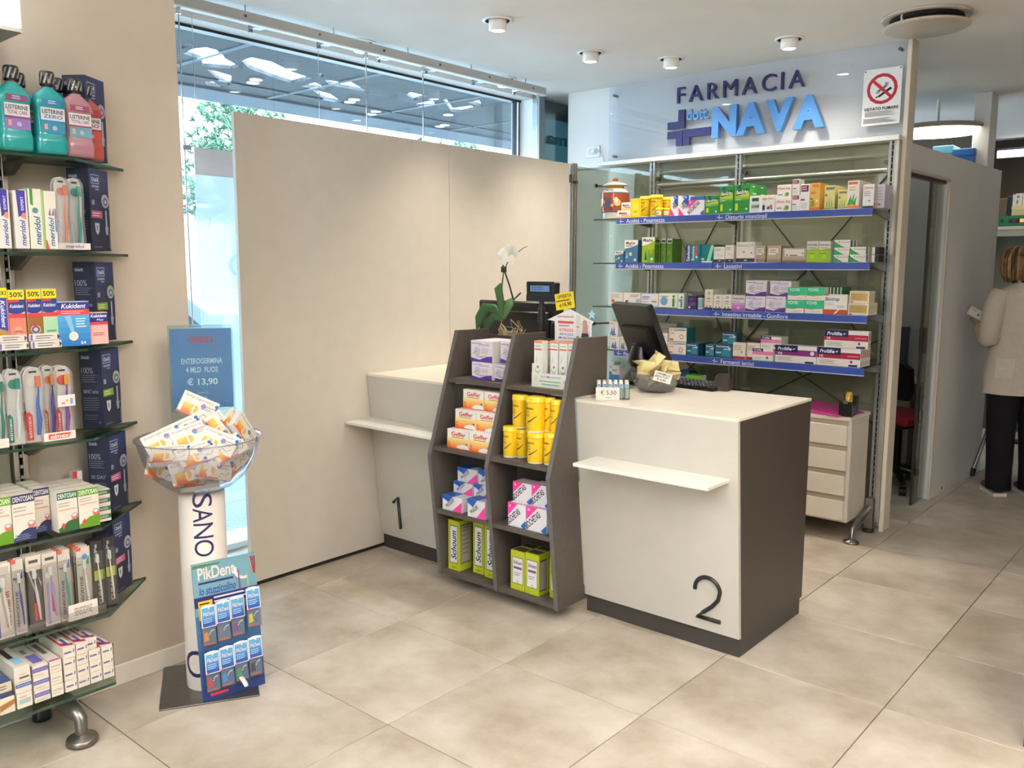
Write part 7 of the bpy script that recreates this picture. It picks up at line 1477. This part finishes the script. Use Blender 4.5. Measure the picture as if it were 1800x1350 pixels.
m = M(); m.prism([(-.075, 0), (.075, 0), (.08, .06), (.085, .10), (.06, .10), (.02, .055), (-.05, .055), (-.085, .085), (-.09, .08)], (.034, 0, 0), YA, ZA, .068, '1f211f', 'plastic'); m.obj('body', e)
m = M(); m.T = Matrix.Translation((0, .0, .085)) @ Matrix.Rotation(math.pi/2, 4, 'Y'); m.lathe([(.026, -.011), (.044, -.011), (.044, .011), (.026, .011), (.026, -.011)], 28, 'd4b24a', 'plastic', cap=False); m.obj('tape_roll', e)
m = M(); m.box((-.012, -.095, .075), (.012, -.085, .09), '8d8d8a', 'metal'); m.obj('cutter', e)
e = empty('pink_folder', (-1.76, 4.83, .7003), math.radians(-14), 'magenta pink folder lying on the white cabinet', 'folder')
m = M(); m.box((-.17, -.12, 0), (.12, .13, .004), 'c23f8c', 'card', .001); m.prism([(-.17, .004), (.12, .004), (.12, .007), (-.17, .035)], (0, -.12, 0), XA, ZA, .25, 'c8458f', 'card'); m.obj('cover', e)
m = M(); m.box((-.15, -.11, .0042), (.11, .12, .0055), 'e6e0dc', 'card'); m.obj('paper', e)
e = empty('blue_folder', (-2.16, 4.86, .7003), math.radians(4), 'dark blue folder lying on the white cabinet behind desk 2', 'folder')
m = M(); m.prism([(-.26, 0), (.2, 0), (.2, .012), (-.1, .055), (-.26, .062)], (0, -.13, 0), XA, ZA, .25, '26366c', 'card'); m.obj('cover', e)
m = M(); m.box((-.2, -.125, .0), (.19, -.131, .009), 'ddd9d4', 'card'); m.obj('paper', e)
# ================================================================ CABIN, STORE ROOM BEHIND
e = empty('white_cupboard', (-2.27, 6.85, 0), 0, 'tall white cupboard inside the cabin behind the door opening', 'cupboard')
m = M(); m.box((-.62, -.12, 0), (.63, .25, 2.17), 'b9b8ae', 'laminate', .003); m.obj('body', e)
m = M(); m.box((-.61, -.138, .06), (.0, -.1205, 2.15), 'bdbcb2', 'laminate', .002); m.obj('cupboard_door', e)
m = M(); m.box((.005, -.138, .06), (.62, -.1205, 2.15), 'bdbcb2', 'laminate', .002); m.obj('cupboard_door', e)
for (ua, ub, vt, col, lb) in ((1641, 1675, 256, '5f9cc0', 'light blue storage box on top of the cabin cupboard'), (1676, 1713, 261, '2f62a8', 'dark blue storage box on top of the cabin cupboard')):
    p, q = PY(ua, vt, 6.85), PY(ub, vt, 6.85); e = empty('storage_box', ((p.x+q.x)/2, 6.85, 2.1703), 0, lb, 'box'); w = q.x-p.x; hh = (p.z+q.z)/2-2.1703
    m = M(); m.box((-w/2, 0, 0), (w/2, .2, hh*.72), col, 'plastic', .004); m.obj('body', e)
    m = M(); m.box((-w/2-.003, -.003, hh*.72), (w/2+.003, .203, hh), col, 'plastic', .004); m.box((-w*.2, -.005, hh*.3), (w*.2, -.0005, hh*.5), 'd9dde2', 'card'); m.obj('lid', e)
e = empty('cabin_table', (-2.1, 6.42, 0), 0, 'white table with a monitor inside the cabin', 'table')
m = M(); m.box((-.6, 0.02, .70), (.35, .26, .73), 'c9c8c2', 'laminate', .003); m.obj('tabletop', e)
for x in (-.57, .30):
    for y in (.05, .23):
        m = M(); m.box((x, y-.015, 0), (x+.03, y+.015, .70), '77756f', 'metal'); m.obj('leg', e)
p = [PY(*q, 6.56) for q in ((1562, 577), (1596, 575), (1590, 648))]
e = empty('cabin_monitor', (-2.03, 6.58, .7303), 0, 'dark blue grey monitor glimpsed through the cabin door', 'monitor')
m = M(); m.prism([(-.26, .02), (p[2].x+2.03, .02), (p[1].x+2.03, p[1].z-.7303), (-.26, p[0].z-.7303)], (0, -.02, 0), XA, ZA, .06, '3a4250', 'plastic'); m.obj('housing', e)
m = M(); q0, q1 = PY(1571, 597, 6.54), PY(1579, 615, 6.54); m.prism([(-.24, .12), (q1.x+2.03-.012, .12), (q0.x+2.03+.035, .24), (-.24, .24)], (0, -.0205, 0), XA, ZA, .001, (.25, .25, .6), 'glow'); m.obj('screen', e)
m = M(); m.lathe([(0, 0), (.09, 0), (.09, .01), (.03, .022), (0, .022)], 20, '2c323c', 'plastic'); m.obj('foot', e)
# office chair
cc_ = PZ(1577, 834, 0)
e = empty('office_chair', (-1.80, 6.22, 0), math.radians(-20), 'black office chair with red seat inside the cabin', 'chair')
m = M(); m.prism([(-.19, .64), (.19, .64), (.215, .70), (.2, .85), (.14, .885), (-.14, .885), (-.2, .85), (-.215, .70)], (0, -.20, 0), XA, ZA, .05, '141314', 'cloth'); m.obj('backrest', e)
m = M(); m.box((-.2, -.2, .46), (.2, .2, .53), '7c1f28', 'cloth', .02); m.obj('seat', e)
m = M(); m.box((-.14, -.14, .43), (.14, .14, .46), '191819', 'plastic', .01); m.tube([(0, -.10, .44), (0, -.24, .46), (0, -.235, .72)], .02, '191819', 'plastic', 8); m.obj('seat_shell', e)
m = M(); m.cyl((0, 0, .10), (0, 0, .44), .03, '2b2a2b', 'metal', 12); m.obj('gas_column', e)
for k in range(5):
    a = k*2*math.pi/5+.5; m = M(); m.tube([(0, 0, .13), (.14*math.cos(a), .14*math.sin(a), .115), (.27*math.cos(a), .27*math.sin(a), .085)], [.03, .025, .018], '171617', 'plastic', 8); o = m.obj('base_arm', e)
    c = M(); c.cyl((.27*math.cos(a)-.02*math.sin(a), .27*math.sin(a)+.02*math.cos(a), .03), (.27*math.cos(a)+.02*math.sin(a), .27*math.sin(a)-.02*math.cos(a), .03), .03, '111111', 'plastic', 14); c.obj('caster', o)
for s in (-1, 1):
    m = M(); m.tube([(s*.19, .02, .47), (s*.25, .02, .5), (s*.25, .0, .66), (s*.25, .12, .67), (s*.25, -.1, .67)], .015, '191819', 'plastic', 8); m.obj('armrest', e)
# far wall fittings
p = PY(1752, 265, 9.45); q = PY(1752, 278, 9.45)
e = empty('light_strip', (-1.2, 9.45, (p.z+q.z)/2), 0, 'glowing white light strip high on the far wall', 'lamp')
hh = p.z-q.z; m = M(); m.box((p.x+1.2, .02, -hh/2), (.9, .1, hh/2), 'c9c6c0', 'plastic'); m.box((p.x+1.2, .01, hh/2), (.9, .25, hh/2+.02), '8a86b0', 'plastic'); m.obj('housing', e)
m = M(); m.box((p.x+1.2+.004, .012, -hh/2+.004), (.89, .02, hh/2-.002), (3.4, 3.4, 3.6), 'glow'); m.obj('diffuser', e)
m = M(); m.box((-2.3, 9.55, 2.60), (.6, 9.7, 2.73), '5f5244', 'matte'); struct('trim_6', m)
m = M(); m.box((-3.8, 9.0, 0), (-2.06, 9.08, 2.73), '5f5548', 'matte'); struct('wall_storage', m)
zs = PY(1755, 398, 9.0).z
e = empty('storage_shelf', (-1.3, 9.2, 0), 0, 'beige storage shelf with green device behind the person', 'shelf')
m = M(); m.box((-.75, -.2, zs-.03), (1.6, .3, zs), 'b8ab94', 'laminate', .003); m.box((-.75, -.18, zs-.09), (1.6, -.15, zs-.03), '9d917c', 'laminate'); m.obj('shelf_board', e)
m = M(); m.box((-.75, .28, .85), (1.6, .31, zs-.03), '8e9086', 'laminate'); m.obj('rear_panel', e)
m = M(); m.box((-.75, -.1, 0), (1.6, .3, .85), '3a332c', 'wood_grey', .004); m.obj('base_cabinet', e)
m = M(); m.box((-.75, -.14, .85), (1.6, .3, .88), '2a2622', 'laminate', .003); m.obj('worktop', e)
for x in (-.75, .4, 1.58):
    m = M(); m.box((x, .2, .88), (x+.025, .28, zs-.03), '6a6458', 'metal'); m.obj('upright', e)
p, q = PY(1755, 378, 9.02), PY(1812, 402, 9.02)
e = empty('green_device', (p.x, 9.02, zs+.0003), 0, 'green electronic device with red lamp on the storage shelf', 'device')
hd = .095; m = M(); m.box((-.1, 0, 0), (.45, .2, hd), '1f6a3c', 'plastic', .004); m.obj('case', e)
m = M(); m.deco((-.1, 0, 0), XA, ZA, .55, hd, [('c', .24, .5, .03, '1a3a26'), ('r', .34, .3, .50, .7, '1c1c1a'), ('r', .40, .38, .44, .62, '7a2a22')]); m.box((.178, -.004, .035), (.208, 0, .062), (1.6, .28, .08), 'glow', .002); m.obj('front_controls', e)
for nm, ua, ub, vt, col, lb, dd in (('brown_folder_box', 1752, 1772, 350, '6a5238', 'brown archive folder standing on the green device', .15), ('black_folder_box', 1772, 1781, 346, '1f1a1a', 'black archive folder beside the brown one', .15)):
    p, q = PY(ua, vt, 9.1), PY(ub, vt, 9.1); e = empty(nm.replace('_box', ''), (p.x, 9.1, zs+hd+.0006), 0, lb, 'folder'); m = M(); m.box((0, 0, 0), (q.x-p.x-.002, dd, p.z-zs-hd), col, 'card', .003); m.obj('cover', e)
    m = M(); m.box((.003, .002, p.z-zs-hd), (q.x-p.x-.005, dd-.004, p.z-zs-hd+.003), 'c9a878', 'card'); m.obj('pages', e)
p, q = PY(1779, 362, 9.05), PY(1815, 378, 9.05)
e = empty('cream_box', (p.x, 9.05, zs+hd+.0006), 0, 'flat cream carton lying on the green device', 'box'); hb = p.z-zs-hd
m = M(); m.box((0, 0, 0), (.27, .13, hb), 'c9ae78', 'card', .002); m.obj('body', e); m = M(); m.box((-.002, -.002, hb*.6), (.272, .132, hb+.002), 'd0b680', 'card', .002); m.obj('lid', e)
p2, q2 = PY(1781, 341, 9.07), PY(1798, 341, 9.07)
for k in range(2):
    e = empty('white_carton', (p2.x+k*(q2.x-p2.x+.004), 9.07, zs+hd+hb+.003), 0, ('left' if k == 0 else 'right')+' white carton with red print on the cream box', 'box')
    m = M(); ww = q2.x-p2.x; h2 = p2.z-zs-hd-hb; m.box((0, 0, 0), (ww, .08, h2), 'd9c9b0', 'card', .001); m.obj('body', e)
    m = M(); m.deco((0, 0, 0), XA, ZA, ww, h2, [('c', .55, .72, .16, '6a84a8'), ('c', .5, .3, .14, 'b5563f'), ('r', .05, .9, .3, 1, 'c0453a'), ('r', .45, .1, .55, .5, 'b5563f')]); m.obj('print_panel', e)
# step ladder next to the partition end
e = empty('step_ladder', (-1.36, 7.25, 0), 0, 'grey folding step ladder behind the person', 'ladder')
for s in (0, .32):
    m = M(); m.tube([(-.11+s, -.32, .02), (-.05+s, -.18, .35), (.02+s, -.02, .78), (.05+s, .02, .82)], .014, '9a9a9a', 'metal', 8); m.tube([(-.11+s, -.34, .0), (-.105+s, -.315, .05)], .022, '1b1b1b', 'plastic', 8); m.obj('front_leg', e)
    m = M(); m.tube([(.03+s, .3, .0), (.04+s, .02, .8)], .012, '8a8a8a', 'metal', 8); m.obj('rear_leg', e)
for z, y in ((.26, -.22), (.5, -.12), (.76, -.03)):
    m = M(); m.box((-.08+z*.1, y-.06, z), (.29+z*.1, y+.06, z+.02), '4a4a4a', 'plastic', .004); m.obj('step', e)
# ================================================================ PERSON IN A WHITE COAT
def skin(name, V, E, R, col, mat, parent, sub=2):
    me = bpy.data.meshes.new(name); me.from_pydata(V, E, []); o = bpy.data.objects.new(name, me); COL.objects.link(o); o.parent = parent
    md = o.modifiers.new('skin', 'SKIN'); md.use_smooth_shade = True
    sv = me.skin_vertices[0].data
    for i, r in enumerate(R): sv[i].radius = r if isinstance(r, tuple) else (r, r); sv[i].use_root = i == 0
    ss = o.modifiers.new('sub', 'SUBSURF'); ss.levels = sub; ss.render_levels = sub
    dg = bpy.context.evaluated_depsgraph_get(); ev = o.evaluated_get(dg); nm = bpy.data.meshes.new_from_object(ev); nm.name = name
    o.modifiers.clear(); o.data = nm; nm.materials.clear(); nm.materials.append(MATS[mat])
    for a_ in list(nm.color_attributes): nm.color_attributes.remove(a_)
    at = nm.color_attributes.new('Col', 'FLOAT_COLOR', 'CORNER'); at.data.foreach_set('color', [*lin(col), 1.]*len(at.data))
    for p_ in nm.polygons: p_.use_smooth = True
    return o
pe = empty('person', (-1.135, 6.50, 0), math.radians(36), 'person with blonde-streaked bob in a white coat reading a white box', 'person')
V = [(0, 0, .92), (0, -.01, 1.10), (0, 0, 1.26), (0, -.01, 1.38), (-.01, .02, 1.45), (-.035, .06, 1.52), (-.035, .065, 1.585),
     (-.09, 0, 1.345), (-.175, -.015, 1.305), (-.235, -.05, 1.04), (-.195, .185, 1.115), (-.19, .21, 1.13),
     (.09, 0, 1.345), (.175, -.015, 1.305), (.235, -.05, 1.08), (.12, .16, 1.06), (.09, .20, 1.09),
     (-.09, 0, .86), (-.095, .02, .48), (-.095, -.02, .10), (-.10, .06, .05), (-.105, .13, .04),
     (.09, 0, .86), (.105, .0, .48), (.11, -.03, .10), (.115, .05, .05), (.12, .12, .04)]
E_ = [(0, 1), (1, 2), (2, 3), (3, 4), (4, 5), (5, 6), (3, 7), (7, 8), (8, 9), (9, 10), (10, 11), (3, 12), (12, 13), (13, 14), (14, 15), (15, 16), (0, 17), (17, 18), (18, 19), (19, 20), (20, 21), (0, 22), (22, 23), (23, 24), (24, 25), (25, 26)]
R = [(.14, .11), (.12, .09), (.14, .10), (.08, .07), .05, (.075, .09), (.07, .085), .045, .042, .042, .03, .026, .045, .042, .042, .03, .026, .09, .06, .042, .04, .03, .09, .06, .042, .04, .03]
def hand(w, d, sp, V, E_, R, base):
    w, d, sp = Vector(w), Vector(d).normalized(), Vector(sp).normalized(); pl = w+d*.055; i0 = len(V); V.append(tuple(pl)); E_.append((base, i0)); R.append((.030, .016)); nn = d.cross(sp)
    for k in range(4):
        s0 = pl+sp*(.021-.014*k); a = len(V); ln = [.028, .032, .030, .024][k]
        V += [tuple(s0+d*.018), tuple(s0+d*(.018+ln)+nn*.008), tuple(s0+d*(.018+ln*1.6)+nn*.03)]; E_ += [(i0, a), (a, a+1), (a+1, a+2)]; R += [.0085, .008, .0068]
    a = len(V); tb = w+d*.03+sp*.026; V += [tuple(tb), tuple(tb+d*.025+sp*.016+nn*.014), tuple(tb+d*.045+sp*.012+nn*.026)]; E_ += [(i0, a), (a, a+1), (a+1, a+2)]; R += [.011, .009, .0075]
hand((-.19, .21, 1.13), (-.1, .8, .45), (.9, .1, .3), V, E_, R, 11)
hand((.09, .20, 1.09), (-.5, .75, .3), (-.7, -.4, .5), V, E_, R, 16)
body = skin('body', V, E_, R, 'c08a6c', 'skin', pe)
m = M(); m.T = Matrix.Translation((-.035, .02, 0))   # eyes, nose, mouth on the far side of the head
for s in (-1, 1): m.lathe([(0, -.009), (.012, 0), (0, .009)], 10, 'f0ece6', 'gloss', c=(s*.03, .125, 1.545)); m.lathe([(0, -.005), (.006, 0), (0, .005)], 8, '3a2c22', 'gloss', c=(s*.03, .134, 1.545))
m.tube([(0, .122, 1.55), (0, .140, 1.518), (0, .130, 1.508)], [.006, .011, .008], 'c08a6c', 'skin', 8); m.tube([(-.022, .118, 1.482), (0, .128, 1.480), (.022, .118, 1.482)], [.003, .006, .003], 'a8564e', 'skin', 6); m.obj('face', pe)
def loft(m, rings, col, mat, seg=36, fold=0., seed=1):
    rr = rng(seed); ph = [rr.uniform(0, 6) for _ in range(4)]; vs = []; fs = []
    for k, (cx, cy, z, rx, ry) in enumerate(rings):
        for i in range(seg):
            a = 2*math.pi*i/seg; f = 1+fold*(math.sin(5*a+ph[0]+z*7)*.5+math.sin(9*a+ph[1]-z*11)*.35+math.sin(3*a+z*23+ph[2])*.4)
            vs.append((cx+rx*f*math.cos(a), cy+ry*f*math.sin(a), z))
    for k in range(len(rings)-1):
        for i in range(seg): fs.append((k*seg+i, k*seg+(i+1) % seg, (k+1)*seg+(i+1) % seg, (k+1)*seg+i))
    m.add(vs, fs, col, mat, True)
CO = 'c4b7a8'
m = M(); loft(m, [(0, 0, .69, .232, .168), (0, 0, .74, .232, .168), (0, 0, .84, .228, .165), (0, -.0, .94, .215, .155), (0, -.005, 1.04, .202, .143), (0, -.005, 1.12, .20, .14), (0, -.005, 1.22, .206, .145), (0, -.005, 1.30, .205, .135), (0, -.01, 1.35, .19, .112), (0, -.01, 1.385, .15, .09), (0, -.005, 1.41, .10, .075), (0, .0, 1.435, .075, .068), (0, .0, 1.45, .078, .07)], CO, 'cloth', 44, .012)
m.obj('coat', pe)
m = M(); 
for pts in ([(-.165, -.01, 1.345), (-.205, -.025, 1.27), (-.235, -.05, 1.15), (-.238, -.048, 1.05), (-.225, .02, 1.045), (-.205, .11, 1.08), (-.197, .165, 1.105)], [(.165, -.01, 1.345), (.205, -.025, 1.27), (.24, -.05, 1.16), (.245, -.055, 1.075), (.205, .03, 1.06), (.14, .13, 1.06), (.125, .155, 1.062)]):
    m.tube(pts, [.070, .070, .064, .060, .057, .050, .047], CO, 'cloth', 18)
m.obj('coat_sleeves', pe)
m = M(); m.prism([(-.006, .69), (.012, .69), (.001, .80)], (.02, -.1705, 0), XA, ZA, .004, '2a2622', 'cloth'); m.obj('coat_vent', pe)
m = M(); m.tube([(-.08, -.15, 1.335), (0, -.155, 1.345), (.08, -.15, 1.335)], .003, 'b9ae9f', 'cloth', 6); m.tube([(-.078, -.03, 1.425), (0, -.085, 1.425), (.078, -.03, 1.425)], [.014, .016, .014], CO, 'cloth', 8); m.obj('coat_collar', pe)
m = M(); m.prism([(-.06, 0), (.05, 0), (.055, .13), (-.06, .13)], (-.16, -.13, .80), Vector((.8, -.6, 0)), ZA, .004, 'cabfb0', 'cloth'); m.obj('coat_pocket', pe)
m = M(); loft(m, [(-.095, -.015, .045, .075, .085), (-.097, -.01, .2, .078, .085), (-.095, .01, .48, .088, .092), (-.09, .0, .70, .108, .11), (-.085, 0, .84, .12, .13), (-.05, 0, .95, .14, .14)], '141215', 'cloth', 26, .02, 3); loft(m, [(.11, -.025, .045, .075, .085), (.11, -.02, .2, .078, .085), (.105, .0, .48, .088, .092), (.095, .0, .70, .108, .11), (.085, 0, .84, .12, .13), (.05, 0, .95, .14, .14)], '141215', 'cloth', 26, .02, 5); m.obj('trousers', pe)
for s, x, y in ((-1, -.10, .03), (1, .115, .02)):
    m = M(); sh_ = [(-.045, -.10), (.04, -.10), (.048, 0), (.05, .09), (.03, .155), (-.02, .16), (-.045, .10), (-.042, 0)]
    m.prism([(x+a, y+b) for a, b in sh_], (0, 0, .022), XA, YA, .022, 'd9d2c8', 'plastic'); m.tube([(x, y-.085, .045), (x, y-.02, .062), (x, y+.06, .05), (x, y+.13, .036)], [.04, .046, .044, .03], '6b4038', 'cloth', 12, flat=.75); m.tube([(x-.012, y+.0, .10), (x, y+.04, .082), (x+.012, y+.06, .075)], .006, 'c9b89a', 'cloth', 6); m.obj('shoe', pe)
# hair: bob with streaks
m = M(); HT = Matrix.Translation((-.035, .02, 0)) @ Matrix.Diagonal((1.12, 1.12, 1, 1)); m.T = HT; rr = rng(5); n = 170
loft(m, [(0, .02, 1.435, .088, .085), (0, .012, 1.47, .108, .108), (0, .012, 1.53, .114, .118), (0, .02, 1.59, .105, .112), (0, .028, 1.63, .078, .085), (0, .03, 1.652, .035, .04), (0, .03, 1.656, .001, .001)], '4a3424', 'hair', 40, .02, 8)
m.obj('hair', pe)
m = M(); m.T = HT
for k in range(n):
    a = rr.uniform(math.pi*.98, math.pi*2.02); c = rr.choice(['5a4028', '7d5f38', '9a7846', '3a2a1e', '6a4e30', 'a88654']); lw = rr.uniform(.003, .006); q = rr.uniform(-.05, .05)
    m.tube([(.03*math.cos(a), .03+.03*math.sin(a), 1.655), (.085*math.cos(a), .028+.09*math.sin(a), 1.63), (.113*math.cos(a+q), .02+.119*math.sin(a+q), 1.57), (.117*math.cos(a+q), .012+.122*math.sin(a+q), 1.51), (.106*math.cos(a+q*1.5), .012+.106*math.sin(a+q*1.5), 1.455), (.085*math.cos(a+q*1.5), .016+.082*math.sin(a+q*1.5), 1.425+rr.uniform(-.012, .012))], [.002, lw, lw, lw, lw*.8, .001], c, 'hair', 5)
s_ = m.obj('hair_strands', pe); s_['kind'] = 'stuff'
# scarf/dark collar at the neck and the box she holds
m = M(); m.tube([(-.07, .05, 1.43), (-.088, -.01, 1.42), (-.05, -.06, 1.425)], [.012, .016, .01], '231c1a', 'cloth', 8); m.obj('dark_neckline', pe)
hp = PY(1718, 552, 6.55)
e = empty('held_box', hp, 0, 'small white medicine box held up in the left hand of the person', 'box')
m = M(); m.T = Matrix.Rotation(math.radians(20), 4, 'Z') @ Matrix.Rotation(math.radians(28), 4, 'Y'); m.box((-.062, -.012, -.03), (.062, .012, .03), 'ddd3c2', 'card', .001); m.obj('body', e)
m = M(); m.T = Matrix.Rotation(math.radians(20), 4, 'Z') @ Matrix.Rotation(math.radians(28), 4, 'Y'); m.deco((-.062, -.012, -.03), XA, ZA, .124, .06, [('c', .55, .45, .06, '8a4a40'), ('l', .12, .6, .45, .85, 2, '9a8f84'), ('r', .88, 0, 1, 1, 'b5a0a0')]); m.obj('print_panel', e)
finish_labels()
